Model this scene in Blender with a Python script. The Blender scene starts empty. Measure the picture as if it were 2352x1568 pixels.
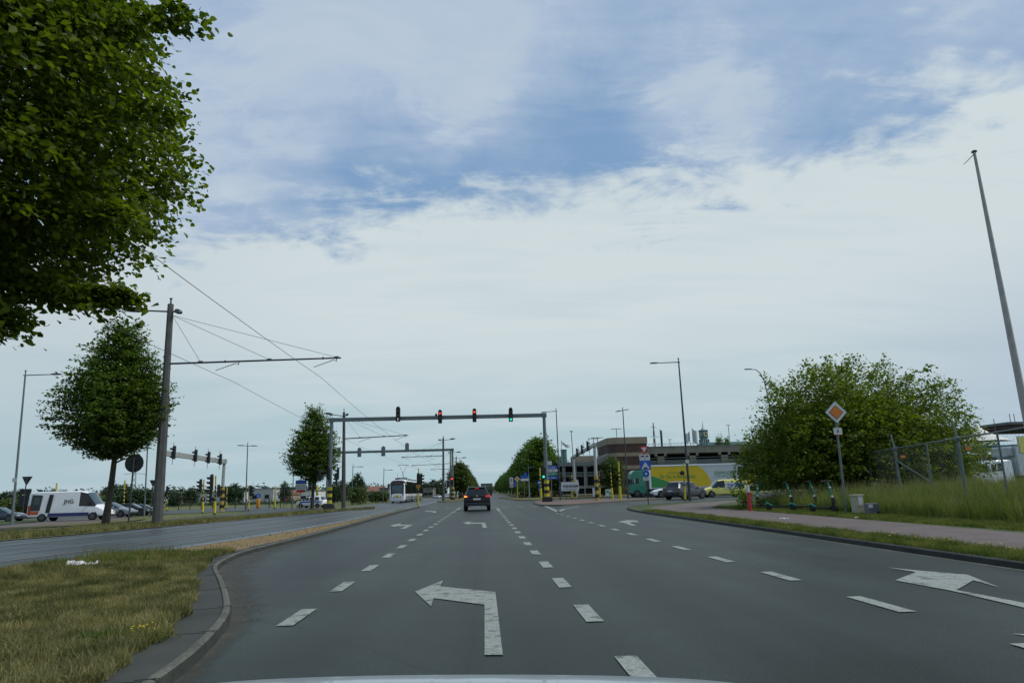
import bpy, bmesh, math, random
import numpy as np
from math import sin, cos, tan, pi, radians, atan2, hypot, sqrt
from mathutils import Vector, Matrix
from mathutils.geometry import tessellate_polygon
random.seed(7)
sc = bpy.context.scene
COL = sc.collection

# ------------------------------------------------------------------ camera
CAM_H = 1.25
YAW, PITCH, ROLL = 0.04772, 0.21596, 0.028
FPX, CX, CY = 1568.0, 1176.0, 784.0          # survey of the photograph (2352 x 1568 grid)
FW = Vector((sin(YAW)*cos(PITCH), cos(YAW)*cos(PITCH), sin(PITCH)))
_r = Vector((cos(YAW), -sin(YAW), 0)); _u = Vector((-sin(YAW)*sin(PITCH), -cos(YAW)*sin(PITCH), cos(PITCH)))
RT = cos(ROLL)*_r - sin(ROLL)*_u
UP = sin(ROLL)*_r + cos(ROLL)*_u
cd = bpy.data.cameras.new('camera'); cam = bpy.data.objects.new('camera', cd); COL.objects.link(cam)
cd.sensor_width = 36; cd.lens = 24.0; cd.clip_start = 0.05; cd.clip_end = 6000
m = Matrix((RT, UP, -FW)).transposed().to_4x4(); m.translation = (0, 0, CAM_H); cam.matrix_world = m
sc.camera = cam
sc.view_settings.view_transform = 'Standard'; sc.view_settings.look = 'None'
sc.view_settings.exposure = 0.0; sc.view_settings.gamma = 1

def ray(px, py):
    return FW + RT*((px-CX)/FPX) - UP*((py-CY)/FPX)
def G(px, py, z=0.0):                       # survey point on the ground
    d = ray(px, py); t = (z-CAM_H)/d.z; return (d.x*t, d.y*t)
def A(px, py, Y):                           # survey point at a known distance Y down the road: (X, Z)
    d = ray(px, py); t = Y/d.y; return (d.x*t, CAM_H+d.z*t)

# ------------------------------------------------------------------ sun and sky
SUN_EL, SUN_AZ = radians(52), radians(95)   # azimuth clockwise from the road direction
sl = bpy.data.lights.new('sun', 'SUN'); sun = bpy.data.objects.new('sun', sl); COL.objects.link(sun)
sl.energy = 2.4; sl.angle = radians(12); sl.color = (1.0, 0.955, 0.88)
sd = Vector((sin(SUN_AZ)*cos(SUN_EL), cos(SUN_AZ)*cos(SUN_EL), sin(SUN_EL)))
sun.rotation_euler = sd.to_track_quat('Z', 'Y').to_euler()

w = bpy.data.worlds.new('World'); sc.world = w; w.use_nodes = True
def build_sky():
    nt = w.node_tree; N = nt.nodes; L = nt.links; N.clear()
    out = N.new('ShaderNodeOutputWorld'); bg = N.new('ShaderNodeBackground'); L.new(bg.outputs[0], out.inputs[0])
    bg.inputs[1].default_value = 0.1
    sky = N.new('ShaderNodeTexSky'); sky.sky_type = 'NISHITA'; sky.sun_disc = False
    sky.sun_elevation = SUN_EL; sky.sun_rotation = SUN_AZ; sky.air_density = 1.0; sky.dust_density = 0.6; sky.ozone_density = 2.5
    tc = N.new('ShaderNodeTexCoord')
    def M(op, a, b=None, c=None, clamp=False):
        n = N.new('ShaderNodeMath'); n.operation = op; n.use_clamp = clamp
        for i, v in enumerate((a, b, c)):
            if v is None: continue
            if isinstance(v, (int, float)): n.inputs[i].default_value = v
            else: L.new(v, n.inputs[i])
        return n.outputs[0]
    def V(op, a, b=None, s=None):
        n = N.new('ShaderNodeVectorMath'); n.operation = op
        for i, v in enumerate((a, b)):
            if v is None: continue
            if isinstance(v, (tuple, Vector)): n.inputs[i].default_value = v
            else: L.new(v, n.inputs[i])
        if s is not None: n.inputs['Scale'].default_value = s
        return n
    def SS(v, lo, hi, o0=0.0, o1=1.0):
        n = N.new('ShaderNodeMapRange'); n.interpolation_type = 'SMOOTHSTEP'
        L.new(v, n.inputs[0]); n.inputs[1].default_value = lo; n.inputs[2].default_value = hi
        n.inputs[3].default_value = o0; n.inputs[4].default_value = o1; return n.outputs[0]
    def noise(vec, scale, detail, rough=0.55, dist=0.0):
        n = N.new('ShaderNodeTexNoise'); L.new(vec, n.inputs['Vector']); n.inputs['Scale'].default_value = scale
        n.inputs['Detail'].default_value = detail; n.inputs['Roughness'].default_value = rough; n.inputs['Distortion'].default_value = dist
        return n
    d = V('NORMALIZE', tc.outputs['Generated']).outputs[0]
    sep = N.new('ShaderNodeSeparateXYZ'); L.new(d, sep.inputs[0])
    el = M('ARCSINE', sep.outputs[2]); el = M('MULTIPLY', el, 57.2958)
    az = M('ARCTAN2', sep.outputs[0], sep.outputs[1]); az = M('MULTIPLY', az, 57.2958)
    # cloud sheet coordinates: the direction met with a flat layer overhead
    den = M('ADD', M('MAXIMUM', sep.outputs[2], 0.0), 0.14)
    comb = N.new('ShaderNodeCombineXYZ')
    L.new(M('DIVIDE', sep.outputs[0], den), comb.inputs[0]); L.new(M('DIVIDE', sep.outputs[1], den), comb.inputs[1])
    P = comb.outputs[0]
    mp = N.new('ShaderNodeMapping'); L.new(P, mp.inputs[0]); mp.inputs['Rotation'].default_value = (0, 0, radians(28)); mp.inputs['Scale'].default_value = (0.75, 1.5, 1)
    big = noise(mp.outputs[0], 1.1, 3, 0.5, 0.4)
    fine = noise(mp.outputs[0], 3.4, 10, 0.62, 0.7)
    mp2 = N.new('ShaderNodeMapping'); L.new(P, mp2.inputs[0]); mp2.inputs['Rotation'].default_value = (0, 0, radians(-35)); mp2.inputs['Scale'].default_value = (0.6, 3.2, 1)
    streak = noise(mp2.outputs[0], 2.6, 8, 0.6, 0.5)
    fn = M('SUBTRACT', fine.outputs[0], 0.5); bn = M('SUBTRACT', big.outputs[0], 0.5); sn = M('SUBTRACT', streak.outputs[0], 0.5)
    # bank: whole lower sky; its ragged upper edge sits near 23-26 degrees
    edge = M('ADD', 23.9, M('MULTIPLY', SS(az, -30, 2, -3.9, 1.6), 1.0))
    edge = M('ADD', edge, SS(az, 22, 42, 0, 1.5))
    edge = M('ADD', edge, M('MULTIPLY', fn, 15)); edge = M('ADD', edge, M('MULTIPLY', bn, 7))
    puff = noise(P, 11.0, 7, 0.62, 0.25); pn = M('SUBTRACT', puff.outputs[0], 0.5)
    edge = M('ADD', edge, M('MULTIPLY', pn, 7))
    bank = SS(M('SUBTRACT', edge, el), -1.6, 3.6)
    warp = N.new('ShaderNodeVectorMath'); warp.operation = 'SCALE'; warp.inputs['Scale'].default_value = 0.17
    sub = V('SUBTRACT', fine.outputs[1], (0.5, 0.5, 0.5)); L.new(sub.outputs[0], warp.inputs[0])
    dw = V('NORMALIZE', V('ADD', d, warp.outputs[0]).outputs[0]).outputs[0]
    def blob(a, e, r0, r1, s, sx=1.0):
        c = (sin(radians(a))*cos(radians(e)), cos(radians(a))*cos(radians(e)), sin(radians(e)))
        dot = V('DOT_PRODUCT', dw, c).outputs['Value']
        return M('MULTIPLY', SS(dot, cos(radians(r1)), cos(radians(r0))), s)
    cov = M('ADD', 0.31, M('MULTIPLY', fn, 0.9)); cov = M('ADD', cov, M('MULTIPLY', sn, 0.9)); cov = M('ADD', cov, M('MULTIPLY', bn, 0.3)); cov = M('ADD', cov, M('MULTIPLY', pn, 0.75))
    for b in [(-24, 34, 6, 16, .55), (-9, 35, 3, 13, .50), (1, 32, 1, 8, .34), (21, 29, 0, 6.0, .36), (24.5, 28, 0, 4.2, .25), (18, 33, 0, 5, .16), (14, 39, 4, 12, .12), (33, 37, 6, 16, .28),
              (-2, 45, 8, 16, .4), (45, 30, 2, 9, .22), (-30, 22, 3, 10, .35), (-17, 24.5, 0, 5, .25),
              (-14, 26.5, 0, 6, -.30), (-6, 28, 1, 8, -.42), (6, 28, 1, 9, -.38), (13, 28, 0, 6, -.25), (32, 31, 1, 9, -.20), (-8, 23, 0, 4, -.15)]:
        cov = M('ADD', cov, blob(*b))
    cov = SS(cov, -0.25, 1.1)
    cov = M('MULTIPLY', cov, 0.85)
    # tints
    def RGB(c):
        n = N.new('ShaderNodeRGB'); n.outputs[0].default_value = (*c, 1); return n.outputs[0]
    def MIX(f, a, b):
        n = N.new('ShaderNodeMix'); n.data_type = 'RGBA'
        if isinstance(f, (int, float)): n.inputs[0].default_value = f
        else: L.new(f, n.inputs[0])
        L.new(a, n.inputs[6]); L.new(b, n.inputs[7]); return n.outputs[2]
    S = 10.0
    blue = MIX(0.86, sky.outputs[0], RGB((.225*S, .375*S, .59*S)))
    veil = RGB((.445*S, .545*S, .685*S))
    white = RGB((.62*S, .70*S, .725*S))
    low = RGB((.42*S, .565*S, .62*S))
    midc = RGB((.53*S, .63*S, .68*S))
    # the bank: brightest under its edge, cooler towards the horizon
    tone = MIX(SS(M('ADD', el, M('MULTIPLY', bn, 14)), 1, 15), low, white)
    soft = SS(M('ADD', M('MULTIPLY', sn, 1.1), M('MULTIPLY', bn, 1.3)), -0.05, 0.42)
    tone = MIX(M('MULTIPLY', soft, 0.55), tone, midc)
    tone = MIX(M('MULTIPLY', SS(az, 24, 42), SS(el, 18, 8, 0, .55)), tone, RGB((.43*S, .52*S, .64*S)))
    tone = MIX(M('MULTIPLY', SS(az, -10, -34), 0.35), tone, RGB((.40*S, .50*S, .57*S)))
    upper = MIX(cov, blue, veil)
    upper = MIX(M('MULTIPLY', SS(M('ADD', cov, M('MULTIPLY', fn, .8)), 0.62, 1.0), 0.35), upper, white)
    col = MIX(bank, upper, tone)
    # behind and far to the sides the sheet simply carries on
    L.new(col, bg.inputs[0])
    w.cycles.sampling_method = 'AUTOMATIC'
build_sky()

# ------------------------------------------------------------------ materials
def _mat(name):
    mt = bpy.data.materials.new(name); mt.use_nodes = True
    nt = mt.node_tree; b = nt.nodes['Principled BSDF']; return mt, nt, b
def plain(name, col, rough=0.6, metal=0.0, var=0.12, scale=6.0, spec=0.5, coat=0.0):
    mt, nt, b = _mat(name)
    tc = nt.nodes.new('ShaderNodeTexCoord'); n = nt.nodes.new('ShaderNodeTexNoise'); n.inputs['Scale'].default_value = scale; n.inputs['Detail'].default_value = 5
    nt.links.new(tc.outputs['Object'], n.inputs['Vector'])
    r = nt.nodes.new('ShaderNodeMapRange'); r.inputs[1].default_value = .3; r.inputs[2].default_value = .7; r.inputs[3].default_value = 1-var; r.inputs[4].default_value = 1+var
    nt.links.new(n.outputs[0], r.inputs[0])
    mx = nt.nodes.new('ShaderNodeVectorMath'); mx.operation = 'SCALE'; mx.inputs[0].default_value = col; nt.links.new(r.outputs[0], mx.inputs['Scale'])
    nt.links.new(mx.outputs[0], b.inputs['Base Color'])
    b.inputs['Roughness'].default_value = rough; b.inputs['Metallic'].default_value = metal
    b.inputs['Specular IOR Level'].default_value = spec; b.inputs['Coat Weight'].default_value = coat; b.inputs['Coat Roughness'].default_value = .05
    return mt
def glow(name, col, strength):
    mt, nt, b = _mat(name); b.inputs['Base Color'].default_value = (*[c*.5 for c in col], 1)
    b.inputs['Emission Color'].default_value = (*col, 1); b.inputs['Emission Strength'].default_value = strength; return mt
def ground_mat(name, stops, scale, detail=8, rough=.9, fine=0.0, finescale=120, stain=None, spec=.3, bump=0.0, lane=False):
    """noise-mixed ground: stops = [(pos, colour)...]"""
    mt, nt, b = _mat(name); N = nt.nodes; L = nt.links
    tc = N.new('ShaderNodeTexCoord'); n = N.new('ShaderNodeTexNoise'); n.inputs['Scale'].default_value = scale; n.inputs['Detail'].default_value = detail; n.inputs['Roughness'].default_value = .6
    L.new(tc.outputs['Object'], n.inputs['Vector'])
    cr = N.new('ShaderNodeValToRGB'); e = cr.color_ramp.elements
    while len(e) < len(stops): e.new(.5)
    for el_, (p, c) in zip(e, stops): el_.position = p; el_.color = (*c, 1)
    L.new(n.outputs[0], cr.inputs[0]); col = cr.outputs[0]
    def mul(c, fac, lo, hi, a=.35, bb=.65):
        r = N.new('ShaderNodeMapRange'); r.inputs[1].default_value = a; r.inputs[2].default_value = bb; r.inputs[3].default_value = lo; r.inputs[4].default_value = hi
        L.new(fac, r.inputs[0]); s = N.new('ShaderNodeVectorMath'); s.operation = 'SCALE'; L.new(c, s.inputs[0]); L.new(r.outputs[0], s.inputs['Scale']); return s.outputs[0]
    if fine:
        f = N.new('ShaderNodeTexNoise'); f.inputs['Scale'].default_value = finescale; f.inputs['Detail'].default_value = 3; L.new(tc.outputs['Object'], f.inputs['Vector'])
        col = mul(col, f.outputs[0], 1-fine, 1+fine)
    if lane:      # worn wheel tracks and oil lines run along the lanes
        mp = N.new('ShaderNodeMapping'); mp.inputs['Scale'].default_value = (1.0, 0.035, 1); L.new(tc.outputs['Object'], mp.inputs[0])
        f = N.new('ShaderNodeTexNoise'); f.inputs['Scale'].default_value = 1.1; f.inputs['Detail'].default_value = 4; L.new(mp.outputs[0], f.inputs['Vector'])
        col = mul(col, f.outputs[0], .64, 1.42, .36, .64)
        f2 = N.new('ShaderNodeTexNoise'); f2.inputs['Scale'].default_value = .35; f2.inputs['Detail'].default_value = 6; L.new(tc.outputs['Object'], f2.inputs['Vector'])
        col = mul(col, f2.outputs[0], .80, 1.2, .4, .6)
        vo = N.new('ShaderNodeTexVoronoi'); vo.feature = 'DISTANCE_TO_EDGE'; vo.inputs['Scale'].default_value = .23
        wn = N.new('ShaderNodeTexNoise'); wn.inputs['Scale'].default_value = 1.5; wn.inputs['Detail'].default_value = 5; L.new(tc.outputs['Object'], wn.inputs['Vector'])
        vm = N.new('ShaderNodeMix'); vm.data_type = 'VECTOR'; vm.inputs[0].default_value = .22
        L.new(tc.outputs['Object'], vm.inputs[4]); L.new(wn.outputs[1], vm.inputs[5]); L.new(vm.outputs[1], vo.inputs['Vector'])
        col = mul(col, vo.outputs['Distance'], .55, 1.0, 0.0, .007)
    if lane:      # coarse aggregate: pale chips and dark pits
        ag = N.new('ShaderNodeTexVoronoi'); ag.inputs['Scale'].default_value = 110; L.new(tc.outputs['Object'], ag.inputs['Vector'])
        sp = N.new('ShaderNodeSeparateColor'); L.new(ag.outputs['Color'], sp.inputs[0]); col = mul(col, sp.outputs[0], .62, 1.45, 0.0, 1.0)
        sl_x = N.new('ShaderNodeSeparateXYZ'); L.new(tc.outputs['Object'], sl_x.inputs[0]); ph = N.new('ShaderNodeMath'); ph.operation = 'MULTIPLY_ADD'; L.new(sl_x.outputs[0], ph.inputs[0]); ph.inputs[1].default_value = 2*pi/3.05; ph.inputs[2].default_value = .97; cs = N.new('ShaderNodeMath'); cs.operation = 'COSINE'; L.new(ph.outputs[0], cs.inputs[0]); col = mul(col, cs.outputs[0], 1.10, .88, -1, 1)
        # tarred seams between the paving strips
        sx = N.new('ShaderNodeSeparateXYZ'); L.new(tc.outputs['Object'], sx.inputs[0]); wb = N.new('ShaderNodeMath'); wb.operation = 'MULTIPLY_ADD'; L.new(f2.outputs[0], wb.inputs[0]); wb.inputs[1].default_value = .25; L.new(sx.outputs[0], wb.inputs[2])
        pp_ = N.new('ShaderNodeMath'); pp_.operation = 'PINGPONG'; L.new(wb.outputs[0], pp_.inputs[0]); pp_.inputs[1].default_value = 1.92; col = mul(col, pp_.outputs[0], .70, 1.0, 0.004, .035)
    L.new(col, b.inputs['Base Color']); b.inputs['Roughness'].default_value = rough; b.inputs['Specular IOR Level'].default_value = spec
    if bump:
        f = N.new('ShaderNodeTexNoise'); f.inputs['Scale'].default_value = finescale; f.inputs['Detail'].default_value = 2; L.new(tc.outputs['Object'], f.inputs['Vector'])
        bp = N.new('ShaderNodeBump'); bp.inputs['Strength'].default_value = bump; bp.inputs['Distance'].default_value = .01
        L.new(f.outputs[0], bp.inputs['Height']); L.new(bp.outputs[0], b.inputs['Normal'])
    return mt
def leaf_mat(name, dark, light, trans=.35, pscale=.6, rough=.55, tip=None, islandvar=1.0, con=.2):
    mt, nt, b = _mat(name); N = nt.nodes; L = nt.links
    geo = N.new('ShaderNodeNewGeometry'); tc = N.new('ShaderNodeTexCoord'); n = N.new('ShaderNodeTexNoise'); n.inputs['Scale'].default_value = pscale; n.inputs['Detail'].default_value = 4
    L.new(tc.outputs['Object'], n.inputs['Vector'])
    ad = N.new('ShaderNodeMath'); ad.operation = 'MULTIPLY_ADD'; ad.inputs[1].default_value = .55*islandvar; L.new(geo.outputs['Random Per Island'], ad.inputs[0])
    r = N.new('ShaderNodeMapRange'); r.inputs[1].default_value = .5-con; r.inputs[2].default_value = .5+con; r.inputs[3].default_value = 0; r.inputs[4].default_value = 1-.55*islandvar
    L.new(n.outputs[0], r.inputs[0]); L.new(r.outputs[0], ad.inputs[2])
    cr = N.new('ShaderNodeValToRGB'); e = cr.color_ramp.elements; e[0].color = (*dark, 1); e[1].color = (*light, 1); e[0].position = .1; e[1].position = .85
    if tip: x = e.new(.97); x.color = (*tip, 1)
    L.new(ad.outputs[0], cr.inputs[0]); L.new(cr.outputs[0], b.inputs['Base Color'])
    b.inputs['Roughness'].default_value = rough; b.inputs['Specular IOR Level'].default_value = .35
    if trans > 0:
        tr = N.new('ShaderNodeBsdfTranslucent'); hs = N.new('ShaderNodeMix'); hs.data_type = 'RGBA'; hs.blend_type = 'MULTIPLY'; hs.inputs[0].default_value = 1
        L.new(cr.outputs[0], hs.inputs[6]); hs.inputs[7].default_value = (1.5, 1.6, .6, 1); L.new(hs.outputs[2], tr.inputs[0])
        mx = N.new('ShaderNodeMixShader'); mx.inputs[0].default_value = trans; L.new(b.outputs[0], mx.inputs[1]); L.new(tr.outputs[0], mx.inputs[2])
        L.new(mx.outputs[0], N['Material Output'].inputs[0])
    return mt

MT = {}
MT['asphalt'] = ground_mat('asphalt', [(.3, (.010, .0165, .0140)), (.7, (.017, .0255, .0215))], .8, rough=.46, fine=.55, finescale=75, spec=.20, bump=.5, lane=True)
MT['asphalt_old'] = ground_mat('asphalt_old', [(.3, (.024, .033, .031)), (.7, (.038, .049, .046))], .5, rough=.5, fine=.2, finescale=40, spec=.5, bump=.2, lane=True)
MT['paint'] = ground_mat('road_paint', [(.36, (.10, .12, .105)), (.46, (.24, .265, .24)), (.75, (.29, .31, .285))], 5.5, detail=10, rough=.7, fine=.22, finescale=38)
MT['concrete_walk'] = ground_mat('concrete_walk', [(.3, (.038, .043, .038)), (.7, (.062, .068, .060))], 1.2, rough=.85, fine=.15, finescale=70)
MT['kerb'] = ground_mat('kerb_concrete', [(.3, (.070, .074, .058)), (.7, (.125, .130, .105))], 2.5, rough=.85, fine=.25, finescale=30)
MT['kerb_shaded'] = ground_mat('kerb_shaded', [(.3, (.020, .024, .022)), (.7, (.045, .050, .042))], 2.5, rough=.85, fine=.25, finescale=30)  # darker copy of the kerb concrete: shade of the kerb face painted into the colour
MT['gutter'] = ground_mat('gutter_concrete', [(.3, (.040, .048, .040)), (.7, (.075, .082, .066))], 1.5, rough=.85, fine=.2, finescale=40)
MT['soil'] = ground_mat('dry_soil', [(.3, (.17, .10, .045)), (.5, (.22, .145, .065)), (.7, (.17, .14, .06))], 1.2, rough=.95, fine=.2, finescale=25)
MT['grass_dry'] = ground_mat('grass_dry', [(.32, (.05, .06, .018)), (.5, (.11, .10, .035)), (.68, (.17, .14, .06))], .9, rough=.95, fine=.35, finescale=22)
MT['grass_field'] = ground_mat('grass_field', [(.3, (.06, .08, .022)), (.55, (.11, .12, .036)), (.75, (.16, .145, .05))], .12, rough=.95, fine=.2, finescale=4)
MT['grass_green'] = ground_mat('grass_green', [(.3, (.03, .05, .016)), (.6, (.06, .085, .024)), (.8, (.10, .10, .04))], .8, rough=.95, fine=.25, finescale=12)
MT['path_red'] = ground_mat('path_red', [(.3, (.10, .082, .072)), (.55, (.135, .110, .100)), (.75, (.125, .108, .092))], 1.3, rough=.8, fine=.12, finescale=60)
MT['brick_paving'] = ground_mat('brick_paving', [(.3, (.12, .085, .07)), (.7, (.18, .125, .105))], 2, rough=.85, fine=.3, finescale=12)
MT['rail'] = plain('rail_steel', (.22, .23, .25), .35, .9)
MT['trackslab'] = ground_mat('trackslab', [(.3, (.13, .16, .19)), (.7, (.20, .23, .26))], 1, rough=.6, fine=.15, finescale=20)
MT['trackjoint'] = ground_mat('trackjoint', [(.3, (.20, .14, .10)), (.7, (.27, .20, .145))], 2, rough=.8, fine=.15)

MT['steel_grey'] = plain('galvanised_grey', (.125, .16, .165), .5, .2)
MT['steel_pale'] = plain('galvanised_pale', (.34, .37, .36), .5, .2)
MT['steel_dark'] = plain('painted_dark_grey', (.045, .055, .06), .5, .2)
MT['mast'] = plain('mast_grey', (.075, .075, .072), .6, .1, var=.2, scale=3)
MT['pole_white'] = plain('pole_offwhite', (.36, .35, .33), .5, 0)
MT['black'] = plain('black_plastic', (.008, .010, .012), .55)
MT['blackband'] = plain('black_band', (.012, .012, .012), .6)
MT['yellow'] = plain('signal_yellow', (.52, .44, .022), .5, var=.15)
MT['yellow_dim'] = plain('signal_yellow_old', (.36, .27, .05), .6, var=.25)
MT['orange'] = plain('orange_cabinet', (.60, .24, .01), .5)
MT['lensdark'] = plain('dark_lens', (.02, .022, .024), .2)
MT['lens_red'] = glow('lens_red_lit', (1.0, .05, .02), 2.2)
MT['lens_green'] = glow('lens_green_lit', (.03, .85, .55), 1.6)
MT['lens_white'] = glow('lens_white_lit', (.8, .85, .9), .7)
MT['brake_red'] = glow('brake_red_lit', (.85, .05, .04), .5)
MT['amber'] = glow('amber_lit', (1.0, .38, .05), 2.2)
MT['tail'] = plain('tail_red', (.25, .015, .015), .25)
MT['glass'] = plain('car_glass', (.010, .015, .017), .12, 0, spec=.45)
MT['glass_blue'] = plain('windscreen_glass', (.05, .085, .10), .12, 0, spec=.5)
MT['tyre'] = plain('tyre', (.012, .012, .013), .8)
MT['rim'] = plain('rim', (.10, .105, .11), .35, .8)
MT['white'] = plain('white_paint', (.80, .82, .83), .35, var=.05, coat=.4)
MT['silver'] = plain('silver_paint', (.30, .33, .36), .3, .4, var=.05, coat=.5)
MT['darkcar'] = plain('dark_paint', (.004, .005, .007), .5, .0, var=.05, coat=.12, spec=.3)
MT['greycar'] = plain('grey_paint', (.032, .039, .050), .25, .3, var=.05, coat=.8)
MT['bluecar'] = plain('blue_paint', (.02, .035, .08), .25, .3, var=.05, coat=.8)
MT['plate'] = plain('plate_white', (.6, .6, .58), .5)
MT['headlight'] = plain('headlight_glass', (.55, .58, .6), .15)
MT['trim'] = plain('black_trim', (.012, .013, .014), .6)
MT['chrome'] = plain('chrome', (.5, .5, .5), .25, .9)
MT['sign_white'] = plain('sign_white', (.55, .57, .57), .5, var=.04)
MT['sign_back'] = plain('sign_back', (.018, .022, .025), .6)
MT['sign_red'] = plain('sign_red', (.48, .02, .02), .5, var=.05)
MT['sign_blue'] = plain('sign_blue', (.012, .09, .42), .5, var=.05)
MT['sign_green'] = plain('sign_green', (.01, .22, .16), .5, var=.05)
MT['sign_orange'] = plain('sign_orange', (.62, .17, .012), .5, var=.05)
MT['truck_green'] = plain('truck_green', (.010, .19, .115), .35, coat=.5, var=.06)
MT['tarp_yellow'] = plain('tarp_yellow', (.62, .44, .008), .5, var=.05, scale=1)
MT['tarp_white'] = plain('tarp_white', (.50, .54, .55), .5, var=.06, scale=1)
MT['tarp_green'] = plain('tarp_green', (.03, .26, .06), .5, var=.05)
MT['tram_white'] = plain('tram_white', (.80, .82, .84), .3, var=.05, coat=.3)
MT['tram_grey'] = plain('tram_grey', (.20, .25, .25), .4)
MT['van_yellow'] = plain('van_yellow', (.70, .66, .16), .35, var=.05, coat=.3)
MT['scooter'] = plain('scooter_green', (.005, .15, .085), .4)
MT['post_red'] = plain('post_red', (.42, .02, .035), .5)
MT['cabinet'] = plain('cabinet_cream', (.36, .34, .25), .6)
MT['boxgrey'] = plain('box_grey', (.11, .12, .15), .6)
MT['concrete_wall'] = plain('concrete_wall', (.20, .195, .16), .85, var=.2, scale=.6)
MT['concrete_grey'] = plain('concrete_grey', (.14, .155, .155), .85, var=.2, scale=.6)
MT['brick_brown'] = plain('brick_brown', (.075, .045, .038), .85, var=.22, scale=1.2)
MT['beige'] = plain('beige_band', (.27, .225, .16), .85, var=.12, scale=.8)
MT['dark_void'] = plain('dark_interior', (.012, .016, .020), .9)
MT['teal'] = plain('teal_copper', (.06, .17, .165), .6, var=.2, scale=.5)
MT['tent'] = plain('tent_fabric', (.62, .62, .56), .7, var=.05)
MT['tent_dark'] = plain('tent_shadow_side', (.17, .18, .17), .7, var=.05)
MT['roof_red'] = plain('roof_tiles', (.20, .085, .055), .8, var=.2)
MT['house_wall'] = plain('house_wall', (.30, .25, .20), .8, var=.15)
MT['shed_grey'] = plain('shed_grey', (.36, .39, .39), .6, var=.06, scale=.3)
MT['shed_white'] = plain('shed_white', (.60, .62, .60), .6, var=.05, scale=.3)
MT['wire'] = plain('wire', (.07, .08, .085), .5, .3)
MT['bark'] = plain('bark', (.045, .042, .028), .9, var=.35, scale=5)
MT['bark_dark'] = plain('bark_dark', (.02, .019, .014), .9, var=.3, scale=5)
MT['flag'] = plain('flag_cloth', (.50, .54, .55), .7)
MT['bonnet'] = plain('bonnet_silver', (.36, .42, .46), .3, .3, var=.02, coat=.6)
MT['litter'] = plain('litter_paper', (.58, .60, .60), .7, var=.08)
MT['litter_teal'] = plain('litter_print', (.04, .22, .20), .7)
MT['leaf_near'] = leaf_mat('leaf_near', (.032, .064, .008), (.135, .185, .016), .46, 1.6, rough=.5, tip=(.20, .24, .025))
MT['leaf_mid'] = leaf_mat('leaf_mid', (.040, .085, .014), (.105, .165, .024), .40, 1.2, tip=(.13, .19, .03))
MT['leaf_right'] = leaf_mat('leaf_right', (.050, .088, .010), (.15, .20, .020), .45, .8, tip=(.15, .18, .025))
MT['leaf_avenue'] = leaf_mat('leaf_avenue', (.055, .11, .018), (.125, .20, .032), .36, .25, tip=(.16, .24, .04))
MT['leaf_avenue_dark'] = leaf_mat('leaf_avenue_dark', (.036, .066, .011), (.088, .125, .018), .3, .25)
MT['leaf_far'] = leaf_mat('leaf_far', (.020, .046, .022), (.044, .082, .030), .2, .12)
MT['leaf_bush'] = leaf_mat('leaf_bush', (.03, .055, .012), (.085, .12, .03), .25, .4)
MT['blade_dry'] = leaf_mat('blade_dry', (.062, .076, .020), (.25, .225, .10), .25, 2.0, rough=.8, tip=(.34, .30, .16), islandvar=.5, con=.15)
MT['blade_green'] = leaf_mat('blade_green', (.045, .085, .014), (.17, .18, .045), .3, 1.8, rough=.8, tip=(.26, .22, .09), islandvar=.6, con=.15)
MT['blade_tall'] = leaf_mat('blade_tall', (.036, .080, .012), (.17, .205, .042), .38, 1.1, rough=.8, tip=(.26, .24, .10), islandvar=.75, con=.13)
MT['blade_seed'] = leaf_mat('blade_seed', (.14, .15, .07), (.28, .26, .15), .3, .8, rough=.8)
MT['dandelion'] = plain('dandelion_yellow', (.75, .55, .01), .7)

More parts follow.
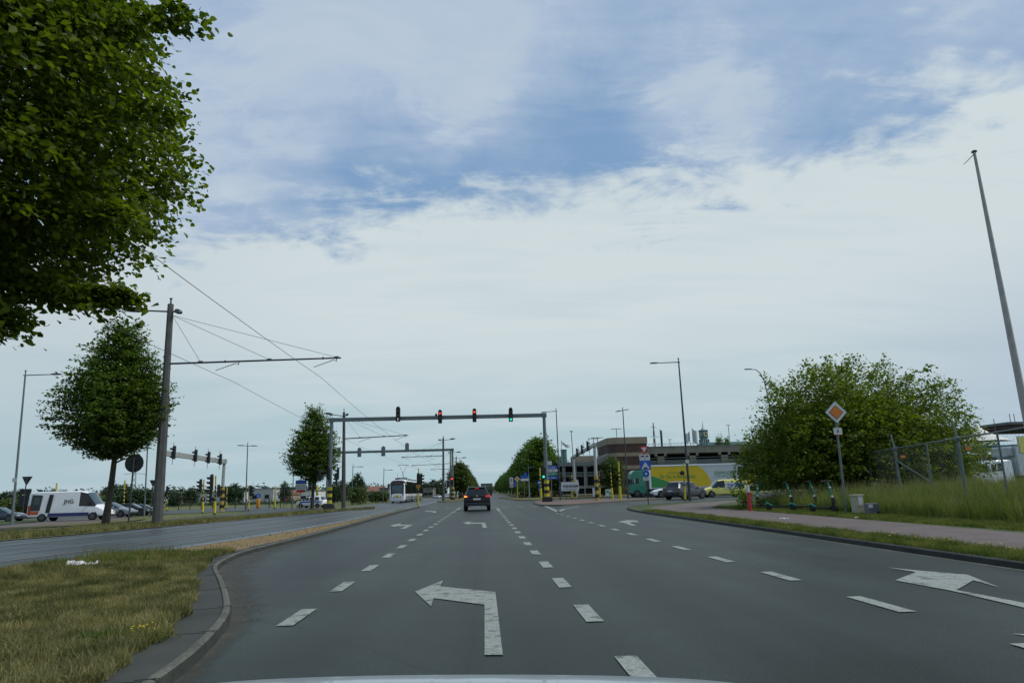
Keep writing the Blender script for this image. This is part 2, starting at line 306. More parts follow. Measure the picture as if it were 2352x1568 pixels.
# ------------------------------------------------------------------ mesh helpers
class MB:
    def __init__(s): s.v = []; s.f = []; s.m = []
    def add(s, vs, fs, mi=0):
        o = len(s.v); s.v += [tuple(p) for p in vs]; s.f += [tuple(i+o for i in f) for f in fs]; s.m += [mi]*len(fs)
    def box(s, c, d, mi=0, rz=0, taper=1.0, rx=0):
        x, y, z = d[0]/2, d[1]/2, d[2]/2; vs = []
        M_ = Matrix.Rotation(rz, 3, 'Z') @ Matrix.Rotation(rx, 3, 'X')
        for k, (sx, sy, sz) in enumerate([(-1,-1,-1),(1,-1,-1),(1,1,-1),(-1,1,-1),(-1,-1,1),(1,-1,1),(1,1,1),(-1,1,1)]):
            t = taper if sz > 0 else 1
            vs.append(Vector(c) + M_ @ Vector((sx*x*t, sy*y*t, sz*z)))
        s.add(vs, [(0,3,2,1),(4,5,6,7),(0,1,5,4),(1,2,6,5),(2,3,7,6),(3,0,4,7)], mi)
    def rbox(s, c, d, b, mi=0, rz=0):
        """box with bevelled vertical and horizontal edges"""
        bm = bmesh.new(); bmesh.ops.create_cube(bm, size=1)
        for v in bm.verts: v.co = Vector((v.co.x*d[0], v.co.y*d[1], v.co.z*d[2]))
        bmesh.ops.bevel(bm, geom=bm.edges[:], offset=b, segments=2, affect='EDGES', profile=.6)
        M_ = Matrix.Rotation(rz, 3, 'Z'); bm.verts.index_update()
        s.add([Vector(c) + M_ @ v.co for v in bm.verts], [tuple(v.index for v in f.verts) for f in bm.faces], mi); bm.free()
    def tube(s, pts, rs, n=8, mi=0, cap=True):
        pts = [Vector(p) for p in pts]
        if isinstance(rs, (int, float)): rs = [rs]*len(pts)
        rings = []; ref = None
        for i, p in enumerate(pts):
            d = (pts[min(i+1, len(pts)-1)] - pts[max(i-1, 0)]).normalized()
            if ref is None:
                a = Vector((0, 0, 1)) if abs(d.z) < .9 else Vector((1, 0, 0)); ref = d.cross(a).normalized()
            ref = (ref - d*ref.dot(d)).normalized(); b = d.cross(ref)
            rings.append([p + (ref*cos(2*pi*k/n) + b*sin(2*pi*k/n))*rs[i] for k in range(n)])
        vs = [v for r in rings for v in r]; fs = []
        for i in range(len(pts)-1):
            for k in range(n): fs.append((i*n+k, i*n+(k+1) % n, (i+1)*n+(k+1) % n, (i+1)*n+k))
        if cap: fs.append(tuple(range(n-1, -1, -1))); fs.append(tuple((len(pts)-1)*n+k for k in range(n)))
        s.add(vs, fs, mi)
    def cyl(s, a, b, r, n=12, mi=0, r2=None): s.tube([a, b], [r, r if r2 is None else r2], n, mi)
    def prism(s, poly, y0, y1, mi=0, plane='xz'):
        """polygon in xz (or xy / yz) extruded along the third axis"""
        def P(a, b, t): return {'xz': (a, t, b), 'xy': (a, b, t), 'yz': (t, a, b)}[plane]
        n = len(poly); vs = [P(a, b, y0) for a, b in poly] + [P(a, b, y1) for a, b in poly]
        tri = tessellate_polygon([[Vector((a, b, 0)) for a, b in poly]])
        fs = [tuple(t) for t in tri] + [tuple(i+n for i in reversed(t)) for t in tri]
        fs += [(i, (i+1) % n, n+(i+1) % n, n+i) for i in range(n)]
        s.add(vs, fs, mi)
    def disc(s, c, r, t=.01, n=20, mi=0, axis='y'):
        c = Vector(c); a = {'y': Vector((0, t, 0)), 'x': Vector((t, 0, 0)), 'z': Vector((0, 0, t))}[axis]
        s.cyl(c-a/2, c+a/2, r, n, mi)
    def build(s, name, mats, parent=None, smooth=False, loc=None):
        me = bpy.data.meshes.new(name); me.from_pydata(s.v, [], s.f)
        if not isinstance(mats, (list, tuple)): mats = [mats]
        for mt in mats: me.materials.append(MT[mt] if isinstance(mt, str) else mt)
        me.polygons.foreach_set('material_index', s.m)
        bm = bmesh.new(); bm.from_mesh(me); bmesh.ops.recalc_face_normals(bm, faces=bm.faces); bm.to_mesh(me); bm.free()
        if smooth:
            me.polygons.foreach_set('use_smooth', [True]*len(me.polygons))
            me.set_sharp_from_angle(angle=radians(38))
        o = bpy.data.objects.new(name, me); COL.objects.link(o)
        if parent is not None: o.parent = parent
        if loc is not None: o.location = loc
        return o
def tag(o, label, cat, group=None, kind=None):
    if label: o['label'] = label
    if cat: o['category'] = cat
    if group: o['group'] = group
    if kind: o['kind'] = kind
    return o
def thing(name, label, cat, loc=(0, 0, 0), rz=0, group=None, tilt=0):
    o = bpy.data.objects.new(name, None); COL.objects.link(o); o.empty_display_size = .2
    o.location = loc; o.rotation_euler = (0, tilt, rz); return tag(o, label, cat, group)
def dup(root, loc=None, rz=None, label=None, group=None, scale=None):
    def cp(o, par):
        c = o.copy(); COL.objects.link(c); c.parent = par
        for ch in o.children: cp(ch, c)
        return c
    r = cp(root, None)
    if loc is not None: r.location = loc
    if rz is not None: r.rotation_euler = (0, 0, rz)
    if label: r['label'] = label
    if group: r['group'] = group
    if scale is not None: r.scale = scale
    return r
def textmesh(name, s, size, mat, parent, loc, rot=(pi/2, 0, 0), width=None, extrude=.004, bold=0.0):
    cu = bpy.data.curves.new(name, 'FONT'); cu.body = s; cu.size = size; cu.extrude = extrude; cu.align_x = 'CENTER'; cu.align_y = 'CENTER'; cu.offset = bold
    tmp = bpy.data.objects.new(name, cu); COL.objects.link(tmp); bpy.context.view_layer.update()
    me = bpy.data.meshes.new_from_object(tmp.evaluated_get(bpy.context.evaluated_depsgraph_get())); bpy.data.objects.remove(tmp)
    if width:
        xs = [v.co.x for v in me.vertices]; k = width/(max(xs)-min(xs))
        for v in me.vertices: v.co.x *= k
    me.materials.clear(); me.materials.append(MT[mat]); me.name = name
    o = bpy.data.objects.new(name, me); COL.objects.link(o); o.parent = parent; o.location = loc; o.rotation_euler = rot; return o
def spline(pts, n=6, closed=False):
    out = []; P_ = [Vector((*p, 0)) for p in pts]; L_ = len(P_)
    rng = range(L_ if closed else L_-1)
    for i in rng:
        p0 = P_[(i-1) % L_] if closed or i > 0 else P_[0]; p1 = P_[i]; p2 = P_[(i+1) % L_]; p3 = P_[(i+2) % L_] if closed or i+2 < L_ else P_[-1]
        for k in range(n):
            t = k/n; q = .5*((2*p1)+(-p0+p2)*t+(2*p0-5*p1+4*p2-p3)*t*t+(-p0+3*p1-3*p2+p3)*t**3); out.append((q.x, q.y))
    if not closed: out.append(tuple(P_[-1][:2]))
    return out
def struct(o, kind='structure'): o['kind'] = kind; return o
def sheet(name, pts, z, mat):
    mb = MB(); tri = tessellate_polygon([[Vector((a, b, 0)) for a, b in pts]])
    mb.add([(a, b, z) for a, b in pts], [tuple(t) for t in tri]); o = mb.build(name, mat)
    for p in o.data.polygons:
        if p.normal.z < 0: p.flip()
    return struct(o)
def raised(name, pts, z, mat, z0=-.05):
    mb = MB(); n = len(pts); tri = tessellate_polygon([[Vector((a, b, 0)) for a, b in pts]])
    mb.add([(a, b, z) for a, b in pts], [tuple(t) for t in tri])
    mb.add([(a, b, z) for a, b in pts]+[(a, b, z0) for a, b in pts], [(i, (i+1) % n, n+(i+1) % n, n+i) for i in range(n)])
    return struct(mb.build(name, mat))
def offset(pts, d):
    """shift an open polyline sideways (left of travel = positive)"""
    out = []
    for i, p in enumerate(pts):
        a = Vector(pts[max(i-1, 0)]); b = Vector(pts[min(i+1, len(pts)-1)]); t = (b-a).normalized(); out.append((p[0]-t.y*d, p[1]+t.x*d))
    return out
def strip(name, a, b, za, zb, mat, mb=None):
    own = mb is None; mb = mb or MB(); n = len(a)
    mb.add([(x, y, za) for x, y in a]+[(x, y, zb) for x, y in b], [(i, i+1, n+i+1, n+i) for i in range(n-1)])
    return struct(mb.build(name, mat)) if own else None
def kerbline(name, line, w_, h, mat, side=1, gap=1.0):
    """kerb stones: a profile swept along a line, split into stones by thin joints"""
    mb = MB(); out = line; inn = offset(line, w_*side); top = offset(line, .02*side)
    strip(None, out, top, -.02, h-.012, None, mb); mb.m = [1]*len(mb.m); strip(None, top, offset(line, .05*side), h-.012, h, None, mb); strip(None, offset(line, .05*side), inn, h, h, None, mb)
    return struct(mb.build(name, [mat, 'kerb_shaded']))

# ------------------------------------------------------------------ ground, roads, kerbs
sheet('ground', [(-1500, -300), (1500, -300), (1500, 3000), (-1500, 3000)], -.03, 'grass_field')
sheet('road', [(-6.9, -30), (9.0, -30), (9.5, 40), (22, 60), (60, 72), (160, 84), (160, 112), (40, 104), (12, 108), (9.5, 125), (9.0, 900), (-4.0, 900), (-4.6, 118), (-6.9, 100)], 0, 'asphalt')
# tramway and left carriageway
def cshift(y): return -.0034*max(0, 38-y)**2 if y > 8 else -.0034*30**2 - .20*(8-y)
ys = [-12, -4, 2, 6, 10, 14, 18, 22, 26, 30, 36, 45, 60, 80, 110, 160, 260, 600]
def along(x, y0=-99, y1=9999): return [(x+cshift(y), y) for y in ys if y0 <= y <= y1]
strip('tramway', [(x-(2.6 if y < 46 else 0), y) for x, y in along(-15.9)], along(-6.5), 0.002, 0.002, 'asphalt_old')
sheet('side_road', [G(-60, 1236), G(360, 1200), G(520, 1187), G(700, 1172), (-18.5, 84), (-32, 96), G(560, 1178), G(380, 1192), G(200, 1206), G(-60, 1222)], 0.004, 'asphalt')
for i, xc in enumerate((-8.8, -13.7)):
    for dx in (-.72, .72):
        strip('tram_rail', along(xc+dx-.04), along(xc+dx+.04), .010, .010, 'rail')
strip('tram_joint', along(-9.68), along(-9.54), .006, .006, 'trackjoint')
strip('tram_slab', along(-11.6), along(-11.45), .006, .006, 'trackslab')
strip('tram_edge', along(-7.32), along(-7.0), .006, .006, 'trackslab')
strip('tram_edge', along(-14.9), along(-14.7), .006, .006, 'trackslab')

# left median island: kerb line from behind the camera to its tip
kl = spline([(-1.7, -6), (-1.9, 0), (-2.05, 3.5), (-2.2, 5.3), (-2.32, 6.2), (-2.6, 7.5), (-3.0, 8.7), (-3.8, 10.7), (-4.75, 13.0), (-5.15, 14.6), (-5.4, 16.3), (-5.45, 18.2), (-5.42, 21.5), (-5.48, 27), (-5.78, 39), (-6.0, 51), (-6.15, 66)], 5)
MH = .085
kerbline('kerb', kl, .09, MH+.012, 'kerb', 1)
def dirt_mat(name, c):
    mt, nt, b = _mat(name); N = nt.nodes; L = nt.links; at = N.new('ShaderNodeAttribute'); at.attribute_name = 'fade'; tc = N.new('ShaderNodeTexCoord'); n = N.new('ShaderNodeTexNoise'); n.inputs['Scale'].default_value = 2.2; n.inputs['Detail'].default_value = 9; n.inputs['Roughness'].default_value = .7
    L.new(tc.outputs['Object'], n.inputs['Vector']); m1 = N.new('ShaderNodeMath'); m1.operation = 'MULTIPLY_ADD'; L.new(n.outputs[0], m1.inputs[0]); m1.inputs[1].default_value = 1.6; m1.inputs[2].default_value = -.95
    a = N.new('ShaderNodeMath'); L.new(m1.outputs[0], a.inputs[0]); L.new(at.outputs['Fac'], a.inputs[1]); r = N.new('ShaderNodeMapRange'); r.inputs[1].default_value = .15; r.inputs[2].default_value = .95; r.inputs[4].default_value = .85; L.new(a.outputs[0], r.inputs[0])
    tr = N.new('ShaderNodeBsdfTransparent'); mx = N.new('ShaderNodeMixShader'); L.new(r.outputs[0], mx.inputs[0]); L.new(tr.outputs[0], mx.inputs[1]); L.new(b.outputs[0], mx.inputs[2]); L.new(mx.outputs[0], N['Material Output'].inputs[0])
    b.inputs['Base Color'].default_value = (*c, 1); b.inputs['Roughness'].default_value = .9; MT[name] = mt
dirt_mat('kerb_dirt', (.072, .070, .055))
def dirt(line, widths):
    rows = [(0, 1.0), (.25, .75), (.6, .35), (1.0, 0.0)]; mb = MB(); n = len(line); vs = []; fd = []
    for t_, f_ in rows:
        for i, q in enumerate(offset(line, 0)):
            w_ = widths(q[1]); o_ = offset(line[max(0, i-1):i+2], w_*t_); k_ = 1 if i else 0; x, y = o_[min(k_, len(o_)-1)]; vs.append((x, y, .005)); fd.append(f_)
    mb.add(vs, [(r*n+i, r*n+i+1, (r+1)*n+i+1, (r+1)*n+i) for r in range(3) for i in range(n-1)]); o = mb.build('road_dirt', 'kerb_dirt'); at = o.data.attributes.new('fade', 'FLOAT', 'POINT'); at.data.foreach_set('value', fd); return struct(o)
dirt(kl, lambda y: -(.30+.9*max(0, 1-abs(y-15)/9)+.25*min(1, max(0, (y-20)/20))))
walk_out = offset(kl, .09)
wk = [(-8.6, -6), (-5.4, 0), (-3.6, 3.2), (-2.62, 4.9), (-2.85, 6.6), (-3.45, 8.6), (-4.35, 10.9), (-5.55, 14.6), (-5.8, 17.2), (-5.72, 21), (-5.75, 26), (-5.98, 36), (-6.2, 50), (-6.38, 66)]
wl = []                                            # inner edge of the walkway, resampled to the kerb's count
cum = [0]; 
for i in range(1, len(wk)): cum.append(cum[-1]+hypot(wk[i][0]-wk[i-1][0], wk[i][1]-wk[i-1][1]))
for q in kl:
    yq = q[1]
    for i in range(1, len(wk)):
        if wk[i][1] >= yq: break
    t = (yq-wk[i-1][1])/(wk[i][1]-wk[i-1][1]); jig = .05*sin(yq*5.1)+.04*sin(yq*11.7)+.02*sin(yq*23)
    wl.append((min(wk[i-1][0]+(wk[i][0]-wk[i-1][0])*t+jig*(1 if yq < 20 else .4), q[0]-.2), yq))
strip('pavement', walk_out, wl, MH, MH, 'concrete_walk')
tram_edge = along(-7.1, -12, 600); 
def tx(y): return -6.68+cshift(y)
med = [(q[0]+.06, q[1]) for q in wl]
med_left = [(min(tx(q[1])+.02, q[0]-.05), q[1]) for q in wl]
gi = [i for i, q in enumerate(wl) if q[1] <= 16.4]; si = [i for i, q in enumerate(wl) if q[1] >= 15.6]
strip('verge', [med[i] for i in gi], [med_left[i] for i in gi], MH-.02, MH-.04, 'grass_dry')
strip('verge', [med_left[i] for i in gi], [(med_left[i][0]-.02, med_left[i][1]) for i in gi], MH-.04, -.02, 'grass_dry')
strip('median', [med[i] for i in si], [med_left[i] for i in si], MH-.012, MH-.05, 'soil')
sheet('median', [(-6.15, 66), (-6.45, 66), (-6.72, 66), (-6.7, 70), (-6.4, 71.5), (-6.2, 70)], .10, 'soil')
# transverse joints of the concrete walkway
mbj = MB()
acc = 0.6
for i in range(2, len(kl)-2):
    acc += hypot(kl[i][0]-kl[i-1][0], kl[i][1]-kl[i-1][1])
    if kl[i][1] > 24 or kl[i][1] < 3 or acc < 1.45: continue
    acc = 0; n_ = Vector((kl[i+1][1]-kl[i-1][1], -(kl[i+1][0]-kl[i-1][0]), 0)).normalized(); a = Vector((*kl[i], MH+.0135)); w2 = hypot(wl[i][0]-kl[i][0], 0)*.8; ang_ = atan2(n_.y, n_.x)
    mbj.box(a-n_*.08, (.16, .022, .004), 0, ang_); mbj.box(a-n_*(.16+w2*.4)-Vector((0, 0, .0115)), (w2*.8, .008, .003), 0, ang_+random.uniform(-.03, .03))
struct(mbj.build('pavement_joint', 'blackband'))

# left far verges and paths
def quadband(name, top, bot, z, mat):            # two surveyed edges
    a = [G(*p) for p in top]; b = [G(*p) for p in bot]; n = len(a)
    mb = MB(); mb.add([(x, y, z) for x, y in a]+[(x, y, z) for x, y in b], [(i, i+1, n+i+1, n+i) for i in range(n-1)])
    return struct(mb.build(name, mat))
quadband('verge', [(-160, 1238), (0, 1226), (120, 1221), (240, 1208), (360, 1202), (480, 1193), (600, 1184), (700, 1177), (800, 1170), (860, 1166)],
         [(-160, 1262), (0, 1243), (120, 1233), (240, 1222), (360, 1211), (480, 1201), (600, 1190), (700, 1181), (800, 1172.5), (860, 1168)], .03, 'grass_dry')
quadband('verge', [(-160, 1220), (0, 1213), (100, 1206), (230, 1198), (290, 1191), (335, 1190)], [(-160, 1228), (0, 1219), (100, 1212), (230, 1203), (290, 1198), (335, 1192)], .03, 'grass_dry')
quadband('path', [(-160, 1211), (0, 1207), (110, 1197), (200, 1190), (280, 1184), (300, 1183)], [(-160, 1220), (0, 1213), (100, 1206), (230, 1198), (290, 1191), (300, 1190)], .012, 'path_red')
quadband('side_road', [(-160, 1200), (0, 1195), (110, 1188), (230, 1180), (360, 1173), (460, 1168), (620, 1160)], [(-160, 1211), (0, 1206), (110, 1197), (200, 1190), (300, 1183), (460, 1177), (620, 1170)], .006, 'asphalt')
quadband('verge', [(-160, 1199), (0, 1197), (60, 1193), (110, 1193)], [(-160, 1211), (0, 1205), (60, 1200), (110, 1194.5)], .025, 'grass_green')

# right side: kerb, verge strip, red cycle path, verge
kr = spline([(7.2, -14), (7.35, 0), (7.45, 9.6), (7.55, 14), (7.65, 18), (7.8, 25.4), (7.95, 33), (8.2, 38.5), (8.9, 43.2), (10.6, 47.6), (14.5, 52.5), (20, 57.5), (27, 62), (45, 69), (120, 78)], 6)
kerbline('kerb', kr, .14, MH+.01, 'kerb_shaded', -1)
strip('gutter', offset(kr, .13), offset(kr, 0.0), .004, .004, 'kerb')
inner = offset(kr, -.14)
sheet('verge', inner+[(120, -14)], MH, 'grass_green')
k_in = [q for q in kr if q[1] < 37]
pn = [(q[0]+(.95 if q[1] > 10 else .85), q[1]) for q in k_in] + [(9.4, 39.5), (10.4, 42.5), (12.2, 46), (15, 50), (19, 54)]
pf = [(q[0]+3.9+.55*min(1, q[1]/18)*0+ (q[1]-14)*.03, q[1]) for q in k_in] + [(13.1, 38.8), (13.9, 41.5), (15.2, 44.5), (17.6, 48.5), (22, 53)]
strip('path', pn, pf, MH+.006, MH+.006, 'path_red')

# traffic island on the right, its tip towards us
isl = [(4.9, 58.5), (6.0, 56.3), (7.6, 57.5), (10.0, 61.5), (13.5, 66.5), (17.5, 71), (19.5, 75), (17.5, 79.5), (12, 82.5), (7.5, 83), (5.6, 76), (4.9, 66)]
isl = spline(isl, 4, True)
raised('traffic_island', isl, .11, 'kerb')
cxx = sum(p[0] for p in isl)/len(isl); cyy = sum(p[1] for p in isl)/len(isl)
sheet('traffic_island_paving', [(cxx+(x-cxx)*.955, cyy+(y-cyy)*.975) for x, y in isl], .114, 'brick_paving')
# far islands and verges across the junction
far_r = spline([G(1145, 1143), G(1170, 1147), G(1205, 1149), G(1262, 1147), G(1300, 1143.5), G(1440, 1139), G(1440, 1134), (40, 150), (14, 330), (8.3, 190), (8.0, 135)], 4, True)
raised('verge', far_r, .10, 'grass_dry')
far_m = [(-6.9, 106), (-4.6, 106), (-3.6, 110), (-3.4, 125), (-3.6, 200), (-4.2, 500), (-7.2, 500), (-7.1, 200), (-7.0, 125)]
raised('median', spline(far_m, 4, True), .10, 'grass_dry')

# lane markings -------------------------------------------------------
PZ = .008
mk = MB()
def quad(x0, y0, x1, y1, w_): 
    d = Vector((x1-x0, y1-y0)).normalized(); n = Vector((-d.y, d.x))*w_/2
    mk.add([(x0-n.x, y0-n.y, PZ), (x0+n.x, y0+n.y, PZ), (x1+n.x, y1+n.y, PZ), (x1-n.x, y1-n.y, PZ)], [(0, 1, 2, 3)])
def dashes(c0, c1, w_=.19, solid=None):
    """c0, c1: lists of (px,py) start and end of each dash seen in the photograph"""
    for a, b in zip(c0, c1): quad(*G(*a), *G(*b), w_)
k = 0
for X in (-2.0, 1.06, 4.1):
    y = {-2.0: 7.35, 1.06: 4.55, 4.1: 4.45}[X]
    while y < (46 if X < 4 else 42):
        if not (X == 4.1 and y > 40): quad(X, y, X, y+1.0, .17)
        y += 2.42
    if X < 4: quad(X, 46.5, X+.05, 60 if X < 0 else 55, .20)
# island chevron
def pl(pts, w_):
    P_ = [G(*p) for p in pts]
    for a, b in zip(P_[:-1], P_[1:]): quad(*a, *b, w_)
pl([(1250, 1160.5), (1282, 1175)], .25)
pl([(1282, 1175), (1296, 1168.5), (1330, 1163.5)], .25)
for i in range(12): 
    x = 1340+i*12; pl([(x, 1164-.12*i), (x+6, 1163.9-.12*i)], .35)
# edge and give-way lines, crossing blocks
for i in range(8):
    x = 988+i*32.5; a = G(x, 1166.4-.55*i); b = G(x+20, 1166.0-.55*i)
    quad(*a, *b, 1.0)
pl([(965, 1171), (1235, 1166)], .10)
pl([(1000, 1161), (1240, 1157)], .12)
struct(mk.build('lane_marking', 'paint'))
def arrow(name, pts, z=PZ):
    P_ = [G(*p) for p in pts]; sheet(name, P_, z, 'paint')
arrow('road_arrow', [(953, 1359), (1018, 1333), (1011, 1347), (1138, 1360), (1155, 1505), (1113, 1505), (1113, 1389), (996, 1374), (990, 1393)])
arrow('road_arrow', [(1062, 1200), (1082, 1196.5), (1079, 1199.8), (1114, 1200), (1119, 1212), (1108.5, 1212), (1107, 1203), (1080, 1202.5), (1076, 1204.5)])
arrow('road_arrow', [(895, 1206), (921, 1201), (920, 1204.5), (949, 1205), (930, 1214), (919, 1214), (933, 1207.5), (913, 1208), (906, 1210)])
arrow('road_arrow', [(973, 1172.5), (1000, 1173.5), (1004, 1175.5), (995, 1178), (994, 1175.5), (980, 1174.5)])
arrow('road_arrow', [(1418, 1198), (1440, 1194), (1462, 1195), (1469, 1199.5), (1452, 1198.5), (1446, 1200), (1462, 1207), (1452, 1207), (1430, 1200)])
arrow('road_arrow', [(2036, 1303), (2110, 1310.5), (2222, 1320), (2298, 1350), (2236, 1333), (2197, 1355.5), (2420, 1398), (2420, 1412), (2185, 1357), (2056, 1333), (2104, 1314)])
arrow('road_arrow', [(2325, 1456), (2460, 1462), (2460, 1478)])

# ------------------------------------------------------------------ vegetation
def npmesh(name, V, F, mat, smooth=False):
    """V (n,3) float, F (m,k) int with one k"""
    me = bpy.data.meshes.new(name); n, mm, k = len(V), len(F), F.shape[1]
    me.vertices.add(n); me.vertices.foreach_set('co', V.astype(np.float32).ravel())
    me.loops.add(mm*k); me.loops.foreach_set('vertex_index', F.astype(np.int32).ravel())
    me.polygons.add(mm); me.polygons.foreach_set('loop_start', np.arange(mm, dtype=np.int32)*k); me.polygons.foreach_set('loop_total', np.full(mm, k, dtype=np.int32))
    me.update(calc_edges=True); me.materials.append(MT[mat]); return me
LEAF6 = (np.array([[0, 0, 0], [-.42, .28, .07], [-.34, .68, .08], [0, 1, -.06], [.34, .68, .08], [.42, .28, .07]]), np.array([[0, 3, 2, 1], [0, 5, 4, 3]]))
LEAF4 = (np.array([[0, 0, 0], [-.42, .45, .08], [0, 1, -.03], [.42, .45, .08]]), np.array([[0, 2, 1, 1], [0, 3, 2, 2]]))
def leaves(rng, pos, dirs, nrm, size, shape=LEAF6, wid=.85):
    """pos, dirs (leaf long axis), nrm (leaf normal) -> V, F"""
    n = len(pos); d = dirs/np.linalg.norm(dirs, axis=1, keepdims=True)
    nn = nrm-d*np.sum(nrm*d, 1, keepdims=True); nn /= np.linalg.norm(nn, axis=1, keepdims=True)+1e-9
    s = np.cross(d, nn); L_, Fq = shape; k = len(L_)
    V = pos[:, None, :]+size[:, None, None]*(L_[None, :, 0:1]*wid*s[:, None, :]+L_[None, :, 1:2]*d[:, None, :]+L_[None, :, 2:3]*nn[:, None, :])
    F = (Fq[None]+np.arange(n)[:, None, None]*k).reshape(-1, Fq.shape[1]); return V.reshape(-1, 3), F
def tri_leaves(rng, pos, dirs, nrm, size, wid=.85):
    L_ = np.array([[0, 0, 0], [-.45, .45, .08], [0, 1, -.03], [.45, .45, .08]]); Fq = np.array([[0, 3, 2, 1]])
    return leaves(rng, pos, dirs, nrm, size, (L_, Fq), wid)
def twig_cloud(rng, anchors, adirs, length, per, droop, spread, lsize, flat=.6, upn=1.0, shape=None):
    """leaves set along short twigs; anchors (n,3), adirs (n,3)"""
    n = len(anchors); t = rng.random((n, per))
    L_ = (length*(.6+.8*rng.random(n)))[:, None, None] if np.isscalar(length) else length[:, None, None]
    p = anchors[:, None, :]+adirs[:, None, :]*L_*t[:, :, None]
    p[:, :, 2] -= droop*(L_[:, :, 0]*t*t)
    jit = rng.normal(size=(n, per, 3))*spread; jit[:, :, 2] *= flat; p = p+jit
    sgn = np.where(rng.random((n, per)) < .5, -1, 1)
    side = np.cross(adirs, np.array([0, 0, 1.0])); side /= np.linalg.norm(side, axis=1, keepdims=True)+1e-6
    ld = adirs[:, None, :]*.55+side[:, None, :]*sgn[:, :, None]*.75+rng.normal(size=(n, per, 3))*.38; ld[:, :, 2] -= .15+droop*.3
    nr = rng.normal(size=(n, per, 3))*.5; nr[:, :, 2] += upn
    sz = lsize*(.6+.7*rng.random((n, per)))
    P_, D_, N_, S_ = p.reshape(-1, 3), ld.reshape(-1, 3), nr.reshape(-1, 3), sz.ravel()
    return leaves(rng, P_, D_, N_, S_) if shape == 6 else tri_leaves(rng, P_, D_, N_, S_)
def lump(rng, k=5):
    """smooth random function of (angle, height) used to break up a crown's outline"""
    a = rng.normal(size=k); ph = rng.random(k)*6.28; fa = rng.integers(1, 6, k); fz = rng.random(k)*7+1.5; pz = rng.random(k)*6.28
    return lambda th, t: sum(a[i]*np.sin(fa[i]*th+ph[i])*np.sin(fz[i]*t+pz[i]) for i in range(k))/sqrt(k)
def profile_crown(rng, z0, z1, R, prof, ntw, per, lsize, tlen, droop, spread, rise=.1, inner=.35, lumpy=.16, mat='leaf_mid', name='crown', shape=None, layers=0, ell=1.0, flat=.6, jit=.16):
    pt = np.array([p[0] for p in prof]); pr = np.array([p[1] for p in prof])
    t = rng.random(ntw*3); wgt = np.interp(t, pt, pr)**1.6+.04; t = t[rng.random(ntw*3)*wgt.max() < wgt][:ntw]; ntw = len(t)
    if layers: t = np.clip((np.floor(t*layers)+.5+rng.normal(size=ntw)*.22)/layers, 0, 1)
    th = rng.random(ntw)*2*pi; lf = lump(rng); rr = np.interp(t, pt, pr)*R*(1+lumpy*lf(th, t))
    fr = inner+(1-inner)*rng.random(ntw)**.45; keep = fr > .2; r = rr*fr
    r = np.maximum(r-tlen*.8, .03)
    P_ = np.stack([np.cos(th)*r*ell, np.sin(th)*r, z0+(z1-z0)*t], 1)
    D_ = np.stack([np.cos(th), np.sin(th), np.full(ntw, rise)+(t-.4)*.7*0+np.maximum(t-.75, 0)*3.0+rng.normal(size=ntw)*jit], 1)+rng.normal(size=(ntw, 3))*np.array([.22, .22, jit])
    D_ /= np.linalg.norm(D_, axis=1, keepdims=True)
    V, F = twig_cloud(rng, P_, D_, tlen, per, droop, spread, lsize, shape=shape, flat=flat); return npmesh(name, V, F, mat)
def limbs(rng, h0, h1, R, n, r0, prof, lean=(0, 0), mat='bark', name='trunk', trunk_r=(.16, .05), up=.35):
    mb = MB(); zt = h1
    tp = [(lean[0]*t+.05*sin(5*t), lean[1]*t+.04*cos(4*t), zt*t*.93) for t in np.linspace(0, 1, 9)]
    mb.tube(tp, [trunk_r[0]*1.35]+[trunk_r[0]+(trunk_r[1]-trunk_r[0])*t for t in np.linspace(0.05, 1, 8)], 9)
    for i in range(n):
        t = (i+.5)/n; z = h0+(h1-h0)*.85*t; a = i*2.4+rng.random()*.6; r = np.interp(t, [p[0] for p in prof], [p[1] for p in prof])*R*.8
        q = z/zt; b = Vector((lean[0]*q, lean[1]*q, z-.1)); d = Vector((cos(a), sin(a), up+t*.5)).normalized()
        mb.tube([b, b+d*r*.4+Vector((0, 0, .04*r)), b+d*r*.75+Vector((0, 0, .02*r)), b+d*r], [r0*(1-.5*t), r0*.7*(1-.5*t), r0*.4*(1-.5*t), r0*.15], 6)
    return mb.build(name, mat, smooth=True)
def tree(name, label, loc, crown_me, trunk_o, group=None, rz=0, cat='tree', crown_name='crown'):
    t = thing(name, label, cat, loc, rz, group); trunk_o.parent = t
    c = bpy.data.objects.new(crown_name, crown_me); COL.objects.link(c); c.parent = t; return t

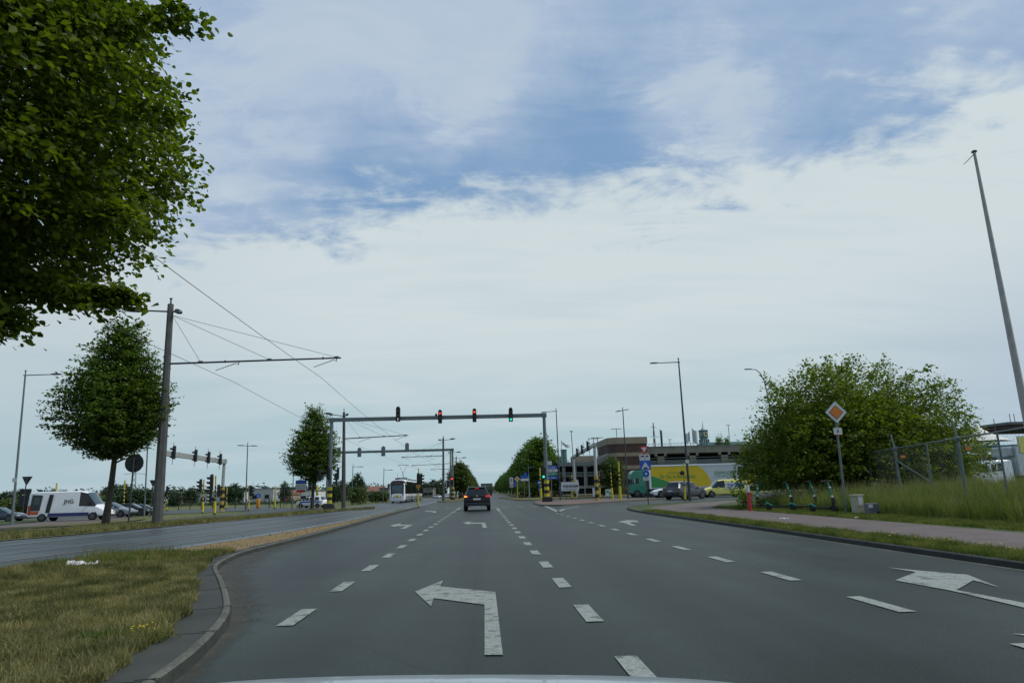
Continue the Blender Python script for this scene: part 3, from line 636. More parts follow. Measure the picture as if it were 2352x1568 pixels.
# 1. the big roadside tree whose crown fills the upper left corner
rng = np.random.default_rng(11)
TN = Vector((-8.62, 8.8, .08))
def near_tree():
    prof = [(0, .50), (.06, .78), (.2, .94), (.4, 1), (.6, .93), (.8, .72), (.95, .38), (1, .12)]
    R, z0, z1 = 4.15, 4.05, 12.0
    n = 7600; pt = np.array([p[0] for p in prof]); pr = np.array([p[1] for p in prof])
    t = rng.random(n*3); wgt = np.interp(t, pt, pr)**1.4; t = t[rng.random(n*3) < wgt][:n]; n = len(t)
    th = rng.random(n)*2*pi; lf = lump(rng, 7); rr = np.interp(t, pt, pr)*R*(1+.10*lf(th, t))*(1+.05*np.sin(t*46+th*2))
    r = rr*(.30+.70*rng.random(n)**.40)-.5
    P_ = np.stack([np.cos(th)*r, np.sin(th)*r, z0+(z1-z0)*t], 1)
    D_ = np.stack([np.cos(th), np.sin(th), .10+np.maximum(t-.7, 0)*2+rng.normal(size=n)*.2], 1)+rng.normal(size=(n, 3))*.2; D_ /= np.linalg.norm(D_, axis=1, keepdims=True)
    V1, F1 = twig_cloud(rng, P_, D_,   .50, 20, .30, .085, .098, flat=.8, upn=.8, shape=6)
    # the low bough reaching out over the track, and a few long shoots
    bo = []; bd = []
    for a0, a1, k in [((-7.6, 8.6, 4.1), (-5.02, 9.3, 4.1), 190), ((-8.2, 8.6, 3.95), (-6.0, 8.7, 3.62), 220), ((-7.8, 8.0, 4.7), (-4.65, 8.6, 5.0), 120), ((-8.0, 8.0, 6.1), (-4.1, 8.4, 6.35), 90),
                      ((-8, 8.2, 7.4), (-3.95, 8.4, 7.75), 90), ((-9, 7.6, 3.9), (-7.0, 7.6, 3.6), 120)]:
        a0 = np.array(a0)-np.array(TN); a1 = np.array(a1)-np.array(TN)
        s = rng.random(k)**.75; p = a0+(a1-a0)*s[:, None]+rng.normal(size=(k, 3))*np.array([.12, .34, .13])*(1.15-s[:, None]); bo.append(p)
        d = (a1-a0)/np.linalg.norm(a1-a0); bd.append(d+rng.normal(size=(k, 3))*np.array([.3, .45, .25]))
    bo = np.concatenate(bo); bd = np.concatenate(bd); bd /= np.linalg.norm(bd, axis=1, keepdims=True)
    V2, F2 = twig_cloud(rng, bo, bd,   .32, 13, .5, .06, .102, flat=.9, upn=.8, shape=6)
    me = npmesh('crown', np.concatenate([V1, V2]), np.concatenate([F1, F2+len(V1)]), 'leaf_near')
    tr = limbs(rng, 2.6, 11.2, 4.1, 26, .075, prof, (.2, 0), 'bark_dark', trunk_r=(.21, .06), up=.3)
    tree('roadside_tree', 'tall broadleaf tree in the near left median, its leafy crown filling the upper left corner', TN, me, tr)
near_tree()
# 2. pyramidal trees on the verge beyond the tramway
PYR = [(0, .22), (.05, .55), (.12, .86), (.3, 1), (.45, .95), (.56, .85), (.68, .70), (.8, .57), (.9, .42), (.96, .26), (1, .06)]
x_, y_ = -20.2, 38.6
rng = np.random.default_rng(5)
me = profile_crown(rng, 3.5, 10.75, 2.85, PYR, 3900, 16, .155, .95, .02, .09, rise=.20, inner=.12, lumpy=.19, mat='leaf_mid', layers=15, flat=.35, jit=.10)
tree('verge_tree', 'pyramid-shaped dark green tree on the grass verge just left of the thick tramway mast', (x_, y_, .03), me, limbs(rng, 3.2, 10.6, 3.6, 18, .06, PYR, (.35, 0), 'bark', trunk_r=(.17, .05)))
x_, y_ = G(716, 1168.5)
rng = np.random.default_rng(9)
me = profile_crown(rng, 2.7, 10.4, 2.95, PYR, 2200, 14, .20, 1.1, .02, .10, rise=.40, inner=.12, lumpy=.16, mat='leaf_mid', layers=13, flat=.4, jit=.12)
tree('verge_tree', 'conical dark green street tree touching the left leg of the wide grey signal gantry', (x_, y_, .03), me, limbs(rng, 2.4, 10.6, 3.0, 14, .06, PYR, (.2, 0), 'bark', trunk_r=(.16, .05)))
# 3. the wide tree behind the priority sign
rng = np.random.default_rng(21)
def right_tree():
    cx, cy = 20.15, 36.6; lobes = []
    for i in range(64):                                    # arching limbs, each carrying a fan of twigs
        a = rng.random()*2*pi; el = rng.random()**.8*1.25; L_ = 5.6*(1-.28*el)*(.86+.22*rng.random()); lobes.append((a, el, L_))
    P_ = []; D_ = []; mb = MB()
    for a, el, L_ in lobes:
        d = np.array([cos(a)*cos(el), sin(a)*cos(el)*.85, sin(el)*1.12+.10]); pts = []
        for s in np.linspace(0, 1, 7): pts.append(np.array([0, 0, 1.2])+d*L_*s+np.array([0, 0, -1.25*s*s*cos(el)]))
        mb.tube([tuple(q) for q in pts], [.07*(1-s)+.012 for s in np.linspace(0, 1, 7)], 5)
        k = 90
        s = .22+.80*rng.random(k)**.7; base = np.array([0, 0, 1.2])+d*L_*s[:, None]; base[:, 2] -= 1.25*s*s*cos(el)
        base += rng.normal(size=(k, 3))*np.array([.62, .62, .42])*(1.1-.55*s[:, None]); P_.append(base)
        dd = d+rng.normal(size=(k, 3))*.5; dd[:, 2] += .1; D_.append(dd)
    P_ = np.concatenate(P_); D_ = np.concatenate(D_); D_ /= np.linalg.norm(D_, axis=1, keepdims=True)
    ok = (P_[:, 2] > np.where(P_[:, 1] < 0, 1.3, .8))&~((P_[:, 0] < -5.0)&(P_[:, 2] < 3.2)); P_ = P_[ok]; D_ = D_[ok]
    V1, F1 = twig_cloud(rng, P_, D_, .85, 17, .35, .10, .145, flat=.8, upn=.9)
    # body of the dome
    V2 = profile_dome(rng, 5.8, 4.6, 1.0, 6.9, 4200)
    V3, F3 = twig_cloud(rng, V2[0], V2[1], .8, 15, .3, .12, .145, flat=.8, upn=.9)
    # long light shoots on the right and the crown top
    sh = []; sd_ = []
    for (x, z, x2, z2) in [(2.5, 6.0, 4.6, 7.1), (3.2, 5.2, 5.6, 6.3), (4.0, 4.4, 6.1, 5.6), (1.6, 6.5, 2.6, 7.8), (4.3, 3.4, 6.6, 4.0), (-.8, 6.7, -.4, 7.9), (-2.8, 6.0, -3.6, 7.0), (4.6, 2.6, 7.2, 2.9), (-.2, 6.8, .7, 7.9), (-1.8, 6.4, -2.2, 7.4)]:
        k = 34; s = rng.random(k)[:, None]**1.5; y0 = rng.normal()*.8; q = np.array([x, y0, z])+np.array([x2-x, 0, z2-z])*s; sh.append(q+rng.normal(size=(k, 3))*.08); sd_.append(np.array([x2-x, 0, z2-z])/2+rng.normal(size=(k, 3))*.6)
    sh = np.concatenate(sh); sd_ = np.concatenate(sd_); sd_ /= np.linalg.norm(sd_, axis=1, keepdims=True)
    V4, F4 = twig_cloud(rng, sh, sd_, .35, 7, .4, .05, .15, flat=.8)
    V = np.concatenate([V1, V3, V4]); F = np.concatenate([F1, F3+len(V1), F4+len(V1)+len(V3)])
    me = npmesh('crown', V, F, 'leaf_right')
    mb.tube([(0, 0, 0), (.1, 0, .7), (.0, .1, 1.4)], [.28, .22, .2], 8); mb.tube([(.5, .2, 0), (.7, .3, 1), (1.2, .3, 2.4)], [.18, .15, .1], 7); mb.tube([(-.5, -.1, 0), (-.8, -.2, 1), (-1.4, -.3, 2.2)], [.17, .14, .1], 7)
    tree('spreading_tree', 'wide dome-shaped tree with arching leafy branches behind the orange and white diamond sign', (cx, cy, .12), me, mb.build('trunk', 'bark_dark', smooth=True))
def profile_dome(rng, rx, ry, z0, z1, n):
    th = rng.random(n)*2*pi; ph = np.arcsin(rng.random(n)**.9); lf = lump(rng, 6); f = (.45+.55*rng.random(n)**.5)*(1+.10*lf(th, ph))
    P_ = np.stack([np.cos(th)*np.cos(ph)*rx*f, np.sin(th)*np.cos(ph)*ry*f, z0+(z1-z0)*np.sin(ph)*f], 1)
    D_ = np.stack([np.cos(th)*np.cos(ph), np.sin(th)*np.cos(ph), np.sin(ph)*.8+.1], 1)+rng.normal(size=(n, 3))*.4; D_ /= np.linalg.norm(D_, axis=1, keepdims=True)
    return P_, D_
right_tree()
COL.objects['spreading_tree'].scale = (1.05, 1.05, 1.03)

# 4. avenue trees: three crowns shared by copies
def crown_variants(mat, z0, z1, R, prof, ntw, per, ls, tl, seeds, lumpy=.2):
    out = []
    for s in seeds:
        r = np.random.default_rng(s); out.append(profile_crown(r, z0, z1, R, prof, ntw, per, ls, tl, .12, .16, rise=.25, inner=.3, lumpy=lumpy, mat=mat))
    return out
EGG = [(0, .45), (.1, .8), (.3, 1), (.55, .95), (.75, .74), (.9, .45), (1, .12)]
avl = crown_variants('leaf_avenue', 1.6, 11.6, 4.2, EGG, 1500, 13, .40, 1.5, (31, 32, 33), .24)
avd = crown_variants('leaf_avenue_dark', 1.8, 7.6, 2.8, EGG, 700, 12, .32, 1.0, (41, 42, 43))
trunk_big = limbs(np.random.default_rng(3), 2.5, 10, 4, 7, .12, EGG, mat='bark_dark', trunk_r=(.24, .08)).data
trunk_small = limbs(np.random.default_rng(4), 2.0, 6.6, 2.4, 6, .07, EGG, mat='bark_dark', trunk_r=(.15, .05)).data
for o in [o for o in COL.objects if o.name.startswith('trunk') and o.parent is None]: bpy.data.objects.remove(o)
def copy_tree(kind, label, loc, cme, tme, s, rz, group, sz=None):
    t = thing(kind, label, 'tree', loc, rz, group); t.scale = (s, s, sz or s)
    for nm, me in (('crown', cme), ('trunk', tme)):
        o = bpy.data.objects.new(nm, me); COL.objects.link(o); o.parent = t
rnd = random.Random(3)
y = 137; i = 0
while y < 620:
    near = y < 150
    copy_tree('avenue_tree', 'bushy light green tree nearest the junction in the right avenue row' if near else 'tall light green tree in the long avenue row right of the road',
              (11.9+rnd.uniform(-.5, .5)+min(2.5, (y-137)*.02), y, 0), avl[i % 3], trunk_big, rnd.uniform(.92, 1.08)*(.97 if near else 1), rnd.uniform(0, 6.28), 'trees in the avenue row right of the road')
    y += 11.5 if y < 300 else 20; i += 1
for i, (x, y, s) in enumerate([(12.5, 124, .50), (17.0, 150, .62)]):
    copy_tree('avenue_tree', ['low round tree behind the round blue cycle sign', 'dark bushy tree at the left end of the car park deck'][i], (x, y, 0), avd[i % 3] if i < 2 else avl[i % 3], trunk_big if i > 1 else trunk_small, s*(1.7 if i < 2 else 1), i*1.3, 'trees behind the avenue row')
y = 150; i = 0
while y < 520:
    copy_tree('median_tree', 'dark round tree at the near end of the tram median, behind the far gantry leg' if i == 0 else 'dark green tree in the row along the tram median',
              (-5.3+rnd.uniform(-.3, .3), y, 0), avd[i % 3], trunk_small, rnd.uniform(.92, 1.08)*(1.02 if i else 1.0), rnd.uniform(0, 6.28), 'trees in the row along the tram median')
    y += 12 if y < 300 else 22; i += 1
# 5. far trees on the left horizon
farv = [profile_crown(np.random.default_rng(s), .6, 9, 5, [(0, .7), (.2, .98), (.5, 1), (.75, .78), (.92, .45), (1, .15)], 420, 12, .62, 1.7, .1, .3, rise=.2, inner=.35, lumpy=.25, mat='leaf_far') for s in (51, 52, 53, 54)]
far_list = [  # px, top py, Y, width px, label
 (16, 1130, 130, 60, 'dark tree at the far left edge of the horizon'), (52, 1124, 135, 58, 'dark bushy tree behind the pole of the far left street lamp'), (92, 1128, 180, 32, 'small dark tree just left of the white van roof'),
 (122, 1124, 190, 30, 'dark tree showing above the rear of the white van'), (140, 1127, 220, 40, 'low dark tree showing above the middle of the white van'),
 (262, 1108, 115, 52, 'tall dark tree behind the trunk of the pyramid-shaped tree'), (290, 1112, 125, 44, 'dark tree right behind the round sign back'), (322, 1124, 130, 36, 'dark tree behind the slim lamp post left of the thick mast'), (345, 1126, 140, 30, 'dark tree half hidden by the thick mast on its left side'),
 (404, 1128, 150, 30, 'dark bush-like tree right of the thick mast'), (440, 1121, 210, 38, 'round dark tree beyond the field behind the pale gantry'), (478, 1124, 260, 50, 'low dark tree line piece behind the signal posts'),
 (540, 1112, 200, 40, 'large dark tree right of the pale gantry leg'), (562, 1119, 230, 34, 'dark tree touching the two-armed street lamp post'), (612, 1117, 260, 44, 'broad dark tree above the grey shed roof'), (636, 1121, 300, 40, 'low tree just right of the grey shed roof'),
 (655, 1107, 170, 26, 'narrow dark tree left of the conical street tree'), (784, 1103, 150, 40, 'dark tree between the gantry leg and the second tram mast'), (770, 1110, 140, 34, 'dark green tree behind the striped gantry leg'),
 (823, 1088, 165, 36, 'tall dark oval tree between the two far left lamps'), (812, 1103, 190, 30, 'lower dark tree left of the tall oval tree'), (866, 1119, 240, 30, 'small dark tree left of the tram roof'), (850, 1123, 260, 30, 'low dark tree beside the red roof'),
 (978, 1108, 240, 30, 'dark tree right behind the tram'), (996, 1102, 250, 34, 'taller dark tree right of the tram'), (1012, 1100, 270, 30, 'dark tree left of the median row'), (962, 1112, 300, 40, 'dark tree above the tram roof line'),
 (1650, 995, 210, 44, 'green tree behind the car park deck beside the clock tower'), (1668, 1000, 190, 40, 'green tree behind the deck next to the spreading tree')]
for i, (px, py, Y, wpx, lab) in enumerate(far_list):
    X, Z = A(px, py, Y); s = wpx/1568*Y/10; copy_tree('far_tree', lab, (X, Y, 0), (farv if px < 1600 else avl)[i % (4 if px < 1600 else 3)], trunk_small, s if px < 1600 else s, i*1.7, 'trees on the horizon', sz=Z/9.3 if px < 1600 else Z/12.8)
def band_wood(name, label, pts, n, lsz, mat, hs, depth, seed, cat='hedge'):
    r = np.random.default_rng(seed); P_ = []
    for _ in range(n):
        i = r.integers(0, len(pts)-1); t = r.random(); x = pts[i][0]+(pts[i+1][0]-pts[i][0])*t; y = pts[i][1]+(pts[i+1][1]-pts[i][1])*t+r.normal()*depth
        hh = hs*(.72+.28*sin(x*.35+seed)*sin(x*.13+1.7*seed))*(.85+.25*r.random()); P_.append((x, y, hh*r.random()**.7))
    P_ = np.array(P_); D_ = r.normal(size=(n, 3)); D_[:, 2] = abs(D_[:, 2])*.5+.2; D_ /= np.linalg.norm(D_, axis=1, keepdims=True)
    V, F = twig_cloud(r, P_, D_, lsz*3, 8, .2, lsz*.8, lsz)
    o = bpy.data.objects.new(name, npmesh(name, V, F, mat)); COL.objects.link(o); return tag(o, label, cat)
def ln(p0, p1, n=6): return [(p0[0]+(p1[0]-p0[0])*i/n, p0[1]+(p1[1]-p0[1])*i/n) for i in range(n+1)]
o = band_wood('far_woods', 'low dark wood along the horizon beyond the field', ln((-330, 330), (-25, 430)), 2600, 1.5, 'leaf_far', 7.5, 5, 3); o['kind'] = 'stuff'
o = band_wood('far_woods', 'hazy dark trees closing the far end of the avenue', ln((-25, 640), (30, 640)), 500, 1.2, 'leaf_far', 7, 6, 13); o['kind'] = 'stuff'
band_wood('hedge', 'mid green bushy hedge behind the far left lamp and the van', ln(A(-40, 1150, 88)[:1]+(88,), A(230, 1150, 100)[:1]+(100,)), 1100, .32, 'leaf_bush', 2.6, 1.2, 4)
band_wood('hedge', 'dark hedge behind the parked cars left of the thick mast', ln((A(255, 1150, 100)[0], 100), (A(350, 1150, 104)[0], 104)), 700, .30, 'leaf_far', 3.2, 1, 5)
band_wood('hedge', 'dark scrub along the foot of the grey sheds', ln((A(385, 1150, 165)[0], 165), (A(700, 1150, 150)[0], 150)), 700, .25, 'leaf_far', .5, .8, 6)
band_wood('bush', 'yellow green bush right of the second tram mast', ln((A(806, 1150, 105)[0], 105), (A(835, 1150, 108)[0], 108)), 420, .25, 'leaf_bush', 2.9, .8, 7, 'bush')
band_wood('bush', 'green bush left of the tram front', ln((A(850, 1150, 130)[0], 130), (A(888, 1150, 130)[0], 130)), 420, .28, 'leaf_bush', 3.2, 1, 8, 'bush')
band_wood('bush', 'dark ivy bush at the foot of the brown brick ramp tower', ln((A(1388, 1120, 122)[0], 122), (A(1428, 1120, 122)[0], 122), 3), 900, .3, 'leaf_avenue_dark', 7.0, 1.2, 9, 'bush')
band_wood('hedge', 'low green hedge under the trees right of the junction', ln((A(1190, 1130, 128)[0], 128), (A(1285, 1130, 124)[0], 124)), 500, .3, 'leaf_avenue_dark', 3.4, .8, 10)
band_wood('bush', 'small leafy sapling behind the red post beside the scooters', ln((A(1704, 1150, 33)[0], 33), (A(1722, 1150, 33)[0], 33), 2), 110, .11, 'leaf_right', 1.15, .2, 12, 'bush')

# 6. grass blades
def blades(name, label, poly_fn, n, h, wdt, mat, lean=.35, seg=2, z=.1, seed=1, cat='grass', clump=0.0):
    r = np.random.default_rng(seed); P_ = poly_fn(r, n); n = len(P_)
    hh = h*(.45+.75*r.random(n)); a = r.random(n)*2*pi; la = r.random(n)*2*pi; ll = np.abs(r.normal(size=n))*lean+.08
    if clump:
        q_ = np.zeros(n)
        for _ in range(14): a_ = r.random()*6.28; f_ = 1.2+r.random()*9; q_ += np.sin((P_[:, 0]*cos(a_)+P_[:, 1]*sin(a_))*f_+r.random()*6.28)
        hh *= 1-clump*.55+clump*1.0*np.clip(.45+q_/7, 0, 1.3)
    s = np.stack([np.cos(a), np.sin(a), 0*a], 1); L_ = np.stack([np.cos(la), np.sin(la), 0*a], 1)
    rows = []
    for k in range(seg+1):
        t = k/seg; c = P_+L_*(hh*ll*t*t)[:, None]; c[:, 2] += hh*t*(1-.25*ll*t); wd = wdt*(1-t*.92)*(.7+.6*r.random(n))
        rows.append(c-s*wd[:, None]/2); rows.append(c+s*wd[:, None]/2)
    V = np.stack(rows, 1).reshape(-1, 3); k = 2*(seg+1)
    Fq = np.array([[2*i, 2*i+1, 2*i+3, 2*i+2] for i in range(seg)]); F = (Fq[None]+np.arange(n)[:, None, None]*k).reshape(-1, 4)
    o = bpy.data.objects.new(name, npmesh(name, V, F, mat)); COL.objects.link(o)
    o['kind'] = 'stuff'; o['label'] = label; o['category'] = cat; return o
wlx = np.array([q[0] for q in wl]); wly = np.array([q[1] for q in wl])
def median_pts(y0, y1, zz, p=1.0, band=None):
    def fn(r, n):
        y = y0+(y1-y0)*r.random(n)**p; xr = np.interp(y, wly, wlx)+.05; xl = np.array([tx(v) for v in y])
        if band is not None: xl = np.maximum(xl, xr-band)
        t = r.random(n); x = xl+(xr-xl)*t; ok = (xl < xr)&(x > -17)
        return np.stack([x, y, np.full(n, zz)], 1)[ok]
    return fn
blades('grass', 'dry yellow green grass on the near left median', median_pts(4.2, 12, .09), 110000, .085, .010, 'blade_dry', .7, 2, seed=2, clump=.5)
blades('grass', 'short dry grass further along the near left median', median_pts(11.5, 16.4, .09), 40000, .11, .014, 'blade_dry', .6, 2, seed=3, clump=.6)
blades('grass', 'taller tufts where the left median grass narrows', median_pts(13.5, 16.6, .09), 3500, .20, .014, 'blade_green', .5, 2, seed=4, clump=.8)
blades('grass', 'rough grass fringe spilling over the left walkway', median_pts(4.2, 16.4, .10, band=.35), 14000, .12, .011, 'blade_dry', .8, 2, seed=14)
blades('grass', 'sparse dead grass on the bare brown median strip', median_pts(16, 60, .09, p=1.3), 1100, .06, .025, 'blade_dry', .7, 1, seed=24, clump=.7)
def left_verge(r, n):
    pxs = r.random(n)*860; top = np.interp(pxs, [0, 120, 240, 360, 480, 600, 700, 800, 860], [1227, 1221, 1209, 1203, 1194, 1185, 1178, 1171, 1167]); bot = np.interp(pxs, [0, 120, 240, 360, 480, 600, 700, 800, 860], [1241, 1232, 1221, 1210, 1200, 1189, 1180.5, 1172, 1168])
    P_ = [(*G(a, t+(b-t)*u), .03) for a, t, b, u in zip(pxs, top, bot, r.random(n))]; return np.array(P_)
blades('grass', 'rough yellowing grass on the verge under the tramway mast', left_verge, 20000, .22, .035, 'blade_dry', .5, 1, seed=5)
krx = np.array([q[0] for q in kr]); kry = np.array([q[1] for q in kr])
def rstrip(y0, y1, w0, w1, zz=MH, p=1.0):
    def fn(r, n):
        y = y0+(y1-y0)*r.random(n)**p; x0 = np.interp(y, kry, krx); x = x0+w0+(w1-w0)*r.random(n); return np.stack([x, y, np.full(n, zz)], 1)
    return fn
blades('grass', 'green and yellow verge grass between the right kerb and the red path', rstrip(7.5, 36, .12, .98, p=1.3), 42000, .12, .014, 'blade_green', .6, 2, seed=6, clump=.5)
blades('grass', 'mown grass edge behind the red path', lambda r, n: (lambda P_: P_[P_[:, 0] < 900])(rstrip(10, 38, 3.95, 5.6, p=1.2)(r, n)+np.array([[.35, 0, 0]])), 42000, .11, .018, 'blade_green', .6, 2, seed=7, clump=.4)
def bankz(x, y):                                     # the mound behind the path
    d = np.maximum(x-(np.interp(y, kry, krx)+6.2), 0); return MH+.55*(1-np.exp(-d/3.0))*np.clip((38-y)/6, 0, 1)
def bank_pts(r, n):
    y = 11+33*r.random(n)**.9; d = 6.15+9*r.random(n)**1.3; x = np.interp(np.minimum(y, 36), kry, krx)+d; x += np.maximum(y-36, 0)*1.05
    return np.stack([x, y, bankz(x, y)], 1)
xs = np.linspace(12.2, 46, 46); yy = np.linspace(9, 44, 40); bv = []; 
for yv in yy:
    for xv in xs: bv.append((xv, yv, float(bankz(np.array(xv), np.array(yv)))-.004))
mbk = MB(); mbk.add(bv, [(j*46+i, j*46+i+1, (j+1)*46+i+1, (j+1)*46+i) for j in range(39) for i in range(45)]); struct(mbk.build('terrain', 'grass_green', smooth=True))
blades('tall_grass', 'tall uncut green grass on the bank behind the scooters and cabinets', bank_pts, 70000, .66, .020, 'blade_tall', .45, 3, seed=8, clump=.35)
blades('tall_grass', 'pale seed heads of the tall grass along the top of the bank', bank_pts, 16000, .95, .014, 'blade_seed', .30, 3, seed=9, clump=.3)
def flowers(name, label, pts, seed, s=.03):
    r = random.Random(seed); mb = MB()
    for (x, y, z) in pts:
        mb.cyl((x, y, z-.12), (x, y, z), .004, 4, 1); 
        for k in range(7): a = k*.9; mb.add([(x, y, z+.005), (x+s*cos(a-.35), y+s*sin(a-.35), z+.012), (x+s*1.2*cos(a), y+s*1.2*sin(a), z+.004), (x+s*cos(a+.35), y+s*sin(a+.35), z+.012)], [(0, 1, 2, 3)])
    o = mb.build(name, ['dandelion', 'blade_green']); o['kind'] = 'stuff'; o['label'] = label; o['category'] = 'flowers'; return o
rr_ = random.Random(5)
flowers('dandelions', 'yellow dandelions in the verge beside the red path', [(float(np.interp(y, kry, krx))+rr_.uniform(.3, 1.0), y, MH+rr_.uniform(.07, .17)) for y in [rr_.uniform(9, 26) for _ in range(55)]], 1, .017)
fx, fy = G(325, 1462, .12)
flowers('wildflowers', 'clump of small yellow flowers at the edge of the near left walkway', [(fx+rr_.gauss(0, .055), fy+rr_.gauss(0, .04), .11+rr_.uniform(.03, .11)) for _ in range(20)], 2, .008)
blades('weed_clump', 'dark green weed clump with yellow flowers beside the left walkway', lambda r, n: np.stack([fx-.12+r.normal(size=n)*.16, fy+r.normal(size=n)*.08, np.full(n, .10)], 1), 700, .11, .018, 'blade_green', .8, 2, seed=15)

# ------------------------------------------------------------------ posts, lamps, signals
def tilt_to(bx, by, tpx, tpy, z0=0.0, Y=None):
    """base point and height and slight lean of a post seen from base pixel to top pixel"""
    if Y is None: X, Y = G(bx, by, z0)
    else: X = A(bx, by, Y)[0]
    Xt, Zt = A(tpx, tpy, Y); H_ = Zt-z0; return X, Y, H_, max(-.035, min(.035, atan2(Xt-X, H_)))
def stripes(mb, x, y, z0, z1, r, n, first=0):
    for i in range(n):
        a = z0+(z1-z0)*i/n; b = z0+(z1-z0)*(i+1)/n; mb.cyl((x, y, a), (x, y, b), r+(.001 if i % 2 else 0), 10, (i+first) % 2)
def signal_head(par, loc, rz=0, lit=None, n=3, s=1.0, back=False, name='signal_head', backboard=False):
    """black head facing -y; lit = (index from top, material)"""
    mb = MB(); w_, h = .34*s, .345*n*s
    mb.rbox((0, .02*s, 0), (w_, .22*s, h), .05*s)
    mb.disc((0, .02*s, h/2), w_*.46, .20*s, 12)
    for i in range(n):
        z = h/2-(i+.5)*h/n                       # hooded visor: open half tube
        vs = []; fs = []; R = .135*s; K = 8
        for k in range(K+1):
            a = -.35+(pi+.7)*k/K
            vs += [(R*cos(a), -.09*s, z+R*sin(a)), (R*cos(a)*1.02, -.09*s-(.20+.08*sin(a))*s, z+R*sin(a)), (R*cos(a)*.93, -.09*s-(.20+.08*sin(a))*s, z+R*.93*sin(a)), (R*cos(a)*.93, -.09*s, z+R*.93*sin(a))]
        for k in range(K):
            for q in range(4): fs.append((4*k+q, 4*k+(q+1) % 4, 4*(k+1)+(q+1) % 4, 4*(k+1)+q))
        mb.add(vs, fs)
    if backboard: mb.box((0, .05, 0), (w_*1.5, .02, h*1.1))
    o = mb.build(name, 'black', par); o.location = loc; o.rotation_euler = (0, 0, rz)
    for i in range(n):
        z = h/2-(i+.5)*h/n; l = MB(); l.disc((0, -.10*s, z), .115*s, .03, 14); lm = 'lensdark'
        if lit and lit[0] == i: lm = lit[1]
        q = l.build('lens', lm, o)
    return o
def arrow_mask(par, z, kind, s=1.0):
    mb = MB()
    if kind == 'left': mb.prism([(-.08, 0), (-.01, .06), (-.01, .022), (.075, .022), (.075, -.022), (-.01, -.022), (-.01, -.06)], -.135*s, -.13*s)
    return mb
def striped_post(label, base, top, r=.055, sleeve=.9, stripe_from=None, nstr=8, group='yellow and black striped posts', cat='post', z0=0.0, name='striped_post', Y=None, cap=True, topcol=0):
    X, Yy, H_, tl = tilt_to(*base, *top, z0=z0, Y=Y)
    t = thing(name, label, cat, (X, Yy, z0), 0, group, tl); mb = MB()
    s0 = min(sleeve, H_*.4); s1 = H_*.80
    stripes(mb, 0, 0, s0, s1, r, nstr, 1); mb.cyl((0, 0, s1), (0, 0, H_), r, 10, topcol)
    mb.build('post', ['yellow', 'blackband'], t, smooth=True)
    m2 = MB(); m2.cyl((0, 0, .12), (0, 0, s0), r*1.75, 12, 0); m2.cyl((0, 0, 0), (0, 0, .12), r*1.8, 12, 1); m2.build('sleeve', ['yellow', 'blackband'], t, smooth=True)
    if cap: m3 = MB(); m3.cyl((0, 0, H_), (0, 0, H_+.06), r*1.25, 10); m3.build('cap', 'yellow', t)
    t['H'] = H_; return t
def lamp_post(label, base, top, arms, r0=.085, r1=.05, mat='steel_grey', z0=0.0, group='street lamps', plate=None, head='long', Y=None, mast=False, spike=True):
    """arms: list of (dx, dz_px?, dy) lengths in metres to the right (negative = left)"""
    X, Yy, H_, tl = tilt_to(*base, *top, z0=z0, Y=Y); t = thing('street_lamp', label, 'street lamp', (X, Yy, z0), 0, group, tl)
    mb = MB(); zt = H_-(.35 if spike else 0)
    mb.tube([(0, 0, 0), (0, 0, H_*.12), (0, 0, H_*.12+.01), (0, 0, zt)], [r0*1.1, r0*1.05, r0*.92, r1], 12)
    if spike: mb.tube([(0, 0, zt), (0, 0, H_-.08), (0, 0, H_-.06), (0, 0, H_)], [r1*.8, r1*.7, r1*1.5, r1*1.2], 8)
    mb.build('pole', mat, t, smooth=True)
    for (dx, dy, lift) in arms:
        L_ = hypot(dx, dy); d = Vector((dx/L_, dy/L_, lift/max(L_, .1)))
        a = MB(); a0 = Vector((0, 0, zt)); a.tube([a0-d*.12, a0+d*(L_-.55)], [r1*.75, r1*.6], 8)
        ao = a.build('arm', mat, t, smooth=True)
        hd = MB(); c0 = a0+d*(L_-.65); c1 = a0+d*L_; side = Vector((-d.y, d.x, 0)); vs = []; up = Vector((0, 0, 1))
        for (s, wd, hh) in [(0, .05, .045), (.25, .13, .065), (.7, .15, .06), (.95, .09, .035), (1.0, .03, .02)]:
            c = c0+(c1-c0)*s*1.15
            vs += [c+side*wd-up*hh*.5, c+side*wd*.7+up*hh, c-side*wd*.7+up*hh, c-side*wd-up*hh*.5]
        fs = [(4*i+k, 4*i+(k+1) % 4, 4*i+4+(k+1) % 4, 4*i+4+k) for i in range(4) for k in range(4)]+[(0, 1, 2, 3), (19, 18, 17, 16)]
        hd.add(vs, fs); hd.build('lamp_head', 'steel_dark', t, smooth=True)
    if plate is not None:
        p = MB(); p.box((0, -r0-.02, plate), (.30, .02, .28)); p.build('number_plate', 'sign_white', t)
    return t
def mpp(Y): return Y/FPX
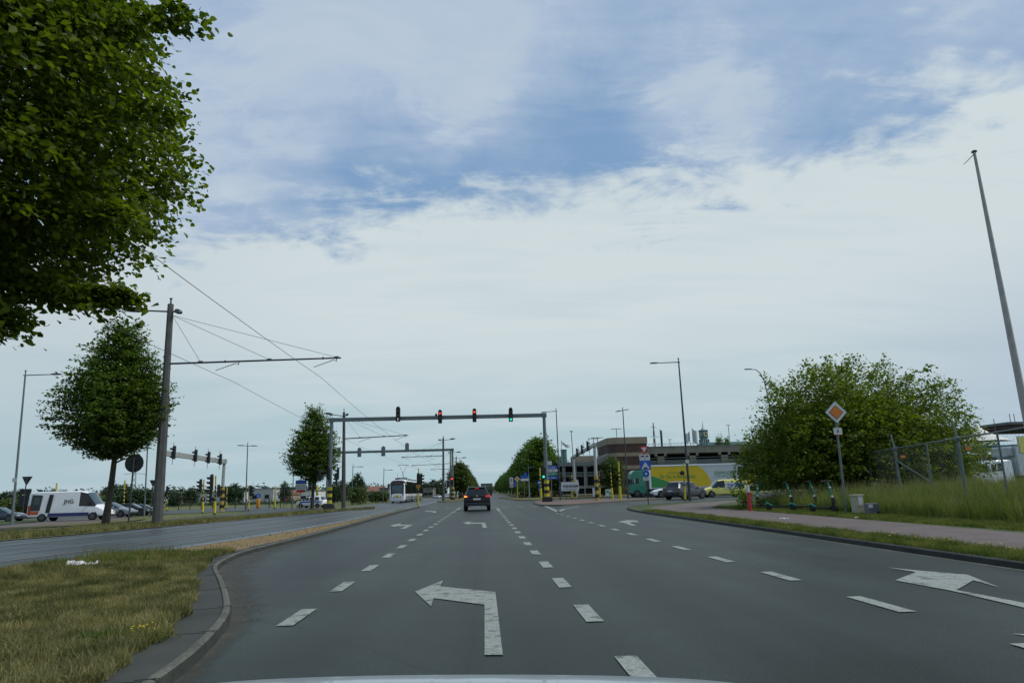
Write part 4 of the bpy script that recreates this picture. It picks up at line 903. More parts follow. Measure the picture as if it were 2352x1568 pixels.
# --- lamps
lamp_post('tall grey street lamp at the far left, its single arm pointing right', (27, 1205), (58, 850), [(2.35, 0, -.05)], plate=2.9, mat='steel_grey')
lamp_post('slim grey lamp post between the round sign back and the thick mast', (331, 1186), (340, 960), [(1.2, 0, 0)], r0=.07)
lamp_post('two-armed street lamp standing beyond the pale gantry, yellow at its foot', (564, 1172), (569, 1016), [(-1.05, 0, .08), (1.0, 0, -.08)])
lamp_post('single-armed lamp beyond the conical tree, left of the tall oval tree', (808, 1150), (811, 1066), [(1.5, 0, -.05)], r0=.07, Y=105)
lamp_post('single-armed lamp just left of the tram', (880, 1148), (882, 1074), [(1.5, 0, -.05)], r0=.07, Y=118)
lamp_post('tallest right lamp, its single arm reaching left, beside the grey car', (1585, 1150), (1558, 822), [(-2.35, 0, -.05)], r0=.11, r1=.055, mat='steel_dark', plate=3.1, z0=.12)
lamp_post('lamp with two short heads right of the striped posts', (1443, 1147.4), (1430, 935), [(-.75, .1, -.12), (.75, .6, .14)], mat='steel_dark', r0=.09)
lamp_post('slim lamp at the right end of the wide gantry, arm pointing left', (1287.6, 1150), (1277, 937), [(-1.75, 0, -.12)], mat='steel_dark', r0=.09)
lamp_post('lamp with a square flood head behind the short pale gantry', (1323, 1143), (1312, 992), [(.05, .9, .25), (.25, .7, .2)], mat='steel_dark', r0=.085, spike=False)
lamp_post('bare grey post standing left of the conical street tree', (671, 1167.5), (674, 1085), [(.9, 0, 0)], r0=.07)
for px0, py0, px1, py1, lab in [(1217, 1140, 1213, 1068, 'thin lamp post in front of the avenue trees, left one'), (1344, 1138, 1341, 1066, 'thin lamp post before the dark car park front')]:
    lamp_post(lab, (px0, py0), (px1, py1), [(.8, 0, .05)], r0=.06, Y=100)
# curved lamp behind the spreading tree, lamps on the deck
X, Z = A(1740, 880, 60)
t = thing('street_lamp', 'curved white street lamp rising behind the left side of the spreading tree', 'street lamp', (X+1.0, 60, 0), group='street lamps'); mb = MB()
mb.tube([(0, 0, 0), (-.1, 0, Z-2), (-.35, 0, Z+.2), (-.65, 0, Z+.9), (-1.0, 0, Z+1.25), (-1.5, 0, Z+1.3)], [.10, .07, .06, .05, .05, .04], 8); mb.build('pole', 'steel_pale', t, smooth=True)
mb = MB(); mb.box((-1.75, 0, Z+1.30), (.6, .22, .07)); mb.build('lamp_head', 'steel_dark', t)

# --- catenary masts
def mast(label, base, top, Y, armpx, lamps, hangers, group='tramway masts', r0=.26, r1=.15, base_z=0.0):
    """armpx: ((px,py) root, (px,py) tip); lamps: tip pixels; hangers: pixel x of the stay feet"""
    X = A(base[0], base[1], Y)[0]; Xt, Zt = A(*top, Y); tl = max(-.02, min(.03, atan2(Xt-X, Zt)))
    t = thing('tram_mast', label, 'mast', (X, Y, base_z), 0, group, tl)
    mb = MB(); mb.tube([(0, 0, 0), (0, 0, Zt*.55), (0, 0, Zt*.551), (0, 0, Zt-.35)], [r0, r0*.82, r0*.72, r1], 8)
    mb.tube([(0, 0, Zt-.35), (0, 0, Zt-.3), (0, 0, Zt-.08), (0, 0, Zt)], [r1*.3, r1*.28, r1*.28, r1*.55], 8); mb.build('pole', 'mast', t)
    (rx, ry), (ex, ey) = armpx; Xe, Ze = A(ex, ey, Y); Ze0 = A(rx, ry, Y)[1]; sgn = 1 if Xe > X else -1; Xe -= X
    a = MB(); a.tube([(0, 0, Ze0), (Xe, 0, Ze)], [.055, .045], 8); ao = a.build('bracket_arm', 'steel_dark', t, smooth=True)
    st = MB(); zt2 = Zt-1.0
    for f in hangers:
        p = Vector((Xe*f, 0, Ze0+(Ze-Ze0)*f+.04)); st.tube([(sgn*.12, 0, zt2), p], .012, 5); st.box(p+Vector((0, 0, 0)), (.22, .14, .10))
    st.build('stay_wire', 'wire', t)
    for f in (.42, .985):                         # registration arms under the tube
        q = MB(); x1 = Xe*f; z1 = Ze0+(Ze-Ze0)*f-.05; x0 = x1-sgn*1.35
        q.tube([(x1-.1*sgn, 0, z1), (x1-.1*sgn, 0, z1-.14), (x1-.25*sgn, 0, z1-.05), (x0, 0, z1-.42)], [.03, .03, .022, .018], 6); q.tube([(x0+.5*sgn, 0, z1), (x0+.5*sgn, 0, z1+.14)], .04, 6); q.build('steady_arm', 'steel_dark', ao)
    for (lx, ly) in lamps:
        Xl, Zl = A(lx, ly, Y); Xl -= X; zb = Zt-.78; s = 1 if Xl > 0 else -1
        l = MB(); l.tube([(0, 0, zb), (Xl*.72, 0, zb+(Zl-zb)*.72)], [.05, .04], 6); lo = l.build('lamp_arm', 'steel_dark', t, smooth=True)
        h = MB(); x0 = Xl*.55 if abs(Xl) > 1.2 else Xl*.35
        vs = []; 
        for (k, wd, hh) in [(0, .07, .07), (.3, .2, .15), (.75, .2, .13), (1, .06, .04)]:
            xx = x0+(Xl-x0)*k; zz = zb+(Zl-zb)*(xx/Xl); vs += [(xx, -wd, zz-hh*.5), (xx, -wd*.7, zz+hh), (xx, wd*.7, zz+hh), (xx, wd, zz-hh*.5)]
        h.add(vs, [(4*i+j, 4*i+(j+1) % 4, 4*i+4+(j+1) % 4, 4*i+4+j) for i in range(3) for j in range(4)]+[(0, 1, 2, 3), (15, 14, 13, 12)]); h.build('lamp_head', 'steel_dark', lo, smooth=True)
    return t
mast('thickest and nearest tramway mast, with twin lamps and a long bracket arm', (361, 1206), (390, 685), 38.0, ((395, 835), (790, 829)), [(291, 709), (428, 717)], (.19, .585, .975), r0=.29, r1=.17)
mast('second tramway mast, standing behind the wide grey gantry beam', (789, 1167), (790, 939), 74.0, ((795, 1007), (941, 1002)), [(750, 948), (805, 951)], (.25, .62, .95), r0=.23, r1=.14)
mast('tramway mast with a yellowed foot, left of the far gantry leg', (1018.6, 1151), (1018, 1000), 112, ((1015, 1046), (921, 1050)), [(1045.5, 1007), (1006, 1010)], (.3, .65, .95), r0=.22, r1=.14)
mast('tramway mast hidden behind the far gantry leg', (1034, 1147), (1034.5, 1030), 142, ((1032, 1064), (943, 1070)), [(1058, 1037.5), (1027, 1039.5)], (.3, .95), r0=.18, r1=.12)
mast('tramway mast rising out of the median trees', (1047, 1143), (1048, 1045), 172, ((1046, 1076), (987, 1079)), [(1070, 1050), (1040, 1052)], (.3, .95), r0=.18, r1=.12)
mast('farthest tramway mast seen over the median trees', (1058, 1141), (1059, 1062), 208, ((1058, 1088), (1012, 1090.5)), [(1078, 1069), (1052, 1070)], (.3, .95), r0=.18, r1=.12)
def wire(label, pts, r=.011):
    mb = MB(); mb.tube(pts, r, 5); tag(mb.build('overhead_wire', 'wire'), label, 'overhead wire', 'contact wires over the tram tracks')
def seg(p, q, sag, n=6): return [(p[0]+(q[0]-p[0])*t, p[1]+(q[1]-p[1])*t, p[2]+(q[2]-p[2])*t-sag*4*t*(1-t)) for t in [i/n for i in range(n)]]
for xw, lab, z0 in ((-8.85, 'steeper overhead wire of the near track, running down past the mast arm tips', 7.75), (-13.6, 'shallower overhead wire of the far track, passing behind the thick mast', 7.6)):
    ps = []; nodes = [(xw, -30, 7.9), (xw, 4, 8.0), (xw, 37.9, z0-.05), (xw-.25*0, 73.9, 6.7), (xw+.3, 111.9, 6.35), (xw+.2, 141.9, 6.3), (xw, 171.9, 6.3), (xw, 207.9, 6.3), (xw, 330, 6.3)]
    for a, b in zip(nodes[:-1], nodes[1:]): ps += seg(a, b, .12)
    wire(lab, ps+[nodes[-1]])

# --- the wide gantry with four heads facing us
def gantry(label, lb, rb, lt, rt, Y, beam, mat, group=None, leg=.34, z0=0):
    XL = A(*lb, Y)[0]; XR = A(*rb, Y)[0]; ZL = A(*lt, Y)[1]; ZR = A(*rt, Y)[1]; t = thing('signal_gantry', label, 'signal gantry', ((XL+XR)/2, Y, z0), 0, group); W_ = XR-XL; Zm = (ZL+ZR)/2
    for s in (-1, 1):
        m_ = MB(); m_.tube([(s*W_/2, 0, 0), (s*W_/2, 0, Zm-beam*.5)], [leg*.62, leg*.48], 8); m_.box((s*W_/2, 0, .06), (leg*2, leg*2, .12)); m_.build('leg', mat, t)
    m_ = MB(); m_.box((0, 0, Zm), (W_+leg, leg*.8, beam)); 
    for s in (-1, 1): m_.box((s*(W_/2), 0, Zm), (leg*1.5, leg*1.05, beam*1.12))
    for f in (-.25, .02, .27): m_.box((W_*f, 0, Zm), (.10, leg*.86, beam*1.08))
    m_.build('beam', mat, t); t['W'] = W_; return t, (XL+XR)/2, Zm, W_
gt, gx, gz, gw = gantry('wide grey signal gantry spanning our road with two red arrows and one green arrow', (756, 1168), (1257, 1155), (757, 965), (1252, 952.5), 72.5, .39, 'steel_grey', leg=.35)
for px, py0, py1, lit in [(914.5, 937, 969, (2, 'lens_white')), (1011, 944, 973, (0, 'lens_red')), (1090, 941, 970, (0, 'lens_red')), (1173.5, 939, 969, (2, 'lens_green'))]:
    X, Z0 = A(px, py1, 72.2); Z1 = A(px, py0, 72.2)[1]; s = (Z1-Z0)/1.10
    h = signal_head(gt, (X-gx, -.42, (Z0+Z1)/2), 0, None, s=s*1.0)
    # the lit aspect is an arrow shape on a dark lens
    hh = .345*3*s; i, lm = lit; z = hh/2-(i+.5)*hh/3; mb = MB(); k = s
    P_ = [(-.095, 0), (-.01, .085), (-.01, .03), (.095, .03), (.095, -.03), (-.01, -.03), (-.01, -.085)]
    if lm != 'lens_red': P_ = [(b, -a) for a, b in P_]
    if lm == 'lens_white': P_ = [(a*.45, b) for a, b in P_]
    mb.prism([(a*k*1.15, z+b*k*1.15) for a, b in P_], -.135*k, -.12*k); mb.build('lit_arrow', lm, h)
X, Z = A(1001.5, 957, 72.6); signal_head(gt, (X-gx, .35, Z), pi, None, n=2, s=.75, name='signal_head')
# signal heads and striped sleeves low on the two legs
for s, heads in ((-1, [(-.95, 3.35, pi*.5), (.85, 3.45, -pi*.5), (-.1, 3.5, 0), (.72, 2.95, -pi*.45)]), (1, [(-.32, 3.0, 0)])):
    for dx, z, rz in heads:
        h = signal_head(gt, (s*gw/2+dx, -.35, z), rz if s < 0 else 0, (2, 'lens_green') if s > 0 else None, s=1.0)
    sl_ = MB()
    if s < 0: stripes(sl_, s*gw/2, 0, .55, 2.2, .26, 5, 0); sl_.box((s*gw/2+.02, -.1, .26), (1.1, 1.0, .52), 1, 0, .75)
    else: stripes(sl_, s*gw/2, 0, .62, 2.3, .27, 5, 0); sl_.rbox((s*gw/2, -.1, .32), (1.05, .9, .62), .12, 1)
    sl_.build('striped_sleeve', ['yellow', 'blackband'], gt, smooth=False)
# --- far gantry seen from the back
ft, fx_, fz_, fw_ = gantry('farther grey signal gantry over the left carriageway, its heads turned away', (750, 1158), (1040, 1148), (750, 1041), (1036, 1031), 127, .42, 'steel_grey', leg=.38)
for px, py0, py1 in [(778.5, 1031, 1048), (825.5, 1030, 1048), (880.5, 1027, 1046), (935, 1019, 1037)]:
    X, Z0 = A(px, py1, 127); Z1 = A(px, py0, 127)[1]; h = signal_head(ft, (X-fx_, -.05, (Z0+Z1)/2), pi, None, s=(Z1-Z0)/1.03, backboard=True); h.data.materials[0] = MT['steel_grey']
sl_ = MB(); stripes(sl_, fw_/2, 0, .5, 2.3, .34, 5, 0); sl_.cyl((fw_/2, 0, 0), (fw_/2, 0, .5), .42, 12, 1); sl_.build('striped_sleeve', ['yellow_dim', 'blackband'], ft)
X, Z = A(1038, 1101, 126.5); signal_head(ft, (X-fx_, -.6, Z-.3), 0, (0, 'lens_red'), s=1.3); X, Z = A(1028, 1112, 126.5); signal_head(ft, (X-fx_, -.5, Z), -pi*.5, None, s=1.1)
# --- pale gantry on the left, facing along the crossing road
def oblique_gantry(label, b0, t0, b1, t1, mat, beam, heads, legs=(True, True)):
    p0 = Vector(G(*b0)); p1 = Vector(G(*b1)); Z0 = A(*t0, p0.y)[1]; Z1 = A(*t1, p1.y)[1]; d = (p1-p0); L_ = d.length; Zm = (Z0+Z1)/2; ang = atan2(d.y, d.x)
    t = thing('signal_gantry', label, 'signal gantry', (p0.x, p0.y, 0), ang)
    for k, on in zip((0, L_), legs):
        if not on: continue
        m_ = MB(); m_.tube([(k, 0, 0), (k, 0, Zm)], [.20, .15], 8); m_.box((k, 0, .05), (.6, .6, .1)); m_.build('leg', mat, t)
        sl_ = MB(); stripes(sl_, k, 0, .0, 2.6, .22, 7, 0); sl_.build('striped_sleeve', ['yellow_dim', 'blackband'], t)
    m_ = MB(); m_.box((L_/2, 0, Zm), (L_+.4, .30, beam)); 
    for f in (.2, .5, .8): m_.box((L_*f, 0, Zm), (.12, .34, beam*1.12))
    m_.box((0, 0, Zm), (.5, .42, beam*1.15)); m_.box((L_, 0, Zm), (.5, .42, beam*1.15)); m_.build('beam', mat, t)
    for f, rz, dy in heads:
        signal_head(t, (L_*f, dy, Zm+.05), rz-ang, None, s=.95); m_ = MB(); m_.cyl((L_*f+.25, dy*.5, Zm-.9), (L_*f+.25, dy*.5, Zm+1.0), .03, 6); m_.build('bracket', 'steel_pale', t)
    return t
p1 = G(508, 1173)
oblique_gantry('pale signal gantry reaching left behind the thick mast, heads seen side-on', (361, 1187), (363, 1038), (508, 1175), (511, 1061), 'steel_pale', .42, [(.10, -pi*.5, -.3), (.42, -pi*.5, -.3), (.64, -pi*.5, -.3), (.86, -pi*.5, -.3)])
oblique_gantry('short pale signal gantry at the car park entrance, slanting up to the right', (1321.5, 1145), (1319, 1046), (1372, 1151), (1365.5, 1025), 'steel_pale', .32, [(.35, pi*.5, -.3), (.6, pi*.5, -.3), (.85, pi*.5, -.3)])

# --- striped posts (with and without signal heads)
SP = 'yellow and black striped posts'
striped_post('striped post standing before the middle of the white van', (124, 1195), (124.5, 1111), .06, 1.25)
striped_post('striped post between the pyramid-shaped tree and the round sign back', (282.5, 1184), (286, 1104), .06, 1.2)
t = striped_post('striped signal post left of the pale gantry leg, carrying one signal head', (465, 1178.5), (468.5, 1103), .06, 1.1)
signal_head(t, (-.32, 0, t['H']-.55), -pi*.45, None, s=1.05)
t = striped_post('striped signal post right before the pale gantry leg, carrying a bunch of heads', (493, 1181), (495.5, 1094), .065, 1.15)
signal_head(t, (-.36, 0, t['H']-.55), -pi*.45, None, s=1.15); signal_head(t, (-.45, .1, t['H']-1.75), -pi*.4, None, s=.9); signal_head(t, (.30, 0, t['H']-1.3), pi*.5, None, s=.9)
t = striped_post('slim signal post just right of the pale gantry leg', (520, 1168), (520, 1119), .05, .9, nstr=4)
signal_head(t, (-.2, 0, t['H']-.5), -pi*.45, None, s=1.0)
t = striped_post('signal head post at the foot of the two-armed lamp', (571, 1171), (571, 1117), .05, .8, nstr=6)
signal_head(t, (.25, 0, t['H']-.55), pi*.45, None, s=1.0)
t = striped_post('dark signal post right behind the thick tram mast', (383, 1172), (380, 1121), .05, .5, nstr=4, topcol=1)
signal_head(t, (.0, -.1, t['H']-.35), pi*.5, None, s=1.0)
striped_post('striped post standing alone before the grey sheds', (631, 1167.5), (632.5, 1117), .06, 1.1)
striped_post('short striped post just left of the conical tree trunk', (683, 1165), (684, 1128), .055, 1.2, nstr=5)
striped_post('thick striped post right of the conical tree trunk', (728.5, 1159), (728, 1114), .17, 1.2, nstr=6)
t = striped_post('striped signal post on the median tip, in front of the tram', (960, 1162.5), (961.5, 1077), .055, 1.35, nstr=6)
signal_head(t, (.0, -.14, t['H']-1.05), 0, None, s=1.0); signal_head(t, (.30, 0, t['H']-1.05), pi*.5, None, s=.95)
mb = MB(); mb.disc((0, -.14, 2.05), .24, .04, 18); mb.build('round_button_disc', 'yellow_dim', t); mb = MB(); mb.disc((0, -.17, 2.05), .15, .03, 18); mb.build('disc_symbol', 'sign_orange', t)
striped_post('tall striped post immediately left of the right leg of the wide gantry', (1243.5, 1152), (1239.5, 1074.5), .075, 1.55)
t = striped_post('striped signal post left of the short pale gantry', (1314, 1145), (1313.5, 1090), .07, 1.5, nstr=6)
signal_head(t, (-.2, -.1, t['H']-1.0), pi*.3, None, s=1.15); signal_head(t, (.35, -.1, t['H']-1.6), pi*.5, None, s=1.2)
t = striped_post('striped signal post with a red light, right of the short pale gantry', (1378, 1143.5), (1376, 1082), .07, 1.6, nstr=5)
signal_head(t, (-.45, -.1, t['H']-.6), 0, (0, 'lens_red'), s=1.15); signal_head(t, (.25, 0, t['H']-.5), pi*.5, None, s=1.1)
striped_post('left one of the two tall striped posts at the island edge', (1407.5, 1149), (1401.5, 1069), .06, 1.35, topcol=1)
striped_post('right one of the two tall striped posts, taller and brighter', (1425.5, 1151.5), (1420.5, 1061), .07, 1.5)
t = striped_post('striped post with a small round head beside the tallest right lamp', (1574, 1149.5), (1570.5, 1064), .05, 1.45)
mb = MB(); mb.disc((-.18, 0, t['H']-.85), .2, .22, 14); mb.build('signal_head', 'black', t); mb = MB(); mb.disc((-.18, -.13, t['H']-.85), .12, .02, 12); mb.build('lens', 'lensdark', t)
# yellow bollard with blue arrow sign
X, Y = G(592.5, 1166.5); t = thing('bollard', 'orange yellow bollard topped by a blue arrow sign, before the sheds', 'bollard', (X, Y, 0))
mb = MB(); mb.rbox((0, 0, .62), (.42, .42, 1.24), .10); mb.build('bollard_body', 'orange', t, smooth=True); mb = MB(); mb.disc((0, -.05, 1.62), .32, .05, 20); mb.build('arrow_sign', 'sign_blue', t)
mb = MB(); mb.prism([(-.05, 1.78), (.05, 1.78), (.05, 1.60), (.14, 1.60), (0, 1.44), (-.14, 1.60), (-.05, 1.60)], -.085, -.078); mb.build('white_arrow', 'sign_white', t)

# --- road signs
def sign_post(label, base, z0, H_, r=.035, mat='steel_dark', Y=None, name='road_sign', cat='road sign', lean=0):
    if Y is None: X, Y = G(*base, z0)
    else: X = A(*base, Y)[0]
    t = thing(name, label, cat, (X, Y, z0), 0, None, lean); mb = MB(); mb.cyl((0, 0, 0), (0, 0, H_), r, 10); mb.build('post', mat, t, smooth=True); return t
def plate(t, name, poly, y, mat, th=.03, back=None):
    mb = MB(); mb.prism(poly, y, y+th); return mb.build(name, mat, t)
def diamond(c, r): return [(0, c-r), (r, c), (0, c+r), (-r, c)]
def rect(cx, cz, w_, h): return [(cx-w_/2, cz-h/2), (cx+w_/2, cz-h/2), (cx+w_/2, cz+h/2), (cx-w_/2, cz+h/2)]
def rrect(cx, cz, w_, h, r=.05, k=3):
    out = []
    for sx, sz, a0 in ((1, -1, -pi/2), (1, 1, 0), (-1, 1, pi/2), (-1, -1, pi)):
        for i in range(k+1): a = a0+pi/2*i/k; out.append((cx+sx*(w_/2-r)+r*cos(a), cz+sz*(h/2-r)+r*sin(a)))
    return out
# the priority road sign
X, Y = G(1944, 1176, .12); Xt, Zt = A(1918, 947, Y); s = 27.0/FPX*Y
t = thing('road_sign', 'orange and white diamond priority sign on a grey post before the spreading tree', 'road sign', (X, Y, .12), 0, None, atan2(Xt-X, Zt)*.9); Zc = Zt-.12
mb = MB(); mb.tube([(0, 0, 0), (0, 0, Zc+.3)], .042, 10); mb.build('post', 'steel_grey', t, smooth=True)
so = plate(t, 'sign_face', [(a*1, b) for a, b in diamond(Zc, s)], -.085, 'sign_back', .03); plate(t, 'white_border', diamond(Zc, s*.955), -.092, 'sign_white', .01)
plate(t, 'black_rim', diamond(Zc, s*.63), -.097, 'sign_back', .008); plate(t, 'orange_centre', diamond(Zc, s*.56), -.102, 'sign_orange', .008)
z1 = A(1922, 990, Y)[1]-.12; plate(t, 'small_plate', rect(0, z1, .33, .25), -.075, 'sign_white', .02); plate(t, 'plate_rim', rect(0, z1-.135, .33, .02), -.078, 'sign_orange', .01)
textmesh('plate_text', 'B', .15, 'sign_back', t, (0, -.08, z1))
# round sign back left
X, Y = G(295, 1201.5); Xt, Zt = A(307, 1063, Y)
t = thing('road_sign', 'back of a large round sign on a dark post, left of the thick tram mast', 'road sign', (X, Y, 0), 0, None, atan2(Xt-X, Zt)*.9)
mb = MB(); mb.cyl((0, 0, 0), (0, 0, Zt+.35), .05, 10); mb.build('post', 'steel_dark', t, smooth=True); mb = MB(); mb.disc((0, .07, Zt), 20.3/FPX*Y, .03, 32); mb.build('sign_plate', 'sign_back', t)
mb = MB(); mb.box((.0, .03, Zt+.25), (.5, .03, .05)); mb.box((0, .03, Zt-.25), (.5, .03, .05)); mb.build('clamp', 'steel_dark', t)
# give way backs
def tri(c, r): return [(0, c-r), (r*1.0, c+r*.75), (-r*1.0, c+r*.75)]
X, Y = G(50, 1192); t = sign_post('back of a triangular sign above two panels, right of the far left lamp', (50, 1192), 0, A(57, 1096, Y)[1], .05, name='road_sign'); z = A(57, 1103, Y)[1]
plate(t, 'sign_plate', tri(z, .48), .04, 'sign_back'); plate(t, 'direction_panel', rect(0, z-1.0, 1.05, .48), .04, 'sign_back'); plate(t, 'lower_panel', rect(-.05, z-1.85, 1.0, .95), .04, 'sign_back')
X, Y = G(345, 1186); t = sign_post('back of a triangular sign just left of the thick mast', (345, 1186), 0, A(345, 1105, Y)[1], .04); plate(t, 'sign_plate', tri(A(345, 1109, Y)[1], .34), .04, 'sign_back')
X, Y = G(652, 1165); t = sign_post('small triangular sign back with panels, left of the conical tree', (652, 1165), 0, A(652, 1122, Y)[1], .04); z = A(652, 1124, Y)[1]; plate(t, 'sign_plate', tri(z, .3), .04, 'sign_back'); plate(t, 'side_panel', rect(0, z-1.0, .9, .35), .04, 'sign_back')
X, Y = G(658, 1163); t = sign_post('small round red sign on a post before the hedge, left of the conical tree', (658, 1163), 0, A(658, 1143, Y)[1], .03); mb = MB(); mb.disc((0, -.05, A(658, 1143, Y)[1]), .30, .03, 18); mb.build('sign_face', 'sign_red', t); plate(t, 'white_bar', rect(0, A(658, 1143, Y)[1], .4, .09), -.075, 'sign_white', .01)
# direction signs behind the conical tree
X, Y = G(695, 1163); t = sign_post('stack of white and blue direction signs behind the conical tree crown', (690, 1163), 0, A(695, 1100, Y)[1], .05, 'steel_grey', Y=84); 
for py, w_, mt, h in ((1106, 1.3, 'sign_blue', .42), (1112, 1.25, 'sign_white', .34), (1117, 1.25, 'sign_white', .34), (1122, 1.25, 'sign_white', .34), (1127, 1.0, 'sign_red', .30)):
    z = A(690, py, 84)[1]; plate(t, 'direction_panel', rect(0, z-.02, w_, h), -.09, mt, .03)
t = sign_post('dark-backed direction signs between the conical tree trunk and the gantry leg', (715, 1160), 0, A(715, 1100, 86)[1], .05, 'steel_grey', Y=86)
for py in (1104, 1112, 1120): plate(t, 'direction_panel', rect(0, A(715, py, 86)[1], 1.0, .4), .05, 'sign_back', .03)
# cluster across the junction
t = sign_post('white zone sign above a red ringed speed sign, across the junction', (1175.6, 1146), 0, A(1175, 1096, 118)[1], .04, 'steel_grey', Y=118)
z = A(1174.5, 1102, 118)[1]; plate(t, 'zone_panel', rect(0, z, .62, .85), -.08, 'sign_white'); tb = MB(); tb.box((0, -.09, z+.15), (.4, .01, .12)); tb.box((0, -.09, z-.12), (.34, .01, .22)); tb.build('panel_symbol', 'boxgrey', t); z = A(1175, 1113, 118)[1]; plate(t, 'speed_panel', rect(0, z, .62, .8), -.08, 'sign_white')
mb = MB(); mb.disc((0, -.09, z), .28, .02, 20); mb.build('red_ring', 'sign_red', t); mb = MB(); mb.disc((0, -.105, z), .19, .02, 20); mb.build('ring_centre', 'sign_white', t); textmesh('speed_text', '50', .2, 'sign_back', t, (0, -.122, z))
t = sign_post('small priority diamond and blue panel on a yellow post across the junction', (1189, 1147), 0, A(1187, 1094, 116)[1], .05, 'yellow', Y=116)
z = A(1186, 1099.5, 116)[1]; plate(t, 'white_diamond', diamond(z, .46), -.08, 'sign_white'); plate(t, 'orange_centre', diamond(z, .3), -.09, 'sign_orange', .01); z = A(1183, 1111, 116)[1]; plate(t, 'blue_panel', rect(-.35, z, .42, .85), -.08, 'sign_blue')
t = sign_post('wide blue and white direction board on two posts before the avenue trees', (1205, 1141), 0, A(1205, 1090, 120)[1], .05, 'steel_grey', Y=120); mb = MB(); mb.cyl((.75, 0, 0), (.75, 0, 4.0), .05, 8); mb.build('post', 'steel_grey', t)
z = A(1205, 1095, 120)[1]; plate(t, 'blue_board', rect(.15, z+.05, 1.5, .42), -.09, 'sign_blue'); plate(t, 'white_board', rect(.15, z-.45, 1.5, .40), -.09, 'sign_white'); plate(t, 'top_board', rect(.25, z+.52, .5, .45), -.09, 'sign_blue')
t = sign_post('round blue cycle sign on a grey post before the avenue trees', (1240, 1141), 0, A(1237, 1102, 105)[1], .04, 'steel_grey', Y=105); z = A(1238, 1108, 105)[1]
mb = MB(); mb.disc((0, -.06, z), .36, .03, 20); mb.build('sign_face', 'sign_blue', t); mb = MB(); mb.disc((0, -.08, z), .14, .02, 12); mb.build('white_symbol', 'sign_white', t); plate(t, 'lower_panel', rect(.1, z-.85, .5, .45), -.06, 'sign_blue')
# direction arrows right of the gantry leg
t = sign_post('stacked blue and green arrow-ended direction signs beside the right gantry leg', (1268, 1150), .11, A(1268, 1068, 73.5)[1], .05, 'steel_grey', Y=73.5)
for py, mt, txt in ((1072.5, 'sign_blue', 'HASSELT'), (1080, 'sign_white', 'WOMMELGEM'), (1088, 'sign_green', 'E 313'), (1096.5, 'sign_blue', 'RING')):
    z = A(1271, py, 73.5)[1]-.11; plate(t, 'direction_panel', [(-.55, z-.16), (.60, z-.16), (.78, z), (.60, z+.16), (-.55, z+.16)], -.09, mt, .03)
    tb = MB()
    for k, wd in enumerate((.10, .16, .08, .20, .12)): tb.box((-.42+k*.2, -.094, z+.0), (wd*.8, .006, .09))
    tb.build('panel_lettering', 'sign_back' if mt == 'sign_white' else 'sign_white', t)
z = A(1264, 1063, 73.5)[1]-.11; plate(t, 'top_plate', rect(-.12, z, .5, .42), -.09, 'sign_white')
# give way + bump sign pole on the right
t = sign_post('give way triangle over a blue bump sign on a dark post, before the green lorry', (1489.5, 1158), 0, A(1480, 1022, 53.0)[1], .04, 'steel_dark', Y=53.0, lean=-.018)
z = A(1479.6, 1032, 53)[1]; plate(t, 'give_way_plate', tri(z-.03, .38), -.08, 'sign_red'); plate(t, 'give_way_centre', tri(z, .22), -.087, 'sign_white', .01)
z = A(1481, 1050, 53)[1]; plate(t, 'text_panel', rect(0, z, .82, .46), -.08, 'sign_white'); tb = MB(); tb.box((-.17, -.084, z+.08), (.26, .006, .10)); tb.box((.18, -.084, z+.08), (.22, .006, .10)); tb.box((0, -.084, z-.1), (.1, .006, .05)); tb.build('panel_lettering', 'sign_back', t)
z = A(1482, 1068, 53)[1]; plate(t, 'bump_panel', rect(0, z, .82, .72), -.08, 'sign_blue'); plate(t, 'white_triangle', [(-.33, z-.27), (.33, z-.27), (0, z+.27)], -.086, 'sign_white', .01); plate(t, 'bump_symbol', [(-.17, z-.25), (.17, z-.25), (.08, z-.14), (-.08, z-.14)], -.092, 'sign_back', .01)
z = A(1484, 1087.5, 53)[1]; mb = MB(); mb.disc((0, -.065, z), .26, .03, 20); mb.build('round_blue_sign', 'sign_blue', t); mb = MB(); mb.disc((0, -.083, z), .09, .01, 10); mb.build('white_symbol', 'sign_white', t)
z = A(1485, 1099, 53)[1]; plate(t, 'small_white_panel', rect(0, z, .50, .26), -.08, 'sign_white'); textmesh('panel_text', '5 T', .16, 'sign_back', t, (0, -.086, z))
# orange push-button cabinet beside the gantry leg, dark rail posts
X, Y = G(1264, 1150); t = thing('cabinet', 'small orange signal cabinet at the foot of the right gantry leg', 'cabinet', (X-.05, Y-1, .11)); mb = MB(); mb.rbox((0, 0, .55), (.24, .26, 1.1), .05); mb.build('cabinet_body', 'orange', t); mb = MB(); mb.box((0, -.135, .75), (.14, .01, .3)); mb.build('door', 'yellow_dim', t)
t = thing('railing', 'low grey pedestrian railing right of the gantry leg on the brick island', 'railing', (*G(1272, 1151), .11)); mb = MB()
for dx in (0, .75, 1.5): mb.cyl((dx, 0, 0), (dx, 0, 1.0), .03, 8)
mb.build('post', 'steel_dark', t); mb = MB(); mb.cyl((0, 0, 1.0), (1.5, 0, 1.0), .03, 8); mb.cyl((0, 0, .5), (1.5, 0, .5), .02, 8); mb.build('rail', 'steel_dark', t)
t = thing('railing', 'long low blue grey railing in front of the avenue trees', 'railing', (*G(1212, 1141.5), 0)); mb = MB()
for i in range(25): mb.cyl((i*.32, 0, .1), (i*.32, 0, 1.05), .018, 6)
mb.build('bar', 'steel_grey', t); mb = MB(); mb.cyl((0, 0, 1.05), (7.7, 0, 1.05), .03, 8); mb.cyl((0, 0, .12), (7.7, 0, .12), .03, 8); mb.build('rail', 'steel_grey', t)
